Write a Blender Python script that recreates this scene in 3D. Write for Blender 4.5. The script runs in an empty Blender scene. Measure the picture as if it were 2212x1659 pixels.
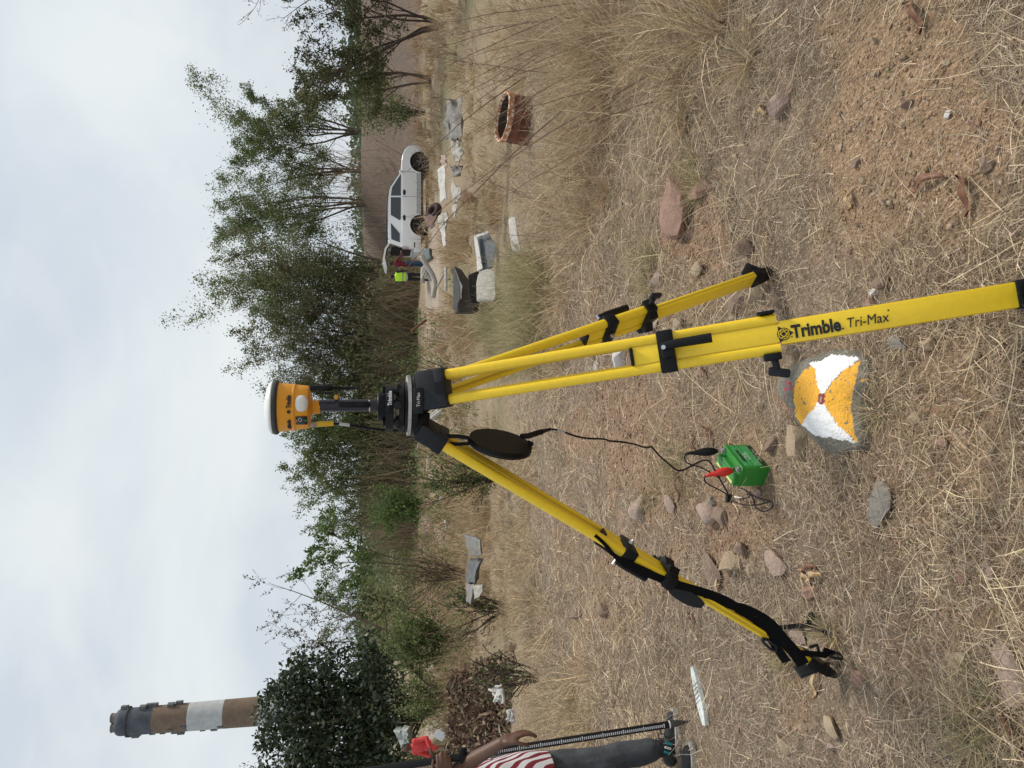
import bpy, bmesh, math, random
import numpy as np
from mathutils import Vector, Matrix, noise as mnoise
from math import radians as R, sin, cos, tan, atan, pi

sc = bpy.context.scene
rng = np.random.default_rng(7)
random.seed(7)
C = sc.collection

# ------------------------------------------------------------------ camera, sky, sun, exposure
CAMH = 1.5
PITCH = R(10.9)
FPX = 1591.0                       # focal length, in units of a 2212 x 1659 picture
cam_d = bpy.data.cameras.new('camera')
cam = bpy.data.objects.new('camera', cam_d)
C.objects.link(cam)
sc.camera = cam
cam_d.sensor_width = 36.0
cam_d.lens = FPX / 2212.0 * 36.0
cam_d.clip_start = 0.05
cam_d.clip_end = 8000
FWD = Vector((0, cos(PITCH), -sin(PITCH)))
DWN = Vector((0, -sin(PITCH), -cos(PITCH)))
RGT = Vector((1, 0, 0))
# the phone is held on its side: picture right = down, picture up = world +X
m = Matrix.Identity(4)
for i, v in enumerate((DWN, RGT, -FWD)):
    m[0][i], m[1][i], m[2][i] = v.x, v.y, v.z
m.translation = Vector((0, 0, CAMH))
cam.matrix_world = m

SUN_EL, SUN_AZ = R(55), R(60)      # azimuth east of the view direction (+Y)
w = bpy.data.worlds.new("World")
sc.world = w
w.use_nodes = True
nt = w.node_tree
nt.nodes.clear()
N = nt.nodes.new
L = nt.links.new
out = N('ShaderNodeOutputWorld'); bg = N('ShaderNodeBackground')
sky = N('ShaderNodeTexSky'); sky.sky_type = 'NISHITA'; sky.sun_disc = False
sky.sun_elevation = SUN_EL; sky.sun_rotation = SUN_AZ
sky.air_density = 1.2; sky.dust_density = 3.0
tc = N('ShaderNodeTexCoord'); mp = N('ShaderNodeMapping'); mp.inputs['Scale'].default_value = (1, 1, 2.2)
L(tc.outputs['Generated'], mp.inputs['Vector'])
n1 = N('ShaderNodeTexNoise'); n1.inputs['Scale'].default_value = 1.7; n1.inputs['Detail'].default_value = 7; n1.inputs['Roughness'].default_value = .5; n1.inputs['Distortion'].default_value = .5
L(mp.outputs[0], n1.inputs['Vector'])
n2 = N('ShaderNodeTexNoise'); n2.inputs['Scale'].default_value = 3.6; n2.inputs['Detail'].default_value = 8; n2.inputs['Roughness'].default_value = .55; n2.inputs['Distortion'].default_value = .8
L(mp.outputs[0], n2.inputs['Vector'])
cr = N('ShaderNodeValToRGB'); e = cr.color_ramp.elements
e[0].position = .33; e[0].color = (.475, .535, .63, 1)
e[1].position = .68; e[1].color = (.72, .77, .79, 1)
L(n1.outputs[0], cr.inputs[0])
cr2 = N('ShaderNodeValToRGB'); e = cr2.color_ramp.elements
e[0].position = .48; e[0].color = (0, 0, 0, 1)
e[1].position = .72; e[1].color = (1, 1, 1, 1)
L(n2.outputs[0], cr2.inputs[0])
mxa = N('ShaderNodeMix'); mxa.data_type = 'RGBA'
fm = N('ShaderNodeMath'); fm.operation = 'MULTIPLY'; fm.inputs[1].default_value = .5
L(cr2.outputs[0], fm.inputs[0]); L(fm.outputs[0], mxa.inputs[0]); L(cr.outputs[0], mxa.inputs[6]); mxa.inputs[7].default_value = (.80, .82, .80, 1)
sm = N('ShaderNodeVectorMath'); sm.operation = 'SCALE'; sm.inputs['Scale'].default_value = .6
L(sky.outputs[0], sm.inputs[0])
cm = N('ShaderNodeVectorMath'); cm.operation = 'SCALE'; cm.inputs['Scale'].default_value = 6.0   # clouds, brought to the sky texture's scale
L(mxa.outputs[2], cm.inputs[0])
mxb = N('ShaderNodeMix'); mxb.data_type = 'RGBA'; mxb.inputs[0].default_value = .93
L(sm.outputs[0], mxb.inputs[6]); L(cm.outputs[0], mxb.inputs[7])
L(mxb.outputs[2], bg.inputs[0]); bg.inputs[1].default_value = .1
L(bg.outputs[0], out.inputs[0])

sun_d = bpy.data.lights.new('sun', 'SUN'); sun_d.energy = 1.5; sun_d.angle = R(10); sun_d.color = (1, .93, .82)
sun = bpy.data.objects.new('sun', sun_d); C.objects.link(sun)
sd = Vector((sin(SUN_AZ) * cos(SUN_EL), cos(SUN_AZ) * cos(SUN_EL), sin(SUN_EL)))
sun.rotation_euler = sd.to_track_quat('Z', 'Y').to_euler()
sc.view_settings.view_transform = 'Standard'
sc.view_settings.look = 'None'
sc.view_settings.exposure = 0.92
sc.view_settings.gamma = 1.0

# ------------------------------------------------------------------ helpers: places
def ray(xd, yd):
    return FWD + DWN * ((xd - 1106) / FPX) + RGT * ((829.5 - yd) / FPX)

def at(xd, yd, Y):
    """the point at distance Y (world y) seen at picture place xd, yd of the 2212-wide photograph"""
    d = ray(xd, yd)
    return Vector((0, 0, CAMH)) + d * (Y / d.y)

def proj(p):
    q = Vector(p) - Vector((0, 0, CAMH))
    dep = q.dot(FWD)
    return 1106 + q.dot(DWN) / dep * FPX, 829.5 - q.x / dep * FPX, dep

def projn(P):
    q = P - np.array([0, 0, CAMH])
    dep = q @ np.array(FWD)
    dep = np.where(dep < .05, .05, dep)
    return 1106 + (q @ np.array(DWN)) / dep * FPX, 829.5 - q[:, 0] / dep * FPX

def ss(a, b, x):
    t = np.clip((x - a) / (b - a), 0, 1)
    return t * t * (3 - 2 * t)

_T = np.random.default_rng(3).random((256, 256))
def vnoise(x, y):
    xi = np.floor(x).astype(int); yi = np.floor(y).astype(int)
    fx = x - xi; fy = y - yi
    fx = fx * fx * (3 - 2 * fx); fy = fy * fy * (3 - 2 * fy)
    a = _T[xi % 256, yi % 256]; b = _T[(xi + 1) % 256, yi % 256]
    c = _T[xi % 256, (yi + 1) % 256]; d = _T[(xi + 1) % 256, (yi + 1) % 256]
    return (a * (1 - fx) + b * fx) * (1 - fy) + (c * (1 - fx) + d * fx) * fy - .5

def height(x, y):
    x = np.asarray(x, float); y = np.asarray(y, float)
    z = -.95 * ss(3.0, 15.0, y)
    r = np.hypot(x, y)
    z = z + vnoise(x * .35 + 9, y * .35) * .16 * ss(3, 9, r)
    z = z + vnoise(x * 2.1 + 3, y * 2.1) * .05
    z = z + vnoise(x * 7 + 31, y * 7) * .022 * ss(60, 20, r)
    z = z + vnoise(x * 23, y * 23 + 11) * .010 * ss(20, 8, r)
    # earth mound behind the car
    z = z + 2.95 * ss(35.5, 43, y) * ss(6.5, 12.5, x + (y - 38) * .1) * ss(140, 80, y)
    z = z + 1.0 * ss(90, 220, y)
    return z

def H(x, y):
    return float(height(np.array([x]), np.array([y]))[0])

_TT = .5 * 1.012 ** np.arange(0, 560)
def gp(xd, yd, lift=0.0):
    """the place on the ground seen at xd, yd"""
    d = ray(xd, yd)
    t = _TT
    for _ in range(3):
        below = CAMH + d.z * t < height(d.x * t, d.y * t)
        k = int(np.argmax(below))
        if not below[k]: return Vector((0, 0, CAMH)) + d * 400
        a, b = t[max(k - 1, 0)], t[k]
        t = np.linspace(a, b, 24)
    q = d * b
    return Vector((q.x, q.y, H(q.x, q.y) + lift))

# ------------------------------------------------------------------ helpers: materials
def mat(name, col=(.5, .5, .5), rough=.6, metal=0, spec=.5, noise=0, nscale=30, bump=0, bscale=80, attr=None, transl=0, vary=0, dirt=None, coat=0):
    m = bpy.data.materials.new(name)
    m.use_nodes = True
    nt = m.node_tree; n = nt.nodes; l = nt.links
    b = n['Principled BSDF']
    b.inputs['Roughness'].default_value = rough
    b.inputs['Metallic'].default_value = metal
    b.inputs['Specular IOR Level'].default_value = spec
    b.inputs['Coat Weight'].default_value = coat
    b.inputs['Base Color'].default_value = (*col, 1)
    src = None
    if attr:
        a = n.new('ShaderNodeAttribute'); a.attribute_name = attr
        src = a.outputs['Color']
    tcn = n.new('ShaderNodeTexCoord')
    if noise:
        nn = n.new('ShaderNodeTexNoise'); nn.inputs['Scale'].default_value = nscale; nn.inputs['Detail'].default_value = 6
        nn.inputs['Roughness'].default_value = .65
        l.new(tcn.outputs['Object'], nn.inputs['Vector'])
        mr = n.new('ShaderNodeMapRange'); mr.inputs[1].default_value = .3; mr.inputs[2].default_value = .7
        mr.inputs[3].default_value = 1 - noise; mr.inputs[4].default_value = 1 + noise
        l.new(nn.outputs[0], mr.inputs[0])
        vm = n.new('ShaderNodeVectorMath'); vm.operation = 'SCALE'
        if src: l.new(src, vm.inputs[0])
        else: vm.inputs[0].default_value = col
        l.new(mr.outputs[0], vm.inputs['Scale'])
        src = vm.outputs[0]
    if dirt:
        dn = n.new('ShaderNodeTexNoise'); dn.inputs['Scale'].default_value = dirt[1]; dn.inputs['Detail'].default_value = 8
        dn.inputs['Roughness'].default_value = .7
        l.new(tcn.outputs['Object'], dn.inputs['Vector'])
        dr = n.new('ShaderNodeMapRange'); dr.inputs[1].default_value = dirt[2]; dr.inputs[2].default_value = dirt[3]
        l.new(dn.outputs[0], dr.inputs[0])
        mx = n.new('ShaderNodeMix'); mx.data_type = 'RGBA'
        l.new(dr.outputs[0], mx.inputs[0])
        if src: l.new(src, mx.inputs[6])
        else: mx.inputs[6].default_value = (*col, 1)
        mx.inputs[7].default_value = (*dirt[0], 1)
        src = mx.outputs[2]
    if src: l.new(src, b.inputs['Base Color'])
    if bump:
        bn = n.new('ShaderNodeTexNoise'); bn.inputs['Scale'].default_value = bscale; bn.inputs['Detail'].default_value = 5
        l.new(tcn.outputs['Object'], bn.inputs['Vector'])
        bb = n.new('ShaderNodeBump'); bb.inputs['Strength'].default_value = bump; bb.inputs['Distance'].default_value = .01
        l.new(bn.outputs[0], bb.inputs['Height']); l.new(bb.outputs[0], b.inputs['Normal'])
    if transl:
        t = n.new('ShaderNodeBsdfTranslucent'); mxs = n.new('ShaderNodeMixShader'); mxs.inputs[0].default_value = transl
        if src: l.new(src, t.inputs[0])
        else: t.inputs[0].default_value = (*col, 1)
        l.new(b.outputs[0], mxs.inputs[1]); l.new(t.outputs[0], mxs.inputs[2])
        l.new(mxs.outputs[0], n['Material Output'].inputs[0])
    return m

# ------------------------------------------------------------------ helpers: meshes
class MB:
    def __init__(s): s.v = []; s.f = []; s.c = []
    def add(s, vs, fs):
        k = len(s.v); s.v += [tuple(v) for v in vs]; s.f += [tuple(i + k for i in f) for f in fs]; return s
    def box(s, c, size, M=None, bev=0):
        x, y, z = (a / 2 for a in size)
        if bev:
            b = min(bev, x * .9, y * .9, z * .9)
            vs = []; 
            bm = bmesh.new(); bmesh.ops.create_cube(bm, size=1)
            for v in bm.verts: v.co = Vector((v.co.x * 2 * x, v.co.y * 2 * y, v.co.z * 2 * z))
            bmesh.ops.bevel(bm, geom=bm.edges[:] , offset=b, segments=2, affect='EDGES', profile=.5)
            bm.verts.index_update()
            vs = [v.co.copy() for v in bm.verts]; fs = [[v.index for v in f.verts] for f in bm.faces]; bm.free()
        else:
            vs = [Vector((i * x, j * y, k * z)) for i in (-1, 1) for j in (-1, 1) for k in (-1, 1)]
            fs = [(0, 1, 3, 2), (4, 6, 7, 5), (0, 4, 5, 1), (2, 3, 7, 6), (0, 2, 6, 4), (1, 5, 7, 3)]
        if M is not None: vs = [M @ v for v in vs]
        return s.add([Vector(c) + v for v in vs], fs)
    def tube(s, pts, r, seg=8, cap=True, flat=None):
        pts = [Vector(p) for p in pts]
        n = len(pts)
        rs = r if isinstance(r, (list, tuple)) else [r] * n
        t0 = (pts[1] - pts[0]).normalized()
        u = t0.orthogonal().normalized()
        vs = []
        for i, p in enumerate(pts):
            t = (pts[min(i + 1, n - 1)] - pts[max(i - 1, 0)])
            t = t.normalized() if t.length > 1e-9 else t0
            u = (u - t * u.dot(t))
            u = u.normalized() if u.length > 1e-6 else t.orthogonal().normalized()
            q = t.cross(u)
            for k in range(seg):
                a = 2 * pi * k / seg
                vs.append(p + (u * cos(a) + q * sin(a)) * rs[i])
        fs = [(i * seg + k, i * seg + (k + 1) % seg, (i + 1) * seg + (k + 1) % seg, (i + 1) * seg + k) for i in range(n - 1) for k in range(seg)]
        if cap: fs += [tuple(range(seg))[::-1], tuple((n - 1) * seg + k for k in range(seg))]
        return s.add(vs, fs)
    def lathe(s, prof, c=(0, 0, 0), M=None, seg=32, cap=True):
        """prof: list of (r, z)"""
        vs = []
        for (r, z) in prof:
            for k in range(seg):
                a = 2 * pi * k / seg
                v = Vector((r * cos(a), r * sin(a), z))
                vs.append(Vector(c) + (M @ v if M is not None else v))
        n = len(prof)
        fs = [(i * seg + k, i * seg + (k + 1) % seg, (i + 1) * seg + (k + 1) % seg, (i + 1) * seg + k) for i in range(n - 1) for k in range(seg)]
        if cap: fs += [tuple(range(seg))[::-1], tuple((n - 1) * seg + k for k in range(seg))]
        return s.add(vs, fs)
    def prism(s, poly, d, M=None, c=(0, 0, 0)):
        """poly in the xy plane, from z=0 to d"""
        n = len(poly)
        vs = [Vector((p[0], p[1], 0)) for p in poly] + [Vector((p[0], p[1], d)) for p in poly]
        if M is not None: vs = [M @ v for v in vs]
        vs = [Vector(c) + v for v in vs]
        return s.add(vs, [tuple(range(n))[::-1], tuple(range(n, 2 * n))] + [(i, (i + 1) % n, (i + 1) % n + n, i + n) for i in range(n)])
    def ribbon(s, pts, wd, nrm, th=.0025):
        pts = [Vector(p) for p in pts]; n = len(pts)
        ws = wd if isinstance(wd, (list, tuple)) else [wd] * n
        ns = nrm if isinstance(nrm, list) else [nrm] * n
        vs = []
        for i, p in enumerate(pts):
            t = (pts[min(i + 1, n - 1)] - pts[max(i - 1, 0)]).normalized()
            nn = Vector(ns[i]); side = t.cross(nn).normalized(); nn = side.cross(t).normalized()
            a = side * ws[i] / 2; b = nn * th / 2
            vs += [p - a - b, p + a - b, p + a + b, p - a + b]
        fs = [(i * 4 + k, i * 4 + (k + 1) % 4, i * 4 + 4 + (k + 1) % 4, i * 4 + 4 + k) for i in range(n - 1) for k in range(4)]
        fs += [(3, 2, 1, 0), tuple((n - 1) * 4 + k for k in range(4))]
        return s.add(vs, fs)
    def build(s, name, material, parent=None, smooth=False, loc=None):
        me = bpy.data.meshes.new(name)
        vs = s.v
        if loc is not None:
            vs = [(v[0] - loc[0], v[1] - loc[1], v[2] - loc[2]) for v in vs]
        me.from_pydata(vs, [], s.f)
        fix_normals(me)
        return link(name, me, material, parent, smooth, loc)

def fix_normals(me):
    bm = bmesh.new(); bm.from_mesh(me)
    bmesh.ops.recalc_face_normals(bm, faces=bm.faces[:])
    bm.to_mesh(me); bm.free()

def link(name, me, material, parent=None, smooth=False, loc=None):
    me.materials.append(material)
    if smooth is True: me.shade_smooth()
    elif smooth:
        me.shade_smooth(); me.set_sharp_from_angle(angle=R(smooth))
    o = bpy.data.objects.new(name, me)
    C.objects.link(o)
    if loc is not None: o.location = loc
    if parent is not None: setpar(o, parent)
    return o

def setpar(o, p):
    o.parent = p
    o.matrix_parent_inverse = wm(p).inverted()

def wm(o):
    M = Matrix.LocRotScale(o.location, o.rotation_euler, o.scale) if o is not cam else o.matrix_world
    if o.parent: M = wm(o.parent) @ o.matrix_parent_inverse @ M
    return M

def tag(o, label=None, cat=None, group=None, kind=None):
    if label: o['label'] = label
    if cat: o['category'] = cat
    if group: o['group'] = group
    if kind: o['kind'] = kind
    return o

def thing(name, loc, label, cat, group=None, rz=0):
    o = bpy.data.objects.new(name, None)
    C.objects.link(o); o.location = loc; o.rotation_euler = (0, 0, rz)
    o.empty_display_size = .1
    return tag(o, label, cat, group)

def npmesh(name, V, F, material, cols=None, parent=None, smooth=False, loc=None):
    """V (n,3) float, F (m,k) int array, cols (n,3)"""
    me = bpy.data.meshes.new(name)
    V = np.asarray(V, dtype=np.float32)
    if loc is not None: V = V - np.array(loc, dtype=np.float32)
    F = np.asarray(F, dtype=np.int32)
    k = F.shape[1]
    me.vertices.add(len(V)); me.vertices.foreach_set('co', V.ravel())
    me.loops.add(F.size); me.loops.foreach_set('vertex_index', F.ravel())
    me.polygons.add(len(F)); me.polygons.foreach_set('loop_start', np.arange(0, F.size, k, dtype=np.int32))
    me.update(calc_edges=True); me.validate()
    if cols is not None:
        a = me.color_attributes.new('col', 'FLOAT_COLOR', 'POINT')
        cc = np.ones((len(V), 4), dtype=np.float32); cc[:, :3] = cols
        a.data.foreach_set('color', cc.ravel())
    return link(name, me, material, parent, smooth, loc)

def text(name, s, material, origin, xdir, ydir, size, parent, bold=0.0, depth=.0006, align='CENTER', shear=0, fit=None):
    cu = bpy.data.curves.new(name, 'FONT'); cu.body = s; cu.size = size; cu.align_x = align; cu.align_y = 'CENTER'
    cu.extrude = depth; cu.offset = bold; cu.shear = shear; cu.resolution_u = 4
    tmp = bpy.data.objects.new(name + '_tmp', cu); C.objects.link(tmp)
    dg = bpy.context.evaluated_depsgraph_get()
    me = bpy.data.meshes.new_from_object(tmp.evaluated_get(dg))
    bpy.data.objects.remove(tmp); bpy.data.curves.remove(cu)
    squeeze = 1.0
    if fit:
        xs = [v.co.x for v in me.vertices]; squeeze = fit / (max(xs) - min(xs))
    x = Vector(xdir).normalized(); y = Vector(ydir); y = (y - x * y.dot(x)).normalized(); z = x.cross(y)
    M = Matrix(((x.x * squeeze, y.x, z.x, origin[0]), (x.y * squeeze, y.y, z.y, origin[1]), (x.z * squeeze, y.z, z.z, origin[2]), (0, 0, 0, 1)))
    me.transform(M)
    me.materials.clear()
    return link(name, me, material, parent)

def basis(x, y=None, z=None):
    """3x3 whose columns are the given axes (orthonormal)"""
    return Matrix(((x[0], y[0], z[0]), (x[1], y[1], z[1]), (x[2], y[2], z[2])))

def voxel(name, prims, vox, material, parent=None, disp=0, dscale=12, smooth_it=2, cut=None):
    """one continuous surface from overlapping tapered limbs and ellipsoids"""
    mb = MB()
    for p in prims:
        if p[0] == 'c':      # capsule a, b, ra, rb
            _, a, b, ra, rb = p
            a = Vector(a); b = Vector(b); d = (b - a)
            t = d.normalized() if d.length > 1e-6 else Vector((0, 0, 1))
            pts, rs = [], []
            for k in range(4, 0, -1):
                an = pi / 2 * k / 4
                pts.append(a - t * ra * sin(an)); rs.append(max(ra * cos(an), ra * .05))
            for k in range(0, 5): pts.append(a + d * k / 4); rs.append(ra + (rb - ra) * k / 4)
            for k in range(1, 5):
                an = pi / 2 * k / 4
                pts.append(b + t * rb * sin(an)); rs.append(max(rb * cos(an), rb * .05))
            mb.tube(pts, rs, 14)
        elif p[0] == 'e':    # ellipsoid centre, (rx,ry,rz), 3x3
            _, c, rr, M = p
            pr = [(max(cos(a), .03), sin(a)) for a in np.linspace(-pi / 2, pi / 2, 11)]
            vs0 = MB(); vs0.lathe(pr, seg=18)
            vv = [Vector((v[0] * rr[0], v[1] * rr[1], v[2] * rr[2])) for v in vs0.v]
            if M is not None: vv = [M @ v for v in vv]
            mb.add([Vector(c) + v for v in vv], vs0.f)
    me = bpy.data.meshes.new(name + '_raw'); me.from_pydata(mb.v, [], mb.f); fix_each(me, mb)
    tmp = bpy.data.objects.new(name + '_raw', me); C.objects.link(tmp)
    r = tmp.modifiers.new('r', 'REMESH'); r.mode = 'VOXEL'; r.voxel_size = vox
    s_ = tmp.modifiers.new('s', 'SMOOTH'); s_.iterations = smooth_it; s_.factor = .6
    dg = bpy.context.evaluated_depsgraph_get()
    out = bpy.data.meshes.new_from_object(tmp.evaluated_get(dg))
    bpy.data.objects.remove(tmp); bpy.data.meshes.remove(me)
    if disp:
        for v in out.vertices:
            q = v.co * dscale
            n_ = mnoise.noise(Vector((q.x, q.y, q.z * .6))) + .5 * mnoise.noise(Vector((q.x * 2.3, q.y * 2.3, q.z * 1.2)))
            v.co += v.normal * n_ * disp
    if cut:
        bm = bmesh.new(); bm.from_mesh(out)
        for (co, no) in cut:
            bmesh.ops.bisect_plane(bm, geom=bm.verts[:] + bm.edges[:] + bm.faces[:], plane_co=co, plane_no=no, clear_outer=True)
        bm.to_mesh(out); bm.free()
    out.name = name
    out.materials.clear()
    return link(name, out, material, parent, True)

def fix_each(me, mb):
    fix_normals(me)

# ------------------------------------------------------------------ helpers: strands and leaves
def strands(base, d0, ln, wd, droop, cols, nseg=3, curl=.3, r=rng, taper=.25):
    """ribbons: base (n,3), d0 (n,3) start direction, ln/wd (n,), droop (n,) bend towards the ground"""
    n = len(base)
    d = d0 / np.linalg.norm(d0, axis=1, keepdims=True)
    side = np.cross(d, r.normal(size=(n, 3))); side /= np.linalg.norm(side, axis=1, keepdims=True) + 1e-9
    bend = r.normal(size=(n, 3)) * curl
    P = base.copy(); V = []
    for k in range(nseg + 1):
        f = k / nseg
        ww = (wd * (1 - (1 - taper) * f) / 2)[:, None]
        V.append(P - side * ww); V.append(P + side * ww)
        d = d + bend / nseg + np.array([0, 0, -1.0]) * (droop / nseg)[:, None]
        d /= np.linalg.norm(d, axis=1, keepdims=True)
        P = P + d * (ln / nseg)[:, None]
    V = np.stack(V, 1)                   # n, 2(nseg+1), 3
    k2 = 2 * (nseg + 1)
    idx = np.arange(n)[:, None, None] * k2
    q = np.array([[2 * k, 2 * k + 1, 2 * k + 3, 2 * k + 2] for k in range(nseg)])[None]
    F = (idx + q).reshape(-1, 4)
    return V.reshape(-1, 3), F, np.repeat(cols, k2, axis=0)

def merge(parts):
    V = []; F = []; Cc = []; k = 0
    for v, f, c in parts:
        V.append(v); F.append(f + k); Cc.append(c); k += len(v)
    return np.concatenate(V), np.concatenate(F), np.concatenate(Cc)

def leafquads(P, size, cols, r=rng, aspect=.45, updir=.3):
    n = len(P)
    a = r.normal(size=(n, 3)); a[:, 2] -= updir; a /= np.linalg.norm(a, axis=1, keepdims=True)
    b = np.cross(a, r.normal(size=(n, 3))); b /= np.linalg.norm(b, axis=1, keepdims=True)
    s = size[:, None]
    V = np.stack([P, P + a * s * .5 + b * s * aspect * .5, P + a * s, P + a * s * .5 - b * s * aspect * .5], 1).reshape(-1, 3)
    F = np.arange(n * 4).reshape(-1, 4)
    return V, F, np.repeat(cols, 4, axis=0)

def pick(pal, n, r=rng, jit=.12):
    pal = np.array(pal)
    c = pal[r.integers(0, len(pal), n)] * (1 + r.normal(size=(n, 1)) * jit) * (1 + r.normal(size=(n, 3)) * jit * .25)
    return np.clip(c, .01, .9)

# ================================================================== GROUND
M_ground = bpy.data.materials.new('dry_soil'); M_ground.use_nodes = True
def ground_nodes():
    nt = M_ground.node_tree; n = nt.nodes; l = nt.links
    b = n['Principled BSDF']; b.inputs['Roughness'].default_value = .95; b.inputs['Specular IOR Level'].default_value = .15
    t = n.new('ShaderNodeTexCoord'); a = n.new('ShaderNodeAttribute'); a.attribute_name = 'col'
    def nz(s, d=6, ro=.6):
        x = n.new('ShaderNodeTexNoise'); x.inputs['Scale'].default_value = s; x.inputs['Detail'].default_value = d; x.inputs['Roughness'].default_value = ro
        l.new(t.outputs['Object'], x.inputs['Vector']); return x
    def mr(src, a0, a1, b0, b1):
        x = n.new('ShaderNodeMapRange'); x.inputs[1].default_value = a0; x.inputs[2].default_value = a1; x.inputs[3].default_value = b0; x.inputs[4].default_value = b1
        l.new(src, x.inputs[0]); return x.outputs[0]
    big = nz(2.6, 6, .7); fine = nz(55, 5, .75); mid = nz(13, 6, .7)
    v = n.new('ShaderNodeTexVoronoi'); v.inputs['Scale'].default_value = 110; l.new(t.outputs['Object'], v.inputs['Vector'])
    m1 = n.new('ShaderNodeMath'); m1.operation = 'MULTIPLY'; l.new(mr(fine.outputs[0], .3, .7, .68, 1.32), m1.inputs[0]); l.new(mr(mid.outputs[0], .3, .7, .74, 1.26), m1.inputs[1])
    m2 = n.new('ShaderNodeMath'); m2.operation = 'MULTIPLY'; l.new(m1.outputs[0], m2.inputs[0]); l.new(mr(big.outputs[0], .3, .7, .82, 1.15), m2.inputs[1])
    sc_ = n.new('ShaderNodeVectorMath'); sc_.operation = 'SCALE'; l.new(a.outputs['Color'], sc_.inputs[0]); l.new(m2.outputs[0], sc_.inputs['Scale'])
    # single grains of paler and redder grit
    mx = n.new('ShaderNodeMix'); mx.data_type = 'RGBA'
    grit = n.new('ShaderNodeSeparateColor'); l.new(v.outputs['Color'], grit.inputs[0])
    l.new(mr(grit.outputs[0], .86, .93, 0, .6), mx.inputs[0]); l.new(sc_.outputs[0], mx.inputs[6]); mx.inputs[7].default_value = (.46, .36, .28, 1)
    mx2 = n.new('ShaderNodeMix'); mx2.data_type = 'RGBA'
    l.new(mr(grit.outputs[1], .86, .93, 0, .55), mx2.inputs[0]); l.new(mx.outputs[2], mx2.inputs[6]); mx2.inputs[7].default_value = (.17, .11, .085, 1)
    l.new(mx2.outputs[2], b.inputs['Base Color'])
    bb = n.new('ShaderNodeBump'); bb.inputs['Strength'].default_value = .8; bb.inputs['Distance'].default_value = .012
    ad = n.new('ShaderNodeMath'); ad.operation = 'ADD'; l.new(fine.outputs[0], ad.inputs[0]); l.new(v.outputs['Distance'], ad.inputs[1])
    l.new(ad.outputs[0], bb.inputs['Height']); l.new(bb.outputs[0], b.inputs['Normal'])
ground_nodes()

# patches of bare soil, in picture places (projected on the ground once, then fixed to it)
BARE = [(1500, 1180, 60, 60, .6), (1650, 1100, 60, 60, .6), (1900, 1180, 90, 90, .55), (1100, 1100, 40, 90, .5), (1350, 1200, 60, 60, .6), (1780, 420, 60, 120, .5), (1420, 1040, 130, 70, .75), (1180, 1180, 60, 90, .5), (1700, 1500, 50, 90, .5), (1290, 700, 50, 60, .5), (1750, 880, 60, 50, .6), (2170, 1250, 60, 160, .7), (1230, 1400, 60, 90, .6), (1990, 230, 230, 300, 1), (1500, 500, 70, 110, .9), (2120, 900, 110, 230, .85), (1990, 1000, 90, 120, .6), (1590, 1130, 60, 110, .9), (1560, 640, 60, 60, .5),
        (1300, 930, 150, 90, .85), (1480, 900, 110, 60, .6), (2050, 1400, 110, 130, .6), (1300, 1300, 90, 110, .55), (1850, 700, 60, 60, .4), (1620, 1010, 60, 60, .5), (1330, 860, 130, 50, .6)]
def bare(x, y):
    P = np.stack([x, y, np.zeros_like(x) - .02], 1)
    X, Y = projn(P)
    X = X + vnoise(x * 5 + 50, y * 5) * 120; Y = Y + vnoise(x * 5, y * 5 + 70) * 120
    m_ = np.zeros_like(X)
    for cx, cy, rx, ry, s in BARE:
        d = ((X - cx) / rx) ** 2 + ((Y - cy) / ry) ** 2
        m_ = np.maximum(m_, s * ss(1.35, .5, d))
    return np.where(y > .3, m_, .4)

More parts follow.
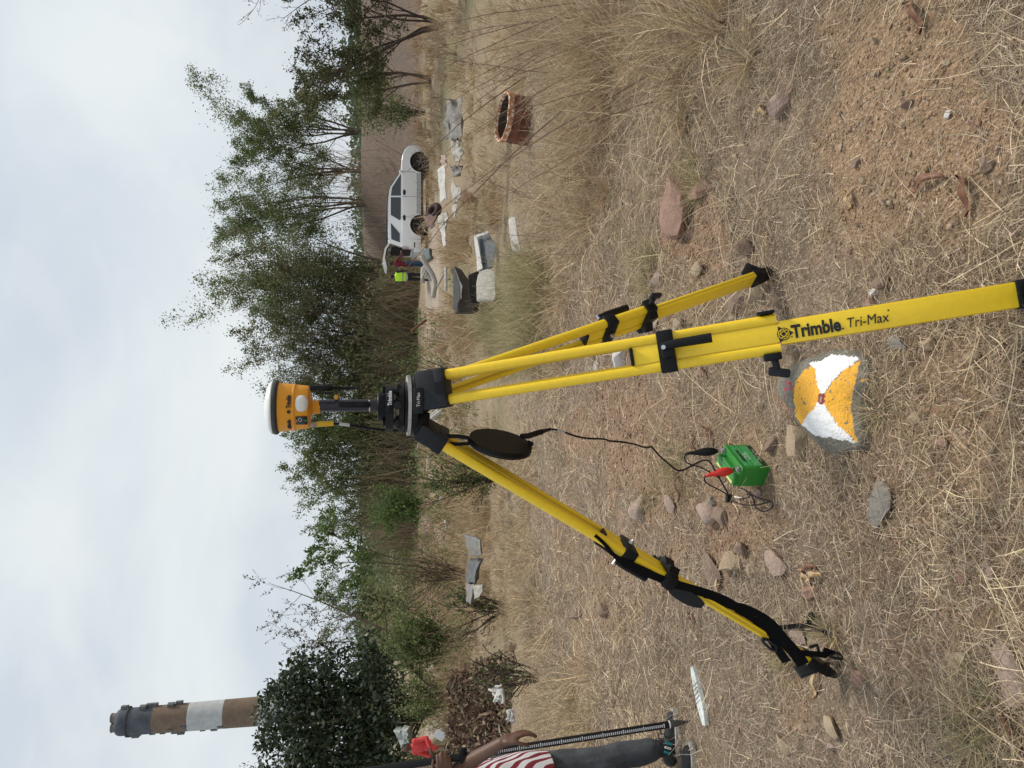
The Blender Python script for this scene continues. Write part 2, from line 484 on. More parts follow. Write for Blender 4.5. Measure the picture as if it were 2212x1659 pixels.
def build_ground():
    ys = [-40, -20, -10, -6, -4, -2.5, -1.5, -.9, -.5, -.2, .1, .3, .45, .6]
    y = .6
    while y < 7000:
        y *= 1.0105 if y < 14 else (1.022 if y < 80 else 1.12)
        ys.append(y)
    ys = np.array(ys)
    s = np.linspace(-1, 1, 301); s = np.sign(s) * np.abs(s) ** 1.15
    sx = np.concatenate([[-14, -6, -3, -2, -1.5, -1.2], s * 1.0, [1.2, 1.5, 2, 3, 6, 14]])
    Y, S = np.meshgrid(ys, sx, indexing='ij')
    X = S * (np.maximum(np.abs(Y), .3) * .72 + .9)
    Z = height(X, Y)
    V = np.stack([X, Y, Z], -1).reshape(-1, 3)
    nx = len(sx); ny = len(ys)
    i, j = np.meshgrid(np.arange(ny - 1), np.arange(nx - 1), indexing='ij')
    a = (i * nx + j).ravel()
    F = np.stack([a, a + 1, a + nx + 1, a + nx], 1)
    x, y = V[:, 0], V[:, 1]
    litter = np.array([.235, .18, .125]); tan_ = np.array([.33, .225, .140]); red = np.array([.32, .205, .135])
    col = np.tile(litter, (len(V), 1))
    b = bare(x, y)[:, None]
    redness = ss(-.15, .25, vnoise(x * .9 + 7, y * .9))[:, None] * .8
    px, py = projn(np.stack([x, y, 0 * x], 1))
    redness = np.maximum(redness * .5, ss(1.6, .4, ((px - 1480) / 150) ** 2 + ((py - 520) / 180) ** 2)[:, None])
    redness = np.maximum(redness, .8 * ss(1.6, .4, ((px - 1400) / 280) ** 2 + ((py - 1000) / 260) ** 2)[:, None])
    redness = redness * ss(1.0, 2.2, ((px - 1960) / 260) ** 2 + ((py - 230) / 330) ** 2)[:, None]
    soil = tan_ * (1 - redness) + red * redness
    col = col * (1 - b) + soil * b
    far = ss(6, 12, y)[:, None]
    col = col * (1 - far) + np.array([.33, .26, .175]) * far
    gr = (ss(.05, .3, vnoise(x * .5, y * .5 + 20)) * ss(8, 14, y) * .5)[:, None]
    col = col * (1 - gr) + np.array([.16, .17, .08]) * gr
    road = (ss(25.5, 27, y + vnoise(x * .3, y * .3) * 2) * ss(35, 33.5, y + vnoise(x * .3, y * .3) * 2) * ss(9, 4, x))[:, None]
    col = col * (1 - road) + np.array([.44, .37, .30]) * road
    mound = (ss(35, 36.5, y) * ss(6.0, 8.5, x))[:, None]
    col = col * (1 - mound) + np.array([.165, .125, .10]) * mound
    far_olive = ss(50, 90, y)[:, None] * (1 - mound)  # distant ground turns to a dull olive colour
    col = col * (1 - far_olive) + np.array([.17, .17, .11]) * far_olive
    o = npmesh('ground', V, F, M_ground, col, smooth=True)
    tag(o, 'dry sloping ground of tan and reddish soil', kind='structure')
build_ground()

# ================================================================== SURVEY TRIPOD
M_yel = mat('yellow_enamel', (.93, .64, .022), .38, noise=.05, nscale=60, bump=.04, bscale=420, dirt=((.42, .27, .06), 26, .68, .80))
M_groove = mat('yellow_groove', (.62, .42, .015), .5)
M_blk = mat('black_plastic', (.006, .0065, .008), .45, spec=.22, noise=.25, nscale=40, bump=.1, bscale=300)
M_blk2 = mat('dark_grey_plastic', (.016, .019, .023), .5, spec=.25, noise=.2, nscale=50, bump=.1, bscale=300)
M_steel = mat('steel', (.55, .55, .55), .3, metal=1)
M_print = mat('black_print', (.010, .010, .010), .6, dirt=((.72, .50, .03), 160, .66, .69))
M_wprint = mat('white_print', (.75, .76, .78), .6)
M_web = mat('black_webbing', (.006, .006, .007), .9, spec=.1, bump=.4, bscale=900)

HY = 2.16
def zof(xd, Y=HY):
    return CAMH - Y * tan(atan((xd - 1106) / FPX) + PITCH)
AX = at(760, 876, HY).x          # plumb axis of the instrument
HEAD = Vector((AX, HY, zof(905)))

def s_at(a, S, xd, L=2.2):
    lo, hi = 0, L
    for _ in range(40):
        mid = (lo + hi) / 2
        if proj(a + S * mid)[0] < xd: lo = mid
        else: hi = mid
    return (lo + hi) / 2

tripod = thing('survey_tripod', (AX, HY, 0), 'yellow survey tripod with black clamps standing over the painted stone', 'tripod')

def oval(mb, P0, P1, T, Nn, w, d, k=14, inner=0):
    """rounded tube of oval section from P0 to P1; a shallow groove runs along its inner side"""
    ring = []
    for i in range(k):
        a = 2 * pi * i / k
        cx, sy = cos(a), sin(a)
        e_ = .75
        ring.append((w / 2 * math.copysign(abs(cx) ** e_, cx), d / 2 * math.copysign(abs(sy) ** e_, sy)))
    vs = []
    for P in (P0, P1):
        for (a, b) in ring: vs.append(P + T * a + Nn * b)
    mb.add(vs, [(i, (i + 1) % k, (i + 1) % k + k, i + k) for i in range(k)] + [tuple(range(k))[::-1], tuple(range(k, 2 * k))])

def make_leg(Hg, F, T_hint, xin, xcol, xout, xfoot, front, label, logo=False, hingeT=.112):
    S = (F - Hg).normalized()
    Ltot = (F - Hg).length
    T = (T_hint - S * T_hint.dot(S)).normalized()
    Nn = S.cross(T).normalized()
    rad = Vector((F.x - AX, F.y - HY, 0))
    if Nn.dot(rad) < 0: Nn = -Nn          # outward face
    e = bpy.data.objects.new('leg', None); C.objects.link(e); e.location = Hg; setpar(e, tripod); e['label'] = label
    P = lambda s, t=0, n=0: Hg + S * s + T * t + Nn * n
    M = basis(T, S, Nn)
    si, sc_, so, sf = (s_at(Hg, S, q, 3) for q in (xin, xcol, xout, xfoot))
    # hinge block
    mb = MB(); mb.box(P(.045, 0, 0), (hingeT, .085, .052), M, .006)
    mb.box(P(.075, 0, .0), (hingeT * .96, .03, .058), M, .004); mb.build('hinge_block', M_blk2, e, 35)
    mb = MB(); mb.box(P(.072, .0, .031), (.034, .022, .004), M, .001); mb.box(P(.086, -.0, .031), (.06, .006, .004), M, .001); mb.build('hinge_latch', M_blk, e)
    for sgn in (-1, 1):
        mb = MB(); oval(mb, P(.08, sgn * .0365), P(so, sgn * .0365), T, Nn, .0265, .030)
        o = mb.build('outer_tube', M_yel, e, 50)
        mb = MB()
        mb.box(P((.08 + so) / 2, sgn * .0238, 0), (.004, so - .09, .020), M)
        mb.box(P((.09 + so) / 2, sgn * .0213, .0), (.003, so - .1, .012), M)
        mb.build('tube_rail', M_groove, e)
    # sliding inner leg
    mb = MB(); mb.box(P((si + sf) / 2, 0, 0), (.0455, sf - si, .022), M, .002)
    mb.box(P((so + .003 + sf) / 2, 0, 0), (.058, sf - so - .003, .024), M, .0035)
    mb.build('inner_leg', M_yel, e, 35)
    mb = MB()
    for sgn in (-1, 1): mb.box(P((so + sf) / 2, sgn * .0292, 0), (.002, sf - so - .01, .008), M)
    mb.build('leg_groove', M_groove, e)
    mb = MB(); mb.box(P(si, 0, 0), (.047, .009, .036), M, .003); mb.build('end_cap', M_blk, e, 35)
    # collar with lever
    mb = MB(); mb.box(P(sc_, 0, 0), (.109, .042, .046), M, .004); mb.build('collar', M_blk, e, 35)
    fs = 1
    lv = MB()
    lv.box(P(sc_ + .004, .003, fs * .034), (.042, .030, .02), M, .004)
    lv.tube([P(sc_ - .006, .012, fs * .047), P(sc_ + .03, .014, fs * .05), P(sc_ + .115, .014, fs * .048)], [.011, .0115, .0125], 10)
    lv.build('lever', M_blk, e, 35)
    mb = MB(); mb.tube([P(sc_ - .004, .009, fs * .044), P(sc_ - .004, .009, fs * .062)], .0058, 8); mb.build('pivot_bolt', M_steel, e, 35)
    mb = MB(); mb.tube([P(sc_, 0, -fs * .026), P(sc_, 0, -fs * .035)], .009, 6); mb.tube([P(sc_, 0, -fs * .03), P(sc_, 0, -fs * .040)], .004, 8); mb.build('nut', M_steel, e, 35)
    # lower clamp and thumb screw
    mb = MB()
    for sgn in (-1, 1): mb.box(P(so - .022, sgn * .0555, 0), (.008 if sgn > 0 else .018, .042, .042), M, .003)
    if not front: mb.box(P(so - .02, 0, .020), (.118, .030, .012), M, .004)
    mb.box(P(so - .022, 0, -.021), (.116, .036, .012), M, .003)
    if not front: mb.prism([(-.05, 0), (.05, 0), (.03, .022), (-.01, .008), (-.035, .024)], .034, basis(T, -Nn, S), P(so - .039, 0, -.02))
    mb.build('lower_clamp', M_blk, e, 35)
    ks = -1 if front else 1
    kb = MB(); kb.tube([P(so - .018, ks * .060, -.0), P(so - .016, ks * .086, 0)], .009, 10)
    kb.box(P(so - .012, ks * .096, 0), (.022, .052, .013), M @ Matrix.Rotation(.28, 3, 'Z'), .005)
    kb.build('thumb_screw', M_blk2, e, 35)
    mb = MB()
    for q in (-.012, .008):
        mb.tube([P(so - .02 + q, -ks * .0595, 0), P(so - .02 + q, -ks * .0625, 0)], .0045, 8)
    mb.build('rivet', M_steel, e, 35)
    # strap buckle
    if not front:
        mb = MB()
        sb = si + .02
        for a, b in (((-.028, 0), (.024, -.012)), ((.024, -.012), (.03, .02)), ((.03, .02), (-.024, .034)), ((-.024, .034), (-.028, 0)), ((-.01, .034), (-.006, 0))):
            mb.tube([P(sb + a[0], a[1] - .012, .026), P(sb + b[0], b[1] - .012, .026)], .0042, 6)
        mb.build('buckle', M_blk2, e)
    # foot
    fp = F
    mb = MB(); mb.box(P(sf + .01, 0, 0), (.066, .03, .034), M, .003)
    ring0 = [P(sf + .02, a, b) for a, b in ((-.031, -.016), (.031, -.016), (.031, .016), (-.031, .016))]
    ring1 = [P(sf + .085, a, b) for a, b in ((-.022, -.014), (.022, -.014), (.022, .014), (-.022, .014))]
    ring2 = [P(Ltot - .012, a, b) for a, b in ((-.008, -.008), (.008, -.008), (.008, .008), (-.008, .008))]
    q4 = [(i, (i + 1) % 4, (i + 1) % 4 + 4, i + 4) for i in range(4)]
    mb.add(ring0 + ring1 + ring2, q4 + [tuple(x + 4 for x in f) for f in q4] + [(8, 9, 10, 11), (3, 2, 1, 0)])
    o = mb.build('foot', M_blk, e, 35)
    mb = MB(); mb.tube([P(Ltot - .03), P(Ltot + .012)], [.009, .003], 8); mb.build('steel_tip', M_steel, e, 35)
    tp = MB()
    dd = (Nn * .80 - S * .60).normalized(); dn = T.cross(dd).normalized()
    mt = basis(T, dd, dn)
    tp.box(P(sf + .045, 0, .008) + dd * .034, (.056, .062, .007), mt, .002)
    for k in range(8): tp.box(P(sf + .045, 0, .008) + dd * (.010 + .0068 * k), (.054, .0032, .012), mt)
    tp.build('step_plate', M_blk2, e)
    return e, P, S, T, Nn, so, sf, sc_, Ltot

HA = at(905, 846, HY - .065); FA = gp(2246, 629)
HB = at(906, 852, HY + .060); FB = gp(1668, 588)
HC = at(903, 921, HY - .005); FC = gp(1812, 1462)
print('tripod', HA[:], FA[:], FB[:], FC[:], (FA - HA).length, (FB - HB).length, (FC - HC).length)
legA = make_leg(HA, FA, Vector((1, 0, 0)), 1366, 1441, 1681, 2198, True, 'nearest leg with the printed name on its face')
radB = (FB - HB); radB.z = 0
legB = make_leg(HB, FB, radB.cross(Vector((0, 0, 1))), 1262, 1312, 1404, 1626, False, 'leg standing behind to the right')
radC = (FC - HC); radC.z = 0
TC = radC.cross(Vector((0, 0, -1))).normalized()
if TC.y < 0: TC = -TC
_s = (FC - HC).normalized(); _t = (TC - _s * TC.dot(_s)).normalized(); _n2 = _s.cross(_t)
if _n2.dot(radC) < 0: _n2 = -_n2
TC = (_t - _n2 * .24).normalized()
legC = make_leg(HC, FC, TC, 1300, 1352, 1448, 1742, False, 'leg spread to the left with black straps')

# head plate, skirt and yoke
mb = MB(); z0, z1 = zof(886), zof(879)
tri = []
for k in range(36):
    a = 2 * pi * k / 36
    r = .088 + .006 * cos(3 * (a + R(70)))
    tri.append((r * cos(a), r * sin(a)))
HC3 = Vector((AX + .004, HY, 0))
mb.prism(tri, z1 - z0, None, HC3 + Vector((0, 0, z0))); mb.build('head_plate', mat('worn_aluminium', (.50, .50, .49), .35, metal=.9, noise=.2), tripod, 35)
mb = MB(); mb.prism([(x * .985, y * .985) for x, y in tri], zof(886) - zof(899) - .001, None, HC3 + Vector((0, 0, zof(899))))
mb.build('head_skirt', M_blk, tripod, 35)
mb = MB(); mb.prism([(x * .62, y * .62) for x, y in tri], zof(899) - zof(918), None, HC3 + Vector((0, 0, zof(918))))
for Hh in (HA, HB, HC):
    d = Hh - HEAD; d.z = 0; d.normalize()
    tt = Vector((-d.y, d.x, 0))
    mb.box(HC3 + d * .06 + Vector((0, 0, zof(908))), (.09, .07, .05), basis(tt, d, Vector((0, 0, 1))), .008)
mb.build('head_yoke', M_blk, tripod, 35)
mb = MB(); mb.box(Vector((AX + .015, HY - .098, zof(899))), (.072, .008, .026), None, .003); mb.build('name_badge', M_blk2, tripod, 35)
text('lettering', 'Tri-Max', M_wprint, Vector((AX + .018, HY - .1035, zof(899))), (1, 0, 0), (0, 0, 1), .013, tripod, .0001, fit=.040)

# the print on the nearest leg
eA, PA, S, T, Nn, so, sf, _, _ = legA
sa = lambda xd: s_at(HA, S, xd, 3)
up = T if T.x > 0 else -T
def between(x0, x1, n=.0135): return PA((sa(x0) + sa(x1)) / 2, -.004 if T.x > 0 else .004, n), sa(x1) - sa(x0)
c, wd_ = between(1708, 1814)
text('lettering', 'Trimble', M_print, c, S, up, .044, eA, .0016, fit=wd_)
c, wd_ = between(1826, 1915)
text('lettering', 'Tri-Max', M_print, c, S, up, .034, eA, 0.0, fit=wd_, shear=.15)
c, wd_ = between(1677, 1706)
mb = MB()
Ml = basis(S, up, Nn)
mb.prism([(.0155 * cos(2 * pi * k / 24), .0155 * sin(2 * pi * k / 24)) for k in range(24)], .0008, Ml, c)
for a in (0, 120, 240):
    a = R(a)
    mb.prism([(.023 * cos(a), .023 * sin(a)), (.013 * cos(a + .75), .013 * sin(a + .75)), (.013 * cos(a - .75), .013 * sin(a - .75))], .0007, Ml, c)
mb.build('emblem', M_print, eA)
mb = MB()
for (rx, ry, ang) in ((.0125, .0125, 0), (.0135, .0055, 30), (.0135, .0055, -35), (.0055, .0130, 20)):
    pts = []
    for k in range(17):
        t_ = 2 * pi * k / 16
        x, y = rx * cos(t_), ry * sin(t_)
        x, y = x * cos(R(ang)) - y * sin(R(ang)), x * sin(R(ang)) + y * cos(R(ang))
        pts.append(c + S * x + up * y + Nn * .0011)
    mb.tube(pts, .0007, 4, False)
mb.build('emblem_lines', M_yel, eA)
for q, rr in ((1707.5, .0018), (1817, .0022), (1918, .0022)):
    mb = MB(); mb.prism([(rr * cos(2 * pi * k / 8), rr * sin(2 * pi * k / 8)) for k in range(8)], .0006, Ml, PA(sa(q), (-.014 if q < 1900 else .012) * (1 if T.x > 0 else -1), .0135))
    mb.build('trademark_dot', M_print, eA)

# ================================================================== TRIBRACH AND RECEIVER
M_recv = mat('amber_plastic', (.78, .34, .015), .45, noise=.04, nscale=60, bump=.03, bscale=500, dirt=((.45, .22, .03), 14, .70, .82))
M_wht = mat('white_plastic', (.74, .75, .72), .4, noise=.04, nscale=30, dirt=((.52, .50, .42), 9, .62, .85))
M_rub = mat('dark_rubber', (.035, .042, .046), .6, noise=.2, nscale=20)
cx = AX
tb = thing('tribrach', (cx, HY, z1), 'black levelling base with three foot screws screwed onto the tripod head', 'tribrach')
mb = MB(); pr = [(.069 + .009 * cos(3 * (2 * pi * k / 36 + R(75))), 2 * pi * k / 36) for k in range(36)]
tri2 = [(r * cos(a), r * sin(a)) for r, a in pr]
mb.prism(tri2, zof(861) - zof(871), None, (cx, HY, zof(871)))
mb.prism([(x * 1.02, y * 1.02) for x, y in tri2], zof(873) - z1 - .001, None, (cx, HY, z1 + .0005)); mb.build('base_plate', M_blk, tb, 35)
mb = MB(); mb.prism([(x * .93, y * .93) for x, y in tri2], zof(832) - zof(849), None, (cx - .004, HY, zof(849)))
mb.box((cx + .016, HY - .066, zof(841)), (.062, .014, zof(833) - zof(849)), None, .003)
mb.build('upper_plate', M_blk, tb, 35)
for a in (-55, 65, 185):
    d = Vector((sin(R(a + 180)) * .052, cos(R(a + 180)) * .052, 0))
    p = Vector((cx, HY, 0)) + d
    s_ = MB(); s_.lathe([(.010, zof(872)), (.010, zof(869)), (.0165, zof(868)), (.0175, zof(864)), (.0175, zof(857)), (.0165, zof(854)), (.009, zof(853)), (.009, zof(848))], p, seg=20)
    o = s_.build('foot_screw', M_blk2, tb, 35)
    k_ = MB()
    for q in range(14):
        an = 2 * pi * q / 14
        k_.box(p + Vector((.0175 * cos(an), .0175 * sin(an), (zof(864) + zof(857)) / 2)), (.003, .003, zof(857) - zof(864)), Matrix.Rotation(an, 3, 'Z'))
    k_.build('knurl', M_blk, o)
mb = MB(); mb.tube([(cx + .002, HY - .06, zof(856)), (cx + .002, HY - .083, zof(856.5))], [.011, .012], 14); mb.build('lock_knob', M_blk2, tb, 35)
for q in ((cx - .048, HY - .02, 0), (cx + .046, HY - .03, 0)):
    mb = MB(); mb.lathe([(.010, zof(833)), (.011, zof(826))], q, seg=10); mb.build('side_post', M_blk, tb, 35)
text('lettering', 'Trimble', M_wprint, (cx + .022, HY - .0735, zof(841)), (1, 0, 0), (0, 0, 1), .0155, tb, .0007, fit=.042)
mb = MB(); mb.lathe([(.041, zof(832)), (.041, zof(817)), (.039, zof(815.5)), (.02, zof(815))], (cx - .003, HY, 0), seg=36); mb.build('adapter_disc', M_blk, tb, 35)

rc = thing('gnss_receiver', (cx, HY, zof(815)), 'yellow satellite receiver with white dome on a short black pole above the tripod', 'receiver')
mb = MB(); mb.lathe([(.0178, zof(815)), (.0178, zof(690))], (cx, HY, 0), seg=24); mb.build('pole', mat('dark_violet_black_tube', (.016, .014, .028), .3), rc, 35)
mb = MB(); mb.box((cx + .003, HY - .0195, zof(765)), (.018, .006, zof(735) - zof(800)), None, .002)
mb.box((cx + .004, HY - .021, zof(783)), (.012, .007, zof(768) - zof(802)), None, .002); mb.build('pole_latch', M_blk, rc, 35)
mb = MB(); mb.tube([(cx + .016, HY - .014, zof(799)), (cx - .016, HY - .014, zof(799))], .0035, 8); mb.build('cross_pin', M_steel, rc, 35)
cr_ = cx - .004
zc = lambda x: zof(x)
mb = MB(); mb.lathe([(.0178, zc(692)), (.019, zc(690)), (.020, zc(676)), (.034, zc(672)), (.052, zc(670)), (.0600, zc(668)), (.0610, zc(666)), (.0625, zc(652)), (.0645, zc(640)), (.0672, zc(639)), (.0672, zc(636)), (.0655, zc(635)), (.0675, zc(618)), (.0695, zc(604)), (.070, zc(602))], (cr_, HY, 0), seg=48)
mb.build('body', M_recv, rc, 40)
mb = MB(); mb.lathe([(.0695, zc(604)), (.0745, zc(602)), (.0765, zc(599)), (.0765, zc(595)), (.0745, zc(592)), (.070, zc(591))], (cr_, HY, 0), seg=48)
for k in range(12):
    an = 2 * pi * k / 12
    mb.box((cr_ + .0735 * cos(an), HY + .0735 * sin(an), zc(597.5)), (.006, .022, .008), Matrix.Rotation(an, 3, 'Z'), .002)
mb.build('bumper_ring', M_rub, rc, 40)
mb = MB(); dz = zc(573) - zc(591)
mb.lathe([(.0755 * cos(a), zc(592) + dz * 1.12 * sin(a)) for a in np.linspace(0, pi / 2 * .99, 12)], (cr_, HY, 0), seg=48); mb.build('dome', M_wht, rc, True)
# white bulge on the front, turned a little to the right
fa = R(-90 + 12)
fd = Vector((cos(fa), sin(fa), 0)); ft = Vector((-fd.y, fd.x, 0))
mb = MB(); mb.lathe([(cos(a), sin(a)) for a in np.linspace(0, pi / 2 * .99, 8)], seg=32)
vv = []
for v in mb.v:
    vv.append(Vector((cr_, HY, zc(655))) + fd * (.057 + .013 * v[2]) + ft * (.0235 * math.copysign(abs(v[0]) ** .85, v[0])) + Vector((0, 0, .0185 * math.copysign(abs(v[1]) ** .85, v[1]))))
mb.v = [tuple(v) for v in vv]; mb.build('front_bulge', M_wht, rc, True)
def on_body(s, ang, xd, size, fit, rad):
    d = Vector((cos(R(ang)), sin(R(ang)), 0)); t_ = Vector((-d.y, d.x, 0))
    return text('lettering', s, M_print2, Vector((cr_, HY, zc(xd))) + d * rad, t_, (0, 0, 1), size, rc, .0005, fit=fit, depth=.0012)
M_print2 = mat('dark_print', (.03, .022, .015), .6)
on_body('Trimble', -75, 629, .017, .036, .0668)
on_body('Trimble', -131, 629, .013, .028, .0668)
for ang in (-99, -147):
    d = Vector((cos(R(ang)), sin(R(ang)), 0)); t_ = Vector((-d.y, d.x, 0))
    mb = MB(); mb.prism([(.0055 * cos(2 * pi * k / 6), .0055 * sin(2 * pi * k / 6)) for k in range(6)], .001, basis(t_, Vector((0, 0, 1)), d), Vector((cr_, HY, zc(629))) + d * .0665); mb.build('emblem', M_print2, rc)
d = Vector((cos(R(-124)), sin(R(-124)), 0)); t_ = Vector((-d.y, d.x, 0)); Ms = basis(t_, Vector((0, 0, 1)), d)
mb = MB(); mb.box(Vector((cr_, HY, zc(655))) + d * .0625, (.027, .032, .004), Ms, .001); so_ = mb.build('screen', mat('screen_glass', (.01, .01, .012), .15), rc, 35)
text('screen_icon', 'C', mat('screen_green', (.05, .5, .12), .5), Vector((cr_, HY, zc(663))) + d * .0649 + t_ * .002, t_, (0, 0, 1), .011, so_)
mb = MB(); mb.tube([Vector((cr_, HY, zc(652))) + d * .065 + t_ * (.004 + .006 * cos(a)) + Vector((0, 0, .004 * sin(a))) for a in np.linspace(0, 2 * pi, 13)], .0006, 5); mb.build('screen_icon', M_wprint, so_)
mb = MB(); mb.box(Vector((cr_, HY, zc(645))) + d * .0648, (.008, .003, .001), Ms); mb.build('screen_icon', mat('screen_orange', (.7, .2, .03), .5), so_)
# whip antenna hanging below the rim
ax_, ay_ = at(700, 838, HY - .04).x, HY - .04
mb = MB(); mb.lathe([(.0078, zof(670, ay_)), (.0088, zof(700, ay_)), (.0082, zof(716, ay_)), (.0045, zof(722, ay_)), (.0032, zof(768, ay_)), (.005, zof(770, ay_)), (.005, zof(777, ay_))], (ax_, ay_, 0), seg=14); an_ = mb.build('antenna', M_blk, rc, 35)
mb = MB(); mb.tube([(ax_ - .012, ay_, zof(710, ay_)), (ax_ - .016, ay_, zof(710, ay_))], .012, 14); mb.build('antenna_knob', M_blk, an_, 35)
mb = MB(); mb.box((cx + .024, HY - .01, zof(727)), (.012, .012, .010), Matrix.Rotation(.5, 3, 'Y'), .002); mb.build('release_button', M_recv, rc, 35)

# antenna cable with yellow connector
def zp(k, lst):   # helper: zoomed picture places to picture places
    x0, y0, s = k
    return [((x0 + a / s) / 1.8228, (y0 + b / s) / 1.8228) for a, b in lst]
ca = zp((1000, 1400, 2.212), [(500, 605), (545, 598), (690, 592), (740, 594), (830, 605), (980, 630), (1120, 648), (1290, 655), (1420, 672), (1500, 720), (1560, 760), (1600, 765), (1640, 740), (1690, 760)])
pts = [at(a, b, HY - .05 + .01 * k) for k, (a, b) in enumerate(ca[:8])] + [at(a, b, HY - .02) for a, b in ca[8:]]
cb = thing('receiver_cable', pts[0], 'thin black cable running down from the yellow plug under the receiver', 'cable')
mb = MB(); mb.tube(pts[2:], .0036, 8); mb.build('cord', M_blk, cb, True)
mb = MB(); mb.tube([pts[0], pts[1]], [.007, .0075], 10); mb.build('metal_plug', M_steel, cb, 35)
mb = MB(); mb.tube([pts[1], pts[2]], [.0078, .007], 10); mb.build('plug_sleeve', mat('yellow_sleeve', (.7, .45, .02), .45), cb, 35)
mb = MB(); mb.tube([pts[3], pts[4]], [.005, .005], 10); mb.build('clear_tag', mat('clear_tag', (.55, .57, .58), .25), cb, 35)

# ================================================================== HANGING DISC
dc = at(1082, 952, HY - .02)
a_dn = Vector((-sin(R(9)), 0, -cos(R(9))))
nn = Vector((.95, -.30, 0)); nn = (nn - a_dn * nn.dot(a_dn)).normalized(); tt = a_dn.cross(nn)
Md = basis(a_dn, tt, nn)
ds = thing('hanging_disc', dc, 'flat round black disc hanging by a bracket from the tripod head', 'disc')
mb = MB(); mb.lathe([(.001, -.0205), (.092, -.0205), (.095, -.018), (.095, -.003), (.093, 0), (.001, 0)], dc, Md, 56); mb.build('disc_body', mat('disc_black', (.006, .005, .004), .5, spec=.2, noise=.15, nscale=20), ds, 40)
mb = MB(); mb.lathe([(.0945, -.0165), (.0955, -.0155), (.0955, -.013), (.0945, -.012)], dc, Md, 56, False); mb.build('rim_bead', M_blk2, ds, 40)
ear = dc - a_dn * .092
mb = MB()
for q in (-.02, .028):
    p0 = at(948, 943 + (14 if q < 0 else 0), HY - .03 + (0 if q < 0 else -.0))
br = zp((1700, 1600, 2.766), [(90, 325), (280, 325), (400, 345), (415, 400), (395, 405), (290, 412), (20, 395)])
mb.tube([at(a, b, HY - .035) for a, b in br[:4]], .0062, 8); mb.tube([at(a, b, HY - .03) for a, b in br[3:]], .0055, 8)
mb.build('bracket', M_blk, ds, True)
mb = MB(); mb.tube([dc + a_dn * .085 - tt * .01, dc + a_dn * .1 - tt * .012], [.01, .006], 8); mb.build('strap_lug', M_blk, ds, 35)
pc = zp((1700, 1600, 2.766), [(980, 325), (1050, 322), (1200, 275), (1290, 248), (1360, 255), (1440, 278), (1560, 325), (1700, 352), (1850, 352), (1936, 372)])
pc2 = zp((2600, 1650, 3.687), [(-180, 430), (-140, 385), (-60, 480), (0, 550), (130, 655), (220, 735), (300, 755), (400, 710), (520, 640), (640, 592), (710, 605), (760, 680), (790, 745), (870, 880), (930, 985), (985, 1085)])
pc = pc + [(1310, 952), (1360, 956)]
ng = len(pc2)
yb = lambda k: 2.13 + (2.66 - 2.13) * min(1, k / (len(pc) + 3)) ** 1.2
pts = [at(a, b, yb(k)) for k, (a, b) in enumerate(pc)] + [at(a, b, 2.66 - .012 * max(0, k - 8)) for k, (a, b) in enumerate(pc2)]
def smoothp(pts, it=1):
    for _ in range(it):
        q = [pts[0]]
        for a, b in zip(pts[:-1], pts[1:]): q += [a * .75 + b * .25, a * .25 + b * .75]
        q.append(pts[-1]); pts = q
    return pts
def above(pts, r=.003):
    o = []
    for p in pts:
        h_ = H(p.x, p.y) + r
        o.append(Vector((p.x, p.y, max(p.z, h_))))
    return o
pcb = thing('power_cable', pts[0], 'black power cable hanging from the round disc to the green battery', 'cable')
mb = MB(); mb.tube([pts[0], pts[1], pts[2]], [.008, .009, .0085], 10); mb.tube([pts[2], pts[3]], [.007, .0045], 10); mb.build('plug', M_blk, pcb, 35)
mb = MB(); mb.tube(above(smoothp(pts[3:], 2)), .0034, 8); mb.build('cord', M_blk, pcb, True)
mb = MB(); mb.tube([pts[4], pts[5]], .0048, 8); mb.build('clear_tag', bpy.data.materials['clear_tag'], pcb, 35)

# ================================================================== BATTERY
NB = gp(1664, 1010); RB = gp(1619, 959); LB = gp(1650, 1051)
zb = min(NB.z, RB.z, LB.z) - .004
e1 = RB - NB; e1.z = 0; la = e1.length; e1.normalize()
e2 = Vector((-e1.y, e1.x, 0)); 
if e2.dot(LB - NB) < 0: e2 = -e2
lb_ = min(max((LB - NB).length, .085), .10)
print('battery', la, (LB - NB).length)
la = min(la, .165)
hb = .118
M_grn = mat('green_plastic', (.026, .22, .030), .38, noise=.06, nscale=40, bump=.04, bscale=300, dirt=((.16, .24, .09), 20, .66, .85))
M_lab = mat('green_label', (.045, .36, .115), .3)
Mb_ = basis(e1, e2, Vector((0, 0, 1)))
bt = thing('battery', Vector((NB.x, NB.y, zb)), 'small green battery standing on the dry grass with red and black clips', 'battery')
O = Vector((NB.x, NB.y, zb))
BP = lambda a, b, c: O + e1 * a + e2 * b + Vector((0, 0, c))
mb = MB(); mb.box(BP(la / 2, lb_ / 2, hb / 2), (la, lb_, hb - .004), Mb_, .003)
for q in (.30, .44): mb.box(BP(la / 2, lb_ / 2, hb * (1 - q) - .0), (la * .999, lb_ + .0022, .0035), Mb_)
mb.box(BP(la / 2, lb_ / 2, .006), (la + .0015, lb_ + .002, .011), Mb_)
mb.build('case', M_grn, bt, 35)
mb = MB(); mb.box(BP(la / 2, lb_ / 2, hb - .0045), (la + .004, lb_ + .004, .012), Mb_, .002)
mb.prism([(0.004, .036), (la * .22, .036), (la * .27, .028), (la * .73, .028), (la * .78, .036), (la - .004, .036), (la - .004, lb_ - .002), (.004, lb_ - .002)], .020, Mb_, BP(0, 0, hb))
mb.prism([(0.010, .042), (la - .01, .042), (la - .01, lb_ - .006), (.01, lb_ - .006)], .0215, Mb_, BP(0, 0, hb))
mb.build('lid', M_grn, bt, 35)
mb = MB(); mb.box(BP(la / 2, -.0006, hb * .47), (la * .84, .001, hb * .80), Mb_); mb.build('front_label', M_lab, bt)
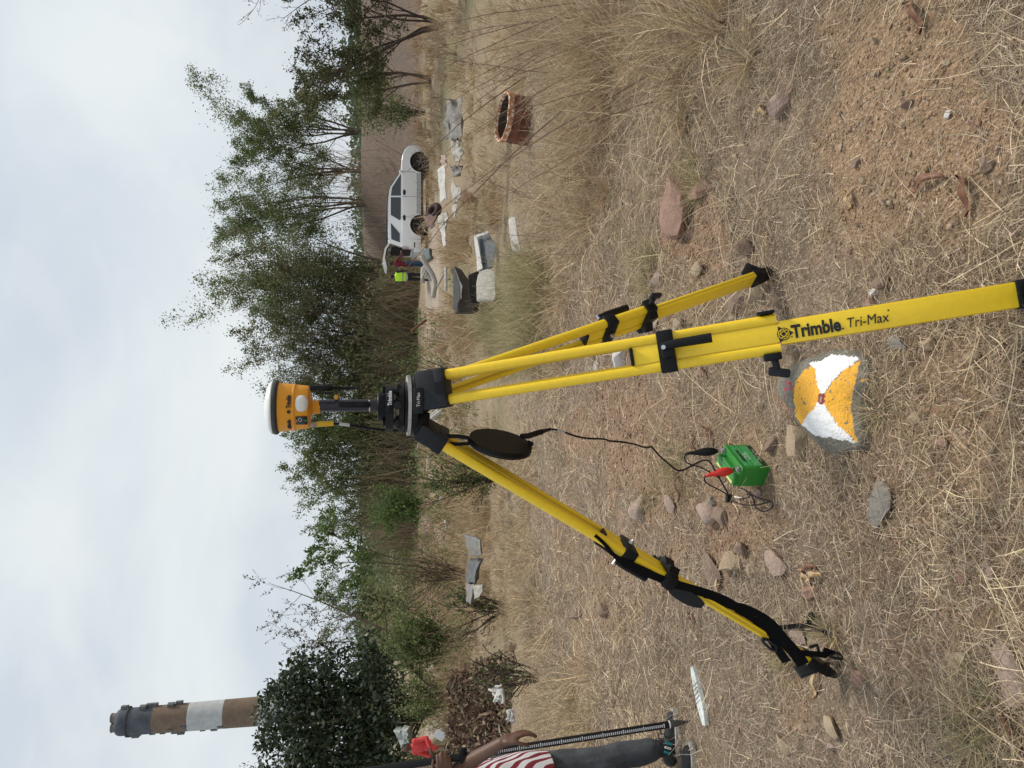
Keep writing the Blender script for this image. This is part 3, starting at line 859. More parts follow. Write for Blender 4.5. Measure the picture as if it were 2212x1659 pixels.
mb = MB(); mb.box(BP(la / 2, -.0014, hb * .17), (la * .84, .001, hb * .17), Mb_); mb.build('label_band', M_print2, bt)
mb = MB(); mb.box(BP(la / 2, lb_ - .010, hb + .0218), (la * .84, .010, .0008), Mb_); mb.build('top_sticker', mat('sticker_yellow', (.62, .68, .20), .5), bt)
text('lettering', 'AMARON', M_print2, BP(la * .5, -.0016, hb * .74), e1, (0, 0, 1), .018, bt, .0008, fit=la * .50, depth=.0005)
text('lettering', 'PRO', mat('pale_print', (.30, .55, .33), .5), BP(la * .5, -.0016, hb * .60), e1, (0, 0, 1), .012, bt, .0004, fit=la * .2, depth=.0005)
text('lettering', 'RIDER', bpy.data.materials['pale_print'], BP(la * .5, -.0016, hb * .50), e1, (0, 0, 1), .014, bt, .0004, fit=la * .34, depth=.0005)
mb = MB(); mb.tube([BP(la * .5 + .010 * cos(a), -.0014, hb * .36 + .006 * sin(a)) for a in np.linspace(0, 2 * pi, 13)], .0005, 4); mb.build('label_mark', M_print2, bt)
text('lettering', '12V 5Ah', bpy.data.materials['pale_print'], BP(la * .5, -.0022, hb * .17), e1, (0, 0, 1), .010, bt, 0, fit=la * .5, depth=.0004)
for ea in (.016, la - .016):
    mb = MB(); mb.box(BP(ea, .016, hb + .008), (.016, .014, .015), Mb_, .002); mb.tube([BP(ea, .004, hb + .008), BP(ea, .012, hb + .008)], .005, 8); mb.build('terminal', M_steel, bt, 35)
M_red = mat('red_boot', (.62, .025, .015), .5, noise=.08, nscale=30)
def clip(ea, tipd, Yt, material, label):
    b0 = BP(ea, .016, hb + .012); tip = at(*tipd, Yt); d = (tip - b0)
    c_ = thing('battery_clip', b0, label, 'clip')
    rs = [.0080, .0155, .0175, .0165, .0130, .0088, .0064, .0060]
    mb = MB(); n = len(rs)
    mb.tube([b0 + d * (.14 + .86 * k / (n - 1)) + Vector((0, 0, .004 * sin(pi * k / (n - 1)))) for k in range(n)], rs, 14); mb.build('boot', material, c_, True)
    mb = MB(); q = d.normalized(); sd_ = q.cross(Vector((0, 1, 0))).normalized()
    for s__ in (-1, 1): mb.ribbon([b0 - q * .012 + sd_ * .004 * s__, b0 + q * .01 + sd_ * .010 * s__, b0 + d * .3 + sd_ * .008 * s__], .010, sd_, .0016)
    mb.build('jaw', M_steel, c_)
    return tip
zz = (2600, 1650, 3.687)
tR = clip(.016, zp(zz, [(655, 825)])[0], 2.62, M_red, 'red rubber clip gripping the near battery terminal')
tB = clip(la - .016, zp(zz, [(375, 500)])[0], 2.76, M_blk, 'black rubber clip gripping the far battery terminal')
def cable(name, lst, Y0, Y1, label, r=.0027, start=None):
    P_ = zp(zz, lst); n = len(P_)
    pts = [at(a, b, Y0 + (Y1 - Y0) * k / (n - 1)) for k, (a, b) in enumerate(P_)]
    if start: pts[0] = start
    pts = above(smoothp(pts, 2), r)
    mb = MB(); mb.tube(pts, r, 8)
    o = mb.build(name, M_blk, None, True, loc=pts[0]); tag(o, label, 'cable'); return o
cable('clip_cable', [(370, 500), (345, 560), (370, 620), (440, 665), (560, 690), (660, 735), (760, 800), (850, 850), (930, 980), (975, 1075)], 2.76, 2.62, 'thin black lead from the black clip curling across to the fuse box', start=tB)
cable('clip_cable', [(640, 830), (630, 880), (690, 950), (800, 1000), (900, 1050), (990, 1110)], 2.62, 2.60, 'thin black lead from the red clip down to the fuse box', start=tR)
f0, = zp(zz, [(1030, 1150)]); fp_ = gp(*f0, lift=.012)
fb = thing('fuse_box', fp_, 'small black fuse holder lying on soil left of the battery', 'fuse holder')
u_ = (gp(*zp(zz, [(1030, 1230)])[0]) - gp(*zp(zz, [(1030, 1070)])[0])).normalized(); v_ = Vector((0, 0, 1)).cross(u_)
mb = MB(); mb.box(fp_, (.036, .020, .022), basis(u_, v_, Vector((0, 0, 1))), .003); mb.build('case', M_blk, fb, 35)
mb = MB(); mb.box(fp_ + u_ * .004, (.004, .0235, .0255), basis(u_, v_, Vector((0, 0, 1))), .001); mb.build('case_seam', M_blk2, fb)
def gcable(lst, label, r=.0027):
    pts = [gp(a, b, lift=r + .020) for a, b in zp(zz, lst)]
    pts = above(smoothp(pts, 2), r + .016)
    mb = MB(); mb.tube(pts, r, 8)
    o = mb.build('ground_cable', M_blk, None, True, loc=pts[0]); tag(o, label, 'cable')
gcable([(1085, 1165), (1160, 1200), (1270, 1240), (1400, 1252), (1520, 1240), (1630, 1205), (1700, 1190), (1722, 1230), (1700, 1290), (1640, 1330), (1560, 1340), (1490, 1310), (1450, 1250), (1440, 1180), (1400, 1100), (1330, 1085)], 'black lead looping on the soil to the right of the fuse holder')
gcable([(1220, 1155), (1310, 1150), (1370, 1130), (1380, 1100), (1340, 1080)], 'short black lead with a white tag beside the fuse holder')
gcable([(1220, 998), (1280, 1010), (1360, 1060), (1450, 1125), (1560, 1160), (1690, 1190)], 'black lead coming out from behind the battery base')
mb = MB(); a, b = zp(zz, [(1100, 1125), (1215, 1155)]); mb.tube([gp(*a, lift=.007), gp(*b, lift=.007)], .004, 8); o = mb.build('cable_tag', M_wht, None, 35, loc=gp(*a)); tag(o, 'white sleeve around the lead beside the fuse holder', 'tag')

# ================================================================== STRAPS ON THE LEFT LEG
eC, PC_, SC_, TC_, NC_, soC, sfC, scC, LC = legC
st = thing('carry_strap', PC_(scC, 0, 0), 'long black webbing carry strap hanging along the left tripod leg', 'strap')
def Yc(xd): return PC_(s_at(HC, SC_, xd, 3)).y
z6 = (2200, 1900, 2.766); z7 = (2700, 2100, 2.766)
s1 = zp(z6, [(395, 575), (450, 620), (520, 690), (580, 770), (640, 820), (800, 890), (950, 960), (1100, 1035), (1250, 1085), (1400, 1130), (1600, 1185), (1800, 1260), (1936, 1340)]) + zp(z7, [(600, 790), (760, 860), (880, 940), (980, 1060), (1080, 1180), (1200, 1310), (1280, 1430)])
pts = smoothp([at(a, b, Yc(a) - .05) for a, b in s1], 1)
wds = np.interp(np.linspace(0, 1, len(pts)), [0, .18, .3, .62, .75, .82, 1], [.010, .012, .018, .020, .024, .038, .040]).tolist()
mb = MB(); mb.ribbon(pts, wds, Vector((-.25, -.9, .4))); mb.build('webbing', M_web, st)
s2 = zp(z6, [(430, 560), (520, 690), (560, 760), (620, 800)]) + zp(z6, [(650, 850), (850, 960), (1080, 1050), (1220, 1110), (1400, 1180), (1650, 1270), (1936, 1370)]) + zp(z7, [(560, 840), (720, 920), (830, 1010), (900, 1110), (1000, 1260), (1100, 1400)])
pts = smoothp([at(a, b, Yc(a) - .03) for a, b in s2], 1)
mb = MB(); mb.ribbon(pts, np.interp(np.linspace(0, 1, len(pts)), [0, .3, .7, 1], [.010, .018, .022, .030]).tolist(), Vector((-.4, -.8, .5))); mb.build('webbing', M_web, st)
pd = zp(z6, [(1180, 1110), (1280, 1180), (1400, 1250), (1500, 1300), (1570, 1335)])
mb = MB(); mb.ribbon([at(a, b, Yc(a) - .02) for a, b in pd], [.02, .040, .045, .038, .02], Vector((.0, -.8, .6)), .008); mb.build('shoulder_pad', M_blk2, st, 35)
bk = zp(z7, [(830, 1150), (900, 1160), (985, 1230), (985, 1280), (920, 1260), (850, 1190), (830, 1150)])
mb = MB(); mb.tube([at(a, b, Yc(a) - .03) for a, b in bk], .005, 6); mb.build('buckle', M_blk2, st)
s3 = zp(z7, [(1010, 1050), (1060, 1025), (1180, 1018), (1300, 1000), (1420, 995), (1470, 1010), (1540, 1040), (1600, 1100)])
mb = MB(); mb.ribbon(smoothp([gp(a, b, lift=.05 - .035 * k / 7) for k, (a, b) in enumerate(s3)], 1), .016, Vector((0, -.5, .8))); mb.build('loose_end', M_web, st)
s4 = zp(z7, [(1400, 985), (1420, 920), (1380, 880), (1430, 870), (1470, 900), (1430, 930)])
mb = MB(); mb.ribbon(smoothp([gp(a, b, lift=.02) for a, b in s4], 1), .018, Vector((.6, -.5, .5))); mb.build('loose_end', M_web, st)
s5 = zp(z7, [(1240, 1300), (1340, 1310), (1440, 1315), (1520, 1330), (1600, 1290), (1500, 1270)])
mb = MB(); mb.ribbon([at(a, b, Yc(1745) - .07) for a, b in s5], .018, Vector((0, -.8, .5))); mb.build('foot_strap', M_web, st)
lp = zp(z7, [(1560, 1330), (1640, 1300), (1710, 1330), (1700, 1370), (1620, 1360), (1570, 1340)])
mb = MB(); mb.tube([at(a, b, Yc(1760) - .07) for a, b in lp], .0045, 6); mb.build('ring', M_blk2, st)
lp = zp(z7, [(1350, 1240), (1430, 1215), (1450, 1290)])
mb = MB(); mb.tube([at(a, b, Yc(1745) - .05) for a, b in lp], .0055, 6); mb.build('ring', M_blk2, st)

# ================================================================== PAINTED STONE
def inpoly(px, py, poly):
    r = np.zeros(len(px), bool); n = len(poly)
    for i in range(n):
        x0, y0 = poly[i]; x1, y1 = poly[(i + 1) % n]
        c_ = ((y0 > py) != (y1 > py)) & (px < (x1 - x0) * (py - y0) / (y1 - y0 + 1e-12) + x0)
        r ^= c_
    return r
def painted_stone():
    zs = (3000, 1350, 3.318)
    outl = zp(zs, [(205, 560), (250, 400), (360, 300), (520, 225), (690, 150), (880, 90), (1080, 55), (1300, 70), (1460, 150), (1490, 300), (1480, 480), (1430, 650), (1400, 850), (1420, 1050), (1460, 1250), (1440, 1420), (1250, 1430), (1000, 1480), (820, 1400), (690, 1260), (540, 1120), (430, 960), (320, 790), (240, 690)])
    c = gp(*zp(zs, [(800, 760)])[0])
    pts = [gp(a, b) for a, b in outl]
    an = np.array([math.atan2(p.y - c.y, p.x - c.x) for p in pts]); rr = np.array([math.hypot(p.y - c.y, p.x - c.x) for p in pts])
    o = np.argsort(an); an = an[o]; rr = rr[o]
    na, nr = 260, 110
    A = np.linspace(-pi, pi, na, endpoint=False)
    RR = np.interp(A, np.concatenate([an - 2 * pi, an, an + 2 * pi]), np.concatenate([rr, rr, rr]))
    k = np.exp(-np.linspace(-2, 2, 15) ** 2); k /= k.sum()
    RR = np.convolve(np.concatenate([RR[-7:], RR, RR[:7]]), k, 'valid')
    f = np.linspace(0, 1, nr)[:, None]
    X = c.x + np.cos(A)[None] * RR[None] * f; Y = c.y + np.sin(A)[None] * RR[None] * f
    top = .068
    Z = height(X.ravel(), Y.ravel()).reshape(X.shape) * .3 + .7 * c.z
    Z = Z + top * (1 - np.broadcast_to(f, X.shape) ** 2.6) - .03 * ss(.93, 1, np.broadcast_to(f, X.shape)) 
    Z = Z + vnoise(X.ravel() * 9, Y.ravel() * 9).reshape(X.shape) * .012 + vnoise(X.ravel() * 60, Y.ravel() * 60).reshape(X.shape) * .003 + vnoise(X.ravel() * 160, Y.ravel() * 160).reshape(X.shape) * .0022
    V = np.stack([X, Y, Z], -1).reshape(-1, 3)
    i, j = np.meshgrid(np.arange(nr - 1), np.arange(na), indexing='ij')
    a = (i * na + j).ravel(); b = (i * na + (j + 1) % na).ravel()
    F = np.stack([a, b, b + na, a + na], 1)
    px, py = projn(V)
    zx = (px * 1.8228 - 3000) * 3.318; zy = (py * 1.8228 - 1350) * 3.318
    zx = zx + vnoise(V[:, 0] * 130, V[:, 1] * 130) * 26 + vnoise(V[:, 0] * 40 + 9, V[:, 1] * 40) * 26; zy = zy + vnoise(V[:, 0] * 130 + 40, V[:, 1] * 130) * 26
    n = len(V)
    g = vnoise(V[:, 0] * 260, V[:, 1] * 260)[:, None]; g2 = vnoise(V[:, 0] * 25, V[:, 1] * 25)[:, None]
    col = np.array([.165, .155, .125]) * (1 + g * .9 + g2 * .35)
    yel = np.array([.78, .40, .035]) * (1 + g * .16); wh = np.array([.78, .79, .80]) * (1 + g * .10)
    chip = vnoise(V[:, 0] * 75 + 5, V[:, 1] * 75) + .6 * vnoise(V[:, 0] * 190, V[:, 1] * 190)
    ctr = (780, 735)
    P_ = {'y': [[(540, 1085), (450, 960), (395, 760), (450, 510), (530, 370), (650, 305), (690, 330), (720, 520), ctr], [(1285, 235), (1195, 600), (1170, 900), (1200, 1120), (1235, 1295), (1000, 1080), (900, 940), ctr, (900, 540), (1090, 330)]],
          'w': [[(600, 262), (760, 240), (900, 150), (1100, 165), (1285, 190), (1230, 235), (1060, 350), (880, 545), ctr, (720, 520), (690, 330)], [(1225, 1310), (960, 1250), (680, 1215), (540, 1080), (560, 980), (690, 840), ctr, (860, 880), (960, 1040), (1120, 1190)]]}
    for poly in P_['y']:
        mk = inpoly(zx, zy, poly) & (chip > -.52); col[mk] = yel[mk]
    for poly in P_['w']:
        mk = inpoly(zx, zy, poly) & (chip > -.62); col[mk] = wh[mk]
    mk = inpoly(zx, zy, [(1280, 490), (1340, 455), (1410, 440), (1415, 465), (1370, 480), (1350, 505), (1320, 510)]); col[mk] = yel[mk]
    mk = ((np.abs(zx - 782) / 46) ** 3 + (np.abs(zy - 732) / 72) ** 3) < 1; col[mk] = np.array([.25, .035, .045])
    mk = (((zx - 775) / 18) ** 2 + ((zy - 735) / 36) ** 2) < 1; col[mk] = np.array([.30, .27, .24])
    redp = [[(370, 500), (395, 505), (400, 560), (390, 620), (355, 645), (345, 620), (370, 590), (375, 545), (345, 550), (338, 530)], [(290, 590), (310, 565), (330, 585), (310, 615), (300, 640), (288, 620)], [(300, 500), (318, 492), (322, 510), (305, 560), (298, 540)], [(292, 670), (306, 665), (304, 710), (294, 700)], [(300, 770), (312, 765), (318, 810), (304, 815)], [(360, 860), (385, 870), (388, 905), (368, 900)]]
    for poly in redp:
        mk = inpoly(zx, zy, poly) & (chip > -.3); col[mk] = np.array([.36, .04, .07])
    ms = mat('painted_rock', (.2, .2, .2), .75, attr='col', noise=.10, nscale=150, bump=.5, bscale=170)
    o = npmesh('painted_stone', V, F, ms, col, smooth=True, loc=tuple(c))
    tag(o, 'grey boulder painted with orange and white survey wedges under the tripod', 'stone')
    return c
PS = painted_stone()

# ================================================================== STRUCTURES FAR AWAY
def chimney():
    Yc_ = 700.0
    def zz_(xd): return CAMH - Yc_ * tan(atan((xd - 1106) / FPX) + PITCH)
    xt = at(300, 1557, Yc_).x; 
    base_z = -5
    ztop = zz_(254)
    ch = thing('power_station_chimney', (xt, Yc_, 0), 'tall banded concrete chimney with brown and white rings rising behind dark tree', 'chimney')
    def rad(z): return 11.2 + (ztop - z) / ztop * 2.4
    Mc = {'black': mat('hazed_black_concrete', (.085, .095, .115), .9, noise=.35, nscale=.12, dirt=((.11, .12, .14), .25, .5, .75)),  # black made paler in its colour to stand in for slight haze
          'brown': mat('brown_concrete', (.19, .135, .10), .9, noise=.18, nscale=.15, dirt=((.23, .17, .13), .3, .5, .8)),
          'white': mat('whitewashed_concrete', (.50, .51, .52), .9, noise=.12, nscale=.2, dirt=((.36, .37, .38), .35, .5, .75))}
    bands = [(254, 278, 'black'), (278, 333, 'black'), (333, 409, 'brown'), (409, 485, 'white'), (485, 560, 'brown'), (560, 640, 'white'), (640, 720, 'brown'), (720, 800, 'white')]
    for a, b, c_ in bands:
        za, zb_ = zz_(a), (zz_(b) if b < 800 else base_z)
        za -= .02
        n = 3
        prof = [(rad(zb_ + (za - zb_) * k / n) , zb_ + (za - zb_) * k / n) for k in range(n + 1)]
        if a == 254: prof = prof[:-1] + [(rad(za) * .97, za - 1.5), (rad(za) * .88, za)]
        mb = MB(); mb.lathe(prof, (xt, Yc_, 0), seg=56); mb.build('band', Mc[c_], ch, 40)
    for zr in (278,):
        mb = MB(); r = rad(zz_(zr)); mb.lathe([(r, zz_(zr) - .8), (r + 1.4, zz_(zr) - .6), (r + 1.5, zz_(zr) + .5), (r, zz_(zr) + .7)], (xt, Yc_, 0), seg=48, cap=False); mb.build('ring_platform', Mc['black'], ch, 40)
    for sgn in (-1, 1):
        mb = MB(); mb.lathe([(3.9, ztop - 1), (3.9, ztop + 5.0), (3.6, ztop + 5.4)], (xt + sgn * 4.3, Yc_, 0), seg=28); mb.lathe([(4.15, ztop + 4.2), (4.15, ztop + 4.9)], (xt + sgn * 4.3, Yc_, 0), seg=28)
        mb.build('flue', mat('weathered_flue', (.16, .14, .12), .8, noise=.2, nscale=.4), ch, 40)
    Mp = mat('grey_steelwork', (.12, .13, .13), .7)
    k = 0
    for xd, yd in ((254 + 12, 1509), (308, 1503), (330, 1505), (368, 1499), (384, 1498), (280, 1588), (291, 1587), (374, 1579), (389, 1578), (459, 1572), (320, 1518)):
        z_ = zz_(xd + 2); sgn = 1 if yd < 1540 else -1
        a = (R(0) if sgn > 0 else pi) + (R(-8) if k % 2 else R(6))
        r = rad(z_) + 1.0
        mb = MB(); mb.box((xt + r * cos(a), Yc_ + r * sin(a), z_), (3.0, 4.0, 5.0), Matrix.Rotation(a, 3, 'Z')); mb.box((xt + (r - .3) * cos(a), Yc_ + (r - .3) * sin(a), z_ - 3.0), (3.8, 4.4, .4), Matrix.Rotation(a, 3, 'Z')); mb.build('light_platform', Mp, ch); k += 1
    for xd, yd in ((400, 1523), (352, 1542), (394, 1568), (438, 1555), (462, 1538), (478, 1530), (330, 1575), (372, 1528), (300, 1540)):
        z_ = zz_(xd + 2); v = (829.5 - yd) / FPX * 690 - xt; v = max(-.93, min(.93, v / rad(z_)))
        a = -math.acos(v); r = rad(z_) + .25
        mb = MB(); mb.box((xt + r * cos(a), Yc_ + r * sin(a), z_), (1.2, 2.0, 4.4), Matrix.Rotation(a, 3, 'Z')); mb.build('duct_box', Mp, ch); k += 1
chimney()

# pale sheds on the skyline
for (y0, y1, x0, Yd, lab) in ((1238, 1302, 781, 190, 'long low pale shed roof far away left of the tripod'), ):
    a = at(x0, y1, Yd); b = at(x0, y0, Yd)
    t = thing('industrial_shed', ((a.x + b.x) / 2, Yd, 0), lab, 'shed')
    mb = MB(); mb.box(((a.x + b.x) / 2, Yd + 8, a.z - 4), (b.x - a.x, 16, 6.4)); mb.build('wall', mat('shed_wall', (.33, .34, .33), .8), t)
    mb = MB(); mb.prism([(-9, 0), (9, 0), (0, 1.9)], b.x - a.x + 1, basis(Vector((0, 1, 0)), Vector((0, 0, 1)), Vector((1, 0, 0))), (a.x - .5, Yd + 8, a.z - .8)); mb.build('roof', mat('shed_roof', (.52, .54, .55), .6), t)
    for q in (.25, .7):
        mb = MB(); mb.lathe([(.8, a.z + .3), (.8, a.z + 2.6), (1.1, a.z + 2.7), (1.1, a.z + 3.1)], (a.x + (b.x - a.x) * q, Yd + 8, 0), seg=10); mb.build('roof_vent', bpy.data.materials['shed_wall'], t)

# ================================================================== TREES AND BUSHES
def leafmat(name, rough=.6, tr=.35, spec=.3):
    return mat(name, (.1, .12, .05), rough, spec=spec, attr='col', transl=tr)
M_leaf = leafmat('soft_leaf'); M_leafd = leafmat('glossy_leaf', .38, .16, .5)
M_bark = mat('grey_brown_bark', (.115, .085, .060), .9, noise=.3, nscale=6)
M_twig = mat('dark_twig', (.055, .036, .028), .9, noise=.3, nscale=9)
GREEN = [(.135, .18, .06), (.105, .15, .05), (.17, .21, .075), (.09, .12, .045), (.19, .21, .085)]
OLIVE = [(.155, .17, .075), (.125, .14, .06), (.18, .18, .085), (.10, .115, .05)]
BRIGHT = [(.12, .20, .05), (.09, .16, .04), (.16, .23, .07), (.07, .12, .035)]
DARK = [(.030, .048, .022), (.022, .038, .018), (.045, .062, .030), (.06, .085, .035), (.05, .075, .035), (.035, .055, .025)]

def grow(base, height_, spread, nstem, seed, levels=2, fan=.5, br=7, lean=(0, 0), stemr=.07, low=.25, wob=.12):
    """returns list of (points, radii) limbs and list of tip points with local spread"""
    r = random.Random(seed)
    limbs, tips = [], []
    def limb(p, d, ln, rad, lev):
        n = 7 if lev == 0 else 5
        pts = [p.copy()]; q = p.copy(); dd = d.normalized()
        for k in range(n):
            dd = (dd + Vector((r.gauss(0, wob), r.gauss(0, wob), r.gauss(0, wob * .6) + (.05 if lev else .03)))).normalized()
            q = q + dd * ln / n; pts.append(q.copy())
        rs = [max(rad * (1 - .85 * k / n), .006) for k in range(n + 1)]
        limbs.append((pts, rs, lev))
        if lev >= levels:
            for k in range(1, n + 1): tips.append((pts[k], ln * .22))
            return
        nb = br if lev == 0 else max(3, br - 2)
        for k in range(nb):
            f = low + (1 - low) * (k + r.random()) / nb
            i = min(int(f * n), n - 1); pp = pts[i].lerp(pts[i + 1], f * n - i)
            dirn = (pts[i + 1] - pts[i]).normalized()
            s = Vector((r.gauss(0, 1), r.gauss(0, 1), r.gauss(.15, .5))).normalized()
            nd = (dirn * .75 + s * (.75 if lev == 0 else .85)).normalized()
            limb(pp, nd, ln * (.36 if lev == 0 else .42) * r.uniform(.7, 1.25) * (1.15 - .45 * f), rs[i] * .55, lev + 1)
        tips.append((pts[-1], ln * .12))
    for s in range(nstem):
        a = r.uniform(0, 2 * pi); f = fan * r.uniform(.25, 1)
        d = Vector((cos(a) * f * spread + lean[0], sin(a) * f * spread * .7 + lean[1], 1))
        h_ = height_ * r.uniform(.72, 1.0)
        limb(base + Vector((cos(a) * .22 * spread * r.random(), sin(a) * .2 * r.random(), 0)), d, h_ * d.length * .97, stemr * r.uniform(.7, 1.2), 0)
    return limbs, tips

def tree(name, x, Y, ztop, label, pal, leaves, nstem=6, spread=1.0, fan=.5, seed=1, leaf=.14, material=None, br=7, levels=2, lean=(0, 0), stemr=.07, low=.25, clump=1.0, cat='tree', group=None, twigs=True, aspect=.45, wob=.12, zb_=None, bark=None):
    zb0 = H(x, Y) if zb_ is None else zb_
    base = Vector((x, Y, zb0 - .05))
    hh = ztop - zb0
    limbs, tips = grow(base, hh, spread, nstem, seed, levels, fan, br, lean, stemr, low, wob)
    e = thing(name, tuple(base), label, cat, group)
    st = MB()
    for pts, rs, lev in limbs:
        st.tube(pts, rs, 6 if lev == 0 else (4 if lev == 1 else 3), cap=False)
    st.build('trunk', bark or M_bark, e, True)
    if leaves:
        rg = np.random.default_rng(seed + 100)
        T_ = np.array([t[0] for t in tips]); S_ = np.array([t[1] for t in tips])
        wgt = rg.random(len(T_)) ** 1.5 + .15; wgt /= wgt.sum()
        k = rg.choice(len(T_), leaves, p=wgt)
        P_ = T_[k] + rg.normal(size=(leaves, 3)) * (S_[k] * .55 * clump)[:, None]
        P_[:, 2] = np.maximum(P_[:, 2], zb0 + .05)
        tint = np.clip(rg.normal(1, .18, len(T_)), .6, 1.5)[k]
        col = pick(pal, leaves, rg) * tint[:, None]
        V, F, cc = leafquads(P_, leaf * rg.uniform(.6, 1.4, leaves), col, rg, aspect)
        npmesh('crown', V, F, material or M_leaf, cc, e)
    return e

def Xof(yd, Y): return at(800, yd, Y).x
def Zof(xd, Y): return CAMH - Y * tan(atan((xd - 1106) / FPX) + PITCH)
TREES = [ # yd, Y, top xd, nstem, spread, leaves, palette, seed, label
    (285, 47, 452, 6, .62, 15000, GREEN, 11, 'tall airy green tree on the mound right of the parked car', 0),
    (372, 50, 520, 5, .5, 8000, GREEN, 47, 'airy green tree on the mound between two taller ones above the car', 0),
    (440, 46, 436, 6, .60, 13000, GREEN, 12, 'tall airy green tree straight behind the roof of the parked car', 0),
    (575, 43, 462, 9, .55, 18000, GREEN, 13, 'tall many-stemmed green tree behind the open tailgate', 0),
    (650, 42, 492, 9, .50, 16000, OLIVE, 14, 'many-stemmed olive green tree behind the person in the yellow vest', 0),
    (735, 43, 540, 8, .50, 15000, OLIVE, 15, 'olive green tree just right of the satellite receiver', 0),
    (815, 42, 600, 8, .48, 11000, OLIVE, 16, 'lower olive tree directly behind the satellite receiver', 0),
    (905, 42, 640, 8, .45, 9500, GREEN, 17, 'thin green tree just left of the satellite receiver', 0),
    (975, 41, 612, 8, .45, 10500, GREEN, 18, 'taller green tree second left of the satellite receiver', 0),
    (1050, 42, 652, 6, .5, 7000, GREEN, 19, 'sparse see-through tree between the receiver and the single-stem tree', 0),
    (1125, 44, 690, 5, .5, 4200, GREEN, 20, 'very sparse low tree above the distant green ridge', 0),
    (1310, 44, 690, 6, .5, 4500, GREEN, 21, 'wispy tree right of the feathery tree by the dark broadleaf tree', 0),
    (165, 30, 590, 3, .7, 5200, OLIVE, 22, 'slender leaning twin-stemmed tree with brownish green leaves at right', 0),
]
for (yd, Y, top, ns, spd, lv, pal, seed, lab, _) in TREES:
    tree('airy_tree', Xof(yd, Y), Y, Zof(top, Y), lab, pal, int(lv * 1.5), ns, spd, .55, seed, .125, group='airy trees along the far side', clump=1.5, low=.14)
tree('slim_tree', Xof(1232, 24.5), 24.5, Zof(605, 24.5), 'bright green slim tree with a single pale stem left of the tripod', BRIGHT, 3600, 2, .45, .35, 31, .11, stemr=.05, low=.42, clump=.9, br=9)
tree('feathery_tree', Xof(1400, 33), 33, Zof(545, 33), 'nearly bare feathery tree leaning beside the dark broadleaf tree', [(.07, .065, .035), (.05, .055, .03), (.09, .07, .04)], 2600, 4, 1.0, .8, 33, .11, stemr=.06, low=.3, clump=.6, wob=.1, lean=(-.12, 0))
# dark broadleaf tree
def dark_tree():
    Y = 25; x = Xof(1530, Y); z0 = H(x, Y)
    e = thing('broadleaf_tree', (x, Y, z0), 'dense dark broadleaf tree in front of the banded chimney', 'tree')
    limbs, tips = grow(Vector((x, Y, z0)), 4.6, 1.25, 6, 41, 2, .8, 8, stemr=.10, low=.2)
    st = MB()
    for pts, rs, lev in limbs: st.tube(pts, rs, 6 if lev == 0 else 4, cap=False)
    st.build('trunk', M_twig, e, True)
    rg = np.random.default_rng(5)
    blobs = []
    for (yd, xd, r) in ((1540, 640, 1.5), (1480, 690, 1.3), (1440, 760, 1.15), (1410, 800, .8), (1590, 640, 1.3), (1640, 720, 1.6), (1560, 740, 1.6), (1500, 810, 1.2), (1600, 820, 1.3), (1530, 600, .8), (1460, 660, .85), (1690, 700, 1.5), (1700, 800, 1.4), (1575, 590, .55), (1660, 655, .7)):
        blobs.append((Xof(yd, Y), Y + rg.uniform(-.6, .6), Zof(xd, Y), r))
    P_ = []; 
    for bx, by, bz, r in blobs:
        n = int(1150 * r * r)
        d = rg.normal(size=(n, 3)); d /= np.linalg.norm(d, axis=1, keepdims=True)
        rr = r * rg.uniform(.35, 1.08, n) ** .6
        dd = d * rr[:, None]; dd[:, 1] *= .9
        sel = (vnoise(dd[:, 0] * 2.2 + bx, dd[:, 2] * 2.2 + bz) + vnoise(dd[:, 1] * 2.2, dd[:, 2] * 3 + 5)) > -.28
        P_.append((dd + np.array([bx, by, bz]))[sel])
    P_ = np.concatenate(P_); n = len(P_)
    V, F, cc = leafquads(P_, rg.uniform(.11, .24, n), pick(DARK, n, rg, .2), rg, .5)
    npmesh('crown', V, F, M_leafd, cc, e)
dark_tree()
tree('thorn_tree', Xof(-25, 21), 21, Zof(395, 21), 'dark bare-twigged thorn tree reaching in at the right edge', [(.06, .055, .025), (.05, .04, .02), (.08, .07, .03)], 3200, 7, .95, .8, 52, .06, bark=M_twig, stemr=.085, clump=.9, br=8, low=.25, wob=.13)
tree('thorn_tree', Xof(40, 27), 27, Zof(600, 27), 'dark leafy thorn tree standing behind the bare twigs at right', [(.05, .06, .025), (.04, .05, .02), (.09, .08, .03)], 9000, 6, .8, .8, 55, .11, bark=M_twig, stemr=.06, clump=1.2, br=8)

# brush: bushes one can tell apart
def bush(yd, xbase, Y, xtop, wpx, label, pal, leaves, seed, leaf=.07, nst=14, bark=None, clump=1.0, cat='bush', name='bush', group=None):
    x = Xof(yd, Y); zt = Zof(xtop, Y)
    h_ = max(zt - H(x, Y), .3); wm_ = wpx / FPX * Y / 2
    tree(name, x, Y, zt, label, pal, leaves, nst, max(wm_ / h_, .3), 1.0, seed, leaf, br=6, levels=1, stemr=.018, low=.15, clump=clump, cat=cat, bark=bark or M_twig, group=group)
bush(1090, 900, 30, 805, 110, 'rounded fresh green bush by the pale track', BRIGHT, 5200, 61, .10, 14, clump=1.3)
bush(1040, 0, 13.0, 880, 110, 'leafy dark green shrub standing left of the hanging disc', GREEN, 2600, 62, .055, 12)
bush(1390, 0, 20, 838, 170, 'broad green bush at the foot of the feathery tree', GREEN, 6500, 63, .09, 18, clump=1.3)
bush(1520, 0, 20, 855, 90, 'low green bush under the dark broadleaf tree', GREEN, 2600, 64, .07, 12)
bush(1330, 0, 13, 950, 120, 'small olive bush above the grey rubble sheets', OLIVE, 1500, 65, .05, 12)
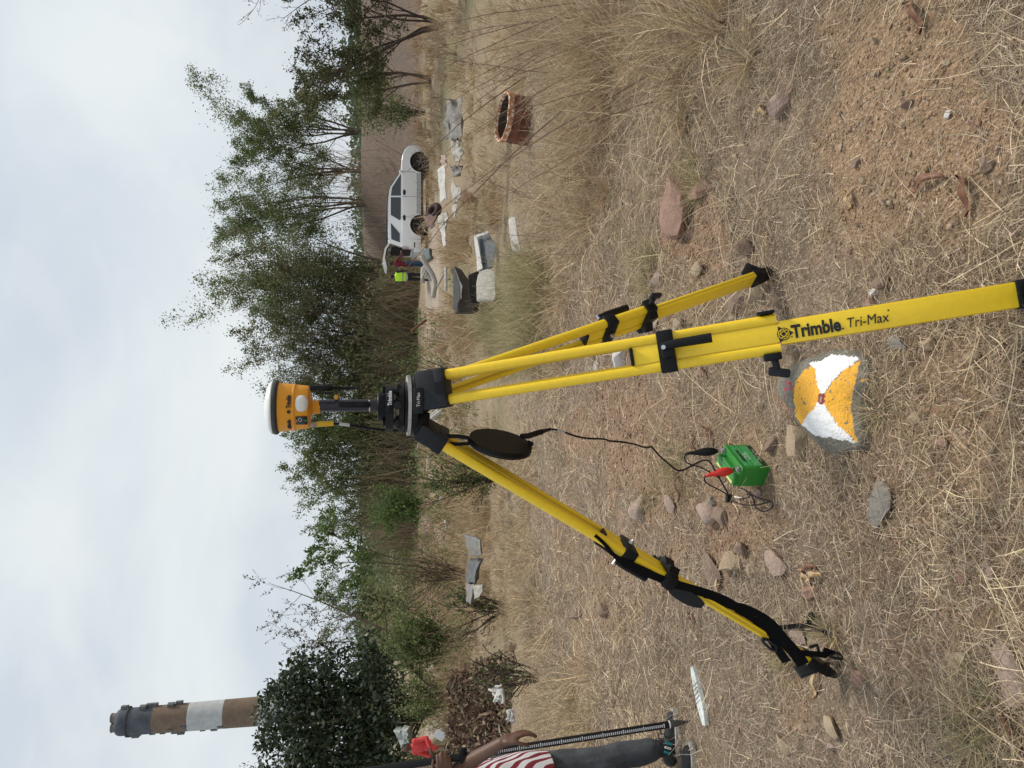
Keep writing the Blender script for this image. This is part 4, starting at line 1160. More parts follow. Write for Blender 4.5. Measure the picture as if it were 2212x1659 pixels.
bush(1250, 0, 19, 862, 150, 'thin pale brown bush beneath the slim bright green tree', [(.20, .17, .08), (.14, .13, .06), (.10, .11, .05)], 1600, 66, .06, 16)
bush(1648, 0, 22, 872, 110, 'yellowish green bush behind the person in the red shirt', OLIVE, 2600, 67, .06, 14)
bush(235, 0, 34, 760, 90, 'fresh green bush on the crest of the earth mound', GREEN, 2600, 68, .12, 12, clump=1.2)
bush(1490, 0, 8.6, 1008, 34, 'small bright fern-green sprig on top of the brown leaf heap', BRIGHT, 420, 69, .035, 8)
bush(800, 0, 20, 795, 60, 'small yellow-green sapling just right of the tripod head', BRIGHT, 500, 70, .07, 5)

# brown undergrowth under the tree line (nobody could count it)
def undergrowth():
    rg = np.random.default_rng(17); parts = []
    n = 10500
    yd = rg.uniform(330, 1180, n); Y = rg.uniform(37.5, 50, n)
    x = (829.5 - yd) / FPX * Y
    z = height(x, Y)
    keep = (x < 6.2) | (rg.random(n) < .10)
    x, Y, z = x[keep], Y[keep], z[keep]; n = len(x)
    d = rg.normal(size=(n, 3)) * .33; d[:, 2] = 1
    amp = np.clip(1 + 1.2 * vnoise(x * .35, Y * .3), .3, 1.8)
    V, F, c = strands(np.stack([x, Y, z], 1), d, rg.uniform(1.0, 3.4, n) * amp, rg.uniform(.018, .045, n), rg.uniform(-.1, .3, n), pick([(.27, .20, .14), (.21, .16, .11), (.33, .25, .17), (.20, .18, .09)], n, rg), 3, .3, rg)
    parts.append((V, F, c))
    m_ = 34000; yd = rg.uniform(560, 1420, m_); Y = rg.uniform(38, 52, m_); x = (829.5 - yd) / FPX * Y
    amp = np.clip(.9 + 1.5 * vnoise(x * .3 + 30, Y * .3), .15, 1.6)
    z = height(x, Y) + rg.random(m_) ** 1.3 * 2.9 * amp
    V, F, c = leafquads(np.stack([x, Y, z], 1), rg.uniform(.10, .26, m_), pick([(.17, .21, .08), (.22, .23, .10), (.15, .18, .07), (.27, .22, .13)], m_, rg), rg)
    parts.append((V, F, c))
    V, F, c = merge(parts)
    tag(npmesh('undergrowth', V, F, M_leaf, c), 'brown and olive scrub filling the foot of the tree line', 'undergrowth', kind='stuff')
    # distant green woods on the ridge
    m_ = 30000; Y = rg.uniform(95, 150, m_); x = rg.uniform(-.75, .75, m_) * Y
    z = height(x, Y) + rg.random(m_) * np.clip(3.6 + 5 * vnoise(x * .05, Y * .02) + 2.5 * vnoise(x * .2, Y * .1), .5, 8)
    V, F, c = leafquads(np.stack([x, Y, z], 1), rg.uniform(.5, 1.2, m_), pick([(.10, .14, .08), (.08, .12, .07), (.12, .16, .09), (.12, .14, .09)], m_, rg, .08), rg, .7)
    tag(npmesh('distant_woods', V, F, M_leaf, c), 'low green woods on the far ridge', 'woods', kind='stuff')
undergrowth()

# ================================================================== PARKED CAR
M_car = mat('white_car_paint', (.84, .85, .85), .22, coat=.6, dirt=((.55, .50, .43), 1.1, .6, 1.0))
M_glass = mat('tinted_glass', (.012, .016, .018), .06, spec=.8)
M_tyre = mat('tyre_rubber', (.018, .018, .018), .8, noise=.2)
M_trim = mat('black_trim', (.012, .012, .013), .5)
M_rim = mat('alloy_rim', (.20, .20, .21), .4, metal=.7)
def build_car():
    cxw, cyw = 8.02, 32.2
    z0 = H(cxw, cyw - .8)
    car = thing('parked_car', (cxw, cyw, z0), 'white SUV parked below the earth mound with its tailgate open', 'car', rz=R(2))
    Mw = Matrix.Translation((cxw, cyw, z0)) @ Matrix.Rotation(R(2), 4, 'Z')
    def B(mb, name, m_, parent=car, smooth=False):
        mb.v = [tuple(Mw @ Vector(v)) for v in mb.v]
        return mb.build(name, m_, parent, smooth)
    YW = .90
    def yat(z): return YW if z < 1.16 else YW - (z - 1.16) * .34
    def side_prism(poly, y0, y1):       # poly of (x, z)
        mb = MB(); n = len(poly)
        mb.add([Vector((x, y0, z)) for x, z in poly] + [Vector((x, y1, z)) for x, z in poly], [tuple(range(n))[::-1], tuple(range(n, 2 * n))] + [(i, (i + 1) % n, (i + 1) % n + n, i + n) for i in range(n)])
        return mb
    def arch(cx_, r=.44): return [(cx_ + r * cos(a), .36 + r * sin(a)) for a in np.linspace(-.05, pi + .05, 11)][::-1]
    low = [(-2.33, .36), (-2.36, .62), (-2.34, 1.0), (-2.28, 1.17), (-1.0, 1.17), (.85, 1.165), (1.3, 1.165), (1.62, 1.12), (1.86, 1.02), (2.0, .88), (2.05, .70), (2.04, .42), (1.98, .33)]
    a_f = [(1.35 + .44 * cos(a), .36 + .44 * sin(a)) for a in np.linspace(.0, pi, 11)]
    a_r = [(-1.35 + .44 * cos(a), .36 + .44 * sin(a)) for a in np.linspace(.0, pi, 11)]
    low = low + [(1.80, .33)] + a_f + [(.88, .31), (-.88, .31)] + a_r + [(-1.82, .34)]
    me = bpy.data.meshes.new('body'); bm = bmesh.new()
    n = len(low); v0 = [bm.verts.new((x, -YW, z)) for x, z in low]; v1 = [bm.verts.new((x, YW, z)) for x, z in low]
    f0 = bm.faces.new(v0); f1 = bm.faces.new(v1[::-1])
    for i in range(n): bm.faces.new((v0[i], v0[(i + 1) % n], v1[(i + 1) % n], v1[i]))
    bmesh.ops.recalc_face_normals(bm, faces=bm.faces[:])
    ed = [e for e in bm.edges if (e.verts[0].co.y == e.verts[1].co.y) and min(e.verts[0].co.z, e.verts[1].co.z) > .8]
    bmesh.ops.bevel(bm, geom=ed, offset=.07, segments=3, affect='EDGES', profile=.6, clamp_overlap=True)
    bm.transform(Mw); bm.to_mesh(me); bm.free()
    link('body', me, M_car, car, 40)
    gh = [(-2.30, 1.15), (-2.12, 1.62), (-1.98, 1.685), (-.2, 1.70), (.12, 1.66), (.30, 1.60), (.98, 1.15)]
    mb = MB(); n = len(gh)
    mb.add([Vector((x, -yat(z) + .03, z)) for x, z in gh] + [Vector((x, yat(z) - .03, z)) for x, z in gh], [tuple(range(n))[::-1], tuple(range(n, 2 * n))] + [(i, (i + 1) % n, (i + 1) % n + n, i + n) for i in range(n)])
    B(mb, 'roof', M_car, smooth=35)
    def pane(name, poly, m_=M_glass, out=.012):
        mb = MB(); n = len(poly)
        mb.add([Vector((x, -yat(z) + .03 - out, z)) for x, z in poly] + [Vector((x, -yat(z) + .035, z)) for x, z in poly], [tuple(range(n))[::-1], tuple(range(n, 2 * n))] + [(i, (i + 1) % n, (i + 1) % n + n, i + n) for i in range(n)])
        return B(mb, name, m_)
    pane('side_window', [(.80, 1.185), (.24, 1.555), (-.10, 1.60), (-.12, 1.19)])
    pane('side_window', [(-.19, 1.19), (-.17, 1.60), (-.92, 1.605), (-1.16, 1.24), (-1.10, 1.195)])
    pane('quarter_window', [(-1.26, 1.60), (-1.30, 1.60), (-1.95, 1.585), (-2.10, 1.235), (-1.72, 1.235)])
    mb = MB(); mb.add([Vector(v) for v in ((.97, -.80, 1.17), (.97, .80, 1.17), (.33, .68, 1.60), (.33, -.68, 1.60), (1.0, -.80, 1.18), (1.0, .80, 1.18), (.36, .68, 1.61), (.36, -.68, 1.61))], [(0, 1, 2, 3), (4, 5, 6, 7), (0, 1, 5, 4), (2, 3, 7, 6), (1, 2, 6, 5), (0, 3, 7, 4)]); B(mb, 'windscreen', M_glass)
    # door seams, mouldings, handles, sill
    for x in (.90, -.155, -1.02):
        mb = MB(); mb.box((x, -YW - .0005, .78), (.012, .006, .74)); B(mb, 'door_seam', M_trim)
    mb = MB(); mb.box((0, -YW - .006, .46), (1.72, .03, .16), None, .01); B(mb, 'door_moulding', mat('satin_white_trim', (.62, .64, .65), .4))
    for q in (.43, .50):
        mb = MB(); mb.box((0, -YW - .022, q), (1.70, .006, .012)); B(mb, 'moulding_rib', M_trim)
    mb = MB(); mb.box((0, -YW + .02, .30), (1.78, .08, .10), None, .02); B(mb, 'sill', M_trim)
    for x in (.02, -1.06):
        mb = MB(); mb.lathe([(.001, -.012), (.10, -.008), (.115, 0), (.10, .012)], (x, -YW - .0, 1.045), Matrix.Rotation(pi / 2, 3, 'X') @ Matrix.Scale(1, 3), 16)
        mb.v = [(x + (v[0] - x) * 1.1, v[1], 1.045 + (v[2] - 1.045) * .55) for v in mb.v]; B(mb, 'handle', M_trim, smooth=35)
    for sy in (-1, 1):
        mb = MB(); mb.tube([(-1.95, sy * .66, 1.70), (-1.9, sy * .66, 1.745), (-.1, sy * .66, 1.76), (.0, sy * .66, 1.71)], .022, 8); B(mb, 'roof_rail', M_trim, smooth=True)
        mb = MB(); mb.box((.86, sy * .98, 1.20), (.12, .16, .13), None, .03); B(mb, 'mirror', M_car, smooth=35)
        mb = MB(); mb.box((-2.30, sy * .80, .98), (.14, .20, .30), None, .03); B(mb, 'tail_lamp', mat('lamp_lens', (.50, .42, .42), .15), smooth=35)
        mb = MB(); mb.box((1.80, sy * .72, .93), (.36, .26, .16), Matrix.Rotation(R(20), 3, 'Y'), .04); B(mb, 'headlight', mat('headlight_lens', (.10, .11, .12), .1), smooth=35)
    mb = MB(); mb.box((2.03, 0, .62), (.06, 1.1, .30), None, .02); B(mb, 'grille', M_trim)
    mb = MB(); mb.box((-2.40, 0, .50), (.18, 1.72, .30), None, .05); B(mb, 'rear_bumper', M_car, smooth=35)
    mb = MB(); mb.box((-2.20, -.906, .62), (.22, .012, .05)); B(mb, 'bumper_reflector', M_trim)
    mb = MB(); mb.box((-2.325, 0, 1.16), (.08, 1.30, .84), None, .02); B(mb, 'boot_opening', mat('dark_interior', (.01, .01, .011), .9))
    # open tailgate
    tg = [(-2.05, 1.67), (-2.35, 1.86), (-2.75, 1.93), (-3.12, 1.83), (-3.18, 1.76), (-3.05, 1.78), (-2.72, 1.85), (-2.35, 1.78), (-2.10, 1.62)]
    B(side_prism(tg, -.66, .66), 'tailgate', M_car, smooth=30)
    mb = MB(); mb.add([Vector(v) for v in ((-2.22, -.55, 1.72), (-2.22, .55, 1.72), (-2.74, .55, 1.825), (-2.74, -.55, 1.825), (-2.22, -.55, 1.70), (-2.22, .55, 1.70), (-2.74, .55, 1.80), (-2.74, -.55, 1.80))], [(0, 1, 2, 3), (4, 5, 6, 7), (0, 1, 5, 4), (2, 3, 7, 6), (1, 2, 6, 5), (0, 3, 7, 4)]); B(mb, 'rear_window', M_glass)
    for sy in (-1, 1):
        mb = MB(); mb.tube([(-2.25, sy * .6, 1.35), (-2.6, sy * .6, 1.80)], .012, 6); B(mb, 'gas_strut', M_trim)
    for x in (1.35, -1.35):
        mb = MB(); mb.box((x, 0, .50), (.86, 1.74, .56)); B(mb, 'wheel_well', mat('dark_interior2', (.008, .008, .008), .95))
        # flared arch lip
        mb = MB(); pts = [(x + .47 * cos(a), -YW - .012, .36 + .47 * sin(a)) for a in np.linspace(-.05, pi + .05, 17)]
        mb.tube(pts, .035, 6); B(mb, 'arch_flare', M_car, smooth=True)
        for sy in (-1, 1):
            Mx = Matrix.Rotation(pi / 2 * sy, 3, 'X')
            c0 = (x, sy * .80, .36)
            mb = MB(); mb.lathe([(.20, -.10), (.33, -.11), (.36, -.08), (.365, 0), (.36, .08), (.33, .11), (.20, .10)], c0, Mx, 30, False); tyre = B(mb, 'tyre', M_tyre, smooth=40)
            mb = MB(); mb.lathe([(.001, -.06), (.06, -.07), (.07, -.05), (.205, -.04), (.22, -.095), (.235, -.1), (.235, .09)], c0, Mx, 24, False)
            for k in range(5):
                a = 2 * pi * k / 5
                mb.box(Vector(c0) + Mx @ Vector((.13 * cos(a), .13 * sin(a), -.07)), (.20, .05, .03), Mx @ Matrix.Rotation(a, 3, 'Z'))
            mb.v = [tuple(Mw @ Vector(v)) for v in mb.v]; mb.build('rim', M_rim, tyre, 40)
build_car()

# ================================================================== PEOPLE
M_skin = mat('brown_skin', (.115, .055, .034), .5, noise=.12, nscale=25, bump=.15, bscale=120)
M_hair = mat('black_hair', (.010, .009, .008), .6, bump=.5, bscale=200)
M_denim = mat('grey_denim', (.055, .060, .068), .85, noise=.3, nscale=14, bump=.3, bscale=400, dirt=((.16, .17, .185), 4, .50, .75))
M_khaki = mat('khaki_cloth', (.27, .22, .14), .85, noise=.12, nscale=8)
M_redsh = mat('red_shirt_cloth', (.60, .055, .055), .8, noise=.12, nscale=8)
M_maroon = mat('maroon_cloth', (.14, .012, .022), .85, noise=.15)
M_blue = mat('blue_denim', (.035, .07, .13), .85, noise=.2)
M_dark = mat('dark_cloth', (.012, .013, .018), .85)
M_shoe = mat('dark_shoe', (.018, .020, .022), .7, noise=.2, bump=.2)
M_sole = mat('pale_sole', (.45, .43, .40), .7, noise=.1)

def hand(wr, dirn, side, back, r=.0085, curl=.5, span=1.0):
    """prims of a hand: wr wrist, dirn towards the fingers, side towards the thumb, back = back of the hand"""
    d = Vector(dirn).normalized(); s = Vector(side); s = (s - d * s.dot(d)).normalized(); b = d.cross(s)
    if b.dot(Vector(back)) < 0: b = -b
    Mh = basis(s, d, b)
    pr = [('c', wr, wr + d * .03, .024, .026), ('e', wr + d * .055, (.041, .050, .017), Mh)]
    for k, (o, ln) in enumerate(((.029, .066), (.010, .074), (-.010, .069), (-.028, .054))):
        p = wr + d * .092 + s * o; dd = d.copy(); q = p
        pr.append(('c', wr + d * .05 + s * o * .9, p, r * 1.35, r * 1.15))
        for j, f in enumerate((.45, .32, .26)):
            dd = (dd - b * curl * (.7 if j == 0 else 1)).normalized()
            q2 = q + dd * ln * f; pr.append(('c', q, q2, r * (1.1 - .1 * j), r * (1.0 - .1 * j))); q = q2
    t0 = wr + d * .02 + s * .026; t1 = t0 + (s * .45 + d * .8 - b * .25).normalized() * .042; t2 = t1 + (s * .15 + d * .8 - b * .5).normalized() * .032; t3 = t2 + (d * .7 - b * .6 - s * .1).normalized() * .026
    pr += [('c', t0, t1, r * 1.6, r * 1.3), ('c', t1, t2, r * 1.3, r * 1.15), ('c', t2, t3, r * 1.15, r)]
    return pr

def person(loc, yaw, label, top, trou, topm, vox, pose, hgt=1.72, extra=None, group=None, sleeve=.9, glasses=False, hands_curl=.5, hem=-.02):
    """figure facing local +Y (yaw turns it); pose gives joints of arms and legs in local metres for a 1.72 m body"""
    Z = Matrix.Rotation(yaw, 3, 'Z'); s = hgt / 1.72; Lo = Vector(loc)
    W = lambda *p: Lo + Z @ (Vector(p) * s)
    D = lambda *p: (Z @ Vector(p))
    J = dict(pelvis=(0, 0, .93), chest=(0, 0, 1.24), neck=(0, -.01, 1.44), head=(0, .02, 1.585),
             shL=(-.185, 0, 1.39), shR=(.185, 0, 1.39), elL=(-.24, -.03, 1.11), elR=(.24, -.03, 1.11), wrL=(-.24, .06, .86), wrR=(.24, .06, .86),
             hipL=(-.095, 0, .92), hipR=(.095, 0, .92), knL=(-.11, .03, .50), knR=(.11, .03, .50), anL=(-.12, -.02, .09), anR=(.12, -.02, .09), hdL=(0, 0, -1), hdR=(0, 0, -1), thL=(0, 1, 0), thR=(0, 1, 0), bkL=(-1, 0, 0), bkR=(1, 0, 0))
    J.update(pose)
    P = {k: W(*v) for k, v in J.items() if isinstance(v, tuple)}
    P['head'] = W(*J['head'])
    e = thing('person', tuple(Lo), label, 'person', group)
    nk = P['neck']; hd = P['head']; c = lambda a, b, ra, rb: ('c', a, b, ra * s, rb * s)
    up = (hd - nk).normalized(); fw = D(*(pose.get('face', (0, 1, 0)))); fw = (fw - up * fw.dot(up)).normalized(); rt = fw.cross(up)
    Mh = basis(rt, fw, up)
    pr = [c(nk - up * .04, hd - up * .03, .056, .05), ('e', hd + up * .015, (.074 * s, .094 * s, .112 * s), Mh), ('e', hd - up * .055 + fw * .025, (.052 * s, .062 * s, .055 * s), Mh),
          c(hd + fw * .088, hd + fw * .105 - up * .03, .009, .013), c(hd - up * .058 + fw * .083 - rt * .018, hd - up * .058 + fw * .083 + rt * .018, .007, .007),
          c(hd + fw * .078 + up * .022 - rt * .045, hd + fw * .085 + up * .024, .009, .008), c(hd + fw * .078 + up * .022 + rt * .045, hd + fw * .085 + up * .024, .009, .008)]
    for sg in (-1, 1): pr.append(('e', hd + rt * .077 * sg - up * .005, (.010 * s, .018 * s, .030 * s), Mh))
    mid = (P['pelvis'] + P['chest']) / 2
    Mt = basis(D(1, 0, 0), D(0, 1, 0), Vector((0, 0, 1)))
    tor = [('e', P['chest'] + Vector((0, 0, .03)) * s, (.165, .105, .20), Mt), ('e', mid, (.140, .098, .20), Mt), ('e', P['pelvis'], (.155, .11, .13), Mt), c(P['shL'], P['shR'], .062, .062), c(P['chest'] + Vector((0, 0, .1)), nk, .10, .06)]
    tor = [('e', t[1], tuple(q * s for q in t[2]), t[3]) if t[0] == 'e' else t for t in tor]
    pr += tor
    for k in 'LR':
        pr += [c(P['sh' + k], P['el' + k], .050, .039), c(P['el' + k], P['wr' + k], .039, .025)]
        pr += hand(P['wr' + k], D(*J['hd' + k]), D(*J['th' + k]), D(*J['bk' + k]), .0085 if vox < .01 else .010, pose.get('curl' + k, hands_curl))
        pr += [c(P['hip' + k], P['kn' + k], .080, .055), c(P['kn' + k], P['an' + k], .054, .038)]
    voxel('body', pr, vox, M_skin, e)
    # eyes
    for sg in (-1, 1):
        mb = MB(); mb.lathe([(.012 * s * cos(a), .007 * s * sin(a)) for a in np.linspace(-pi / 2 * .98, pi / 2 * .98, 6)], hd + fw * .083 * s + up * .008 * s + rt * .032 * sg * s, basis(rt, up, fw), 10); mb.build('eye', mat_eye, e, True)
    if glasses:
        mb = MB()
        for sg in (-1, 1): mb.tube([hd + fw * .100 * s + up * (.008 + .018 * sin(a)) * s + rt * (.034 * sg + .024 * cos(a)) * s for a in np.linspace(0, 2 * pi, 11)], .003, 5, False); mb.tube([hd + fw * .10 * s + rt * .058 * sg * s + up * .01, hd + rt * .082 * sg * s + up * .012], .003, 5)
        mb.build('glasses', M_trim, e)
    voxel('hair', [('e', hd + up * .05 * s - fw * .022 * s, (.080 * s, .092 * s, .080 * s), Mh), ('e', hd - fw * .055 * s, (.070 * s, .048 * s, .085 * s), Mh)], max(vox, .008), M_hair, e, disp=.004, dscale=60)
    # shirt
    gr = lambda t, g: ('e', t[1], tuple(q + g for q in t[2]), t[3]) if t[0] == 'e' else ('c', t[1], t[2], t[3] + g, t[4] + g)
    sh = [gr(t, .016) for t in tor]
    sh.append(('e', P['pelvis'] + Vector((0, 0, hem)), ((.172 if hem > -.1 else .165) * s, (.128 if hem > -.1 else .140) * s, (.10 if hem > -.1 else .40) * s), Mt))
    for k in 'LR':
        a, b_, w_ = P['sh' + k], P['el' + k], P['wr' + k]
        if sleeve > 1: sh += [c(a, b_, .064, .053), c(b_, b_.lerp(w_, sleeve - 1), .053, .045)]
        else: sh += [c(a, a.lerp(b_, sleeve), .066, .060)]
    so = voxel('shirt', sh, max(vox, .008), topm, e, disp=.010, dscale=9, cut=[(W(0, 0, .80 + hem), (0, 0, -1))])
    # trousers
    tr = [('e', P['pelvis'], (.166 * s, .122 * s, .13 * s), Mt)]
    for k in 'LR': tr += [c(P['hip' + k], P['kn' + k], .094, .072), c(P['kn' + k], P['kn' + k].lerp(P['an' + k], .88), .072, .060)]
    voxel('trousers', tr, max(vox, .008), trou, e, disp=.009, dscale=11)
    for k in 'LR':
        a = P['an' + k]; f = D(*(pose.get('ft' + k, (0, 1, 0)))); a0 = Vector((a.x, a.y, a.z - .055 * s))
        sd_ = f.cross(Vector((0, 0, 1)))
        sh_ = voxel('shoe', [c(a0 - f * .055, a0 + f * .02, .038, .042), c(a0 + f * .0, a0 + f * .155 - Vector((0, 0, .012)), .042, .028), c(a + Vector((0, 0, .01)), a0, .042, .042)], max(vox * .8, .006), M_shoe, e)
        mb = MB(); ol = []
        for q in np.linspace(0, 2 * pi, 20, endpoint=False):
            x_ = cos(q); wdt = (.050 if x_ > 0 else .043) * s
            ol.append((.055 + x_ * .145 * s, sin(q) * wdt))
        mb.prism(ol, .026 * s, basis(f, sd_, Vector((0, 0, 1))), Vector((a0.x, a0.y, a0.z - .036 * s))); mb.build('sole', M_sole, sh_, 35)
    if extra: extra(e, P, W, D)
    return e, P, W, D
mat_eye = mat('eye', (.03, .02, .015), .2)

# striped shirt: stripes woven into the cloth, along its own height
M_stripe = bpy.data.materials.new('striped_shirt_cloth'); M_stripe.use_nodes = True
_n = M_stripe.node_tree.nodes; _l = M_stripe.node_tree.links
_b = _n['Principled BSDF']; _b.inputs['Roughness'].default_value = .85
_t = _n.new('ShaderNodeTexCoord'); _w = _n.new('ShaderNodeTexWave'); _w.bands_direction = 'X'; _w.inputs['Scale'].default_value = 13.5; _w.inputs['Distortion'].default_value = .9; _w.inputs['Detail'].default_value = 1.0; _w.inputs['Detail Scale'].default_value = .9
_mp = _n.new('ShaderNodeMapping'); _mp.inputs['Rotation'].default_value = (0, R(-14), R(35)); _l.new(_t.outputs['Object'], _mp.inputs[0]); _l.new(_mp.outputs[0], _w.inputs[0])
_r = _n.new('ShaderNodeValToRGB'); _r.color_ramp.interpolation = 'CONSTANT'; _r.color_ramp.elements[0].color = (.19, .015, .025, 1); _r.color_ramp.elements[1].position = .42; _r.color_ramp.elements[1].color = (.66, .65, .68, 1)
_l.new(_w.outputs[0], _r.inputs[0]); _l.new(_r.outputs[0], _b.inputs['Base Color'])

# surveyor at the left edge holding the pole
tipP = gp(1490, 1558); topP = at(840, 1659, 3.42)
pdn = (tipP - topP).normalized(); plen = 2.05
def pole_at(xd):
    lo, hi = 0, 3.0
    for _ in range(40):
        m_ = (lo + hi) / 2
        if proj(tipP - pdn * m_)[0] > xd: lo = m_
        else: hi = m_
    return tipP - pdn * (lo + hi) / 2
pl = thing('survey_pole', tuple(tipP), 'black graduated survey pole held upright by the person in stripes', 'pole')
mb = MB(); mb.tube([tipP - pdn * .10, tipP - pdn * 1.32], .0165, 16); mb.tube([tipP - pdn * 1.32, tipP - pdn * plen], .0185, 16); mb.build('shaft', mat('carbon_black', (.007, .007, .009), .3, spec=.3), pl, 40)
mb = MB(); mb.tube([tipP, tipP - pdn * .055, tipP - pdn * .06, tipP - pdn * .10], [.003, .013, .015, .0165], 12); mb.build('steel_point', mat('dull_point', (.12, .12, .12), .5, metal=.8), pl, 40)
mb = MB(); mb.tube([tipP - pdn * .10, tipP - pdn * .106], .0172, 16); mb.build('point_collar', M_wht, pl, 40)
for q, r_, l_ in ((pole_at(975), .026, .024), (pole_at(1001), .034, .018), (pole_at(1038), .0192, .006)):
    mb = MB(); mb.tube([q, q - pdn * l_], r_, 18); mb.build('clamp_ring', M_blk if r_ > .02 else M_wht, pl, 40)
q = pole_at(1001); mb = MB(); mb.box(q + Vector((.03, -.01, 0)), (.03, .02, .03), None, .004); mb.box(q + Vector((-.035, -.01, 0)), (.04, .02, .025), None, .004); mb.build('level_bracket', M_blk, pl, 35)
# printed scale along the shaft
fx = Vector((.30, -.95, 0)); fx = (fx - pdn * fx.dot(pdn)).normalized(); sx_ = pdn.cross(fx)
a0 = tipP - pdn * .13; a1 = pole_at(1042); LL = (a1 - a0).length
nt_ = int(LL / .005); VV = []; CC = []
for k in range(nt_):
    on = k % 2 == 0; hw = .0060 if k % 20 else .0095
    p0 = a0 - pdn * (k * .005); p1 = a0 - pdn * (k * .005 + .005)
    for s0, s1 in ((-1, -.0), (0, 1)):
        for (pp, ss_) in ((p0, s0), (p0, s1), (p1, s1), (p1, s0)):
            ang = ss_ * hw / .0168
            VV.append(pp + (fx * cos(ang) + sx_ * sin(ang)) * .0170)
        CC += [(.62, .63, .66) if on else (.008, .008, .01)] * 4
npmesh('scale_print', np.array([tuple(v) for v in VV]), np.arange(len(VV)).reshape(-1, 4), mat('scale_ink', (.5, .5, .5), .6, attr='col'), np.array(CC), pl)
text('lettering', 'CLAMP ZONE', M_wprint, (pole_at(1017) + pole_at(1036)) / 2 + fx * .019 - sx_ * .003, pdn, -sx_ if sx_.x < 0 else sx_, .012, pl, .0002, fit=(pole_at(1017) - pole_at(1036)).length, depth=.0004)

gx, gy = -1.93, 3.47; gz = H(-1.85, 3.45)
hgP = pole_at(1083); fist = pole_at(951)
def LC2(p, gx=gx, gy=gy, gz=gz):       # world point -> local joints of a figure facing world +X (yaw -90 deg), scale 1
    d = Vector(p) - Vector((gx, gy, gz)); return (-d.y, d.x, d.z)
wrR = at(1084, 1604, 3.27)              # wrist of the hanging hand
elR = at(1010, 1652, 3.36)
fw_ = fist + Vector((-.075, -.045, -.02))
pose = dict(wrR=LC2(wrR), elR=LC2(elR + Vector((-.03, .05, .02))), hdR=(-.0, .38, -1), thR=(1, .2, 0), bkR=(.0, 1, .3), curlR=.42,
            wrL=LC2(fw_), elL=(-.20, -.10, 1.08), hdL=(0.55, .9, .1), thL=(0, 0, 1), bkL=(.8, .4, 0), curlL=.95,
            pelvis=(0, .0, .93), chest=(0, -.02, 1.22), neck=(0, -.09, 1.43), head=(0, -.08, 1.575), shL=(-.185, -.06, 1.38), shR=(.185, -.06, 1.38),
            anL=(.0, .11, .09), knL=(-.05, .045, .50), hipL=(-.095, .02, .92), anR=(.19, .03, .09), knR=(.14, -.10, .49), hipR=(.095, -.02, .92), face=(.3, 1, -.5))
person((gx, gy, gz), -pi / 2, 'person in a maroon and white striped shirt and grey jeans holding the survey pole', 'striped', M_denim, M_stripe, .0065, pose, 1.72, sleeve=.72, hem=-.15)
# trim of the nearer trainer
sx0 = Vector((gx + .11, gy, gz))
tr_ = [o for o in bpy.data.objects if o.name.startswith('shoe')][0]
mt_teal = mat('teal_print', (.02, .30, .32), .6)
for k in range(3):
    mb = MB(); mb.box(sx0 + Vector((.045 - .022 * k, -.0455, .062 + .004 * k)), (.010, .004, .034), Matrix.Rotation(R(20), 3, 'Y')); mb.build('shoe_stripe', mt_teal if k != 1 else M_wht, tr_)
for k in range(5):
    mb = MB(); mb.tube([sx0 + Vector((.085 - .022 * k, -.03, .075 + .011 * k)), sx0 + Vector((.075 - .022 * k, .0, .088 + .011 * k)), sx0 + Vector((.085 - .022 * k, .03, .075 + .011 * k))], .0035, 5); mb.build('lace', M_blk2, tr_)
# red shirt
rx, ry = at(900, 1612, 18.4).x, 18.4
person((rx, ry, H(rx, ry)), R(180 - 25), 'person in a red shirt and khaki trousers holding a paper beside the dark tree', 'red', M_khaki, M_redsh, .014,
       dict(elR=(.27, .04, 1.10), wrR=(.20, .24, .98), elL=(-.28, .02, 1.12), wrL=(-.14, .26, 1.02), hdR=(-.1, .5, -.8), hdL=(.6, .7, -.3), thR=(-1, .2, 0), thL=(0, .3, 1), face=(-.15, 1, -.25)), 1.74, sleeve=1.7, glasses=True, extra=None)
pw = at(950, 1588, 18.1); mb = MB(); mb.box(pw, (.21, .012, .26), Matrix.Rotation(.6, 3, 'Y')); o = mb.build('paper_sheet', mat('paper', (.70, .72, .80), .7), None, loc=pw); tag(o, 'folded white paper held by the person in the red shirt', 'paper')
# at the car
rx, ry = at(880, 570, 31.2).x, 31.2
person((rx, ry, H(rx, ry)), R(-70), 'person in a maroon shirt and blue jeans reaching under the open tailgate', 'maroon', M_blue, M_maroon, .018,
       dict(elR=(.22, .22, 1.22), wrR=(.16, .45, 1.15), elL=(-.22, .20, 1.2), wrL=(-.14, .42, 1.1), hdR=(0, 1, 0), hdL=(0, 1, 0), thR=(0, 0, 1), thL=(0, 0, 1)), 1.64, sleeve=1.2)
rx, ry = at(880, 598, 31.0).x, 31.0
def vest(e, P, W, D):
    hv = mat('hi_vis_yellow', (.50, .85, .03), .7)
    Mt = basis(D(1, 0, 0), D(0, 1, 0), Vector((0, 0, 1)))
    voxel('safety_vest', [('e', P['chest'] + Vector((0, 0, .02)), (.205, .145, .25), Mt), ('e', (P['pelvis'] + P['chest']) / 2, (.185, .14, .24), Mt), ('c', P['shL'] + D(.03, 0, .0), P['shR'] - D(.03, 0, 0), .085, .085)], .018, hv, e, cut=[(W(0, 0, .90), (0, 0, -1))])
    for z_ in (.98, 1.12):
        mb = MB(); mb.lathe([(1, z_), (1, z_ + .05)], (0, 0, 0), None, 24, False)
        mb.v = [tuple(Vector((P['pelvis'].x, P['pelvis'].y, P['pelvis'].z - .93 * .95)) + D(v[0] * .205, v[1] * .158, v[2] * .95)) for v in mb.v]; mb.build('reflective_band', mat('reflective_grey', (.30, .32, .32), .5), e, True)
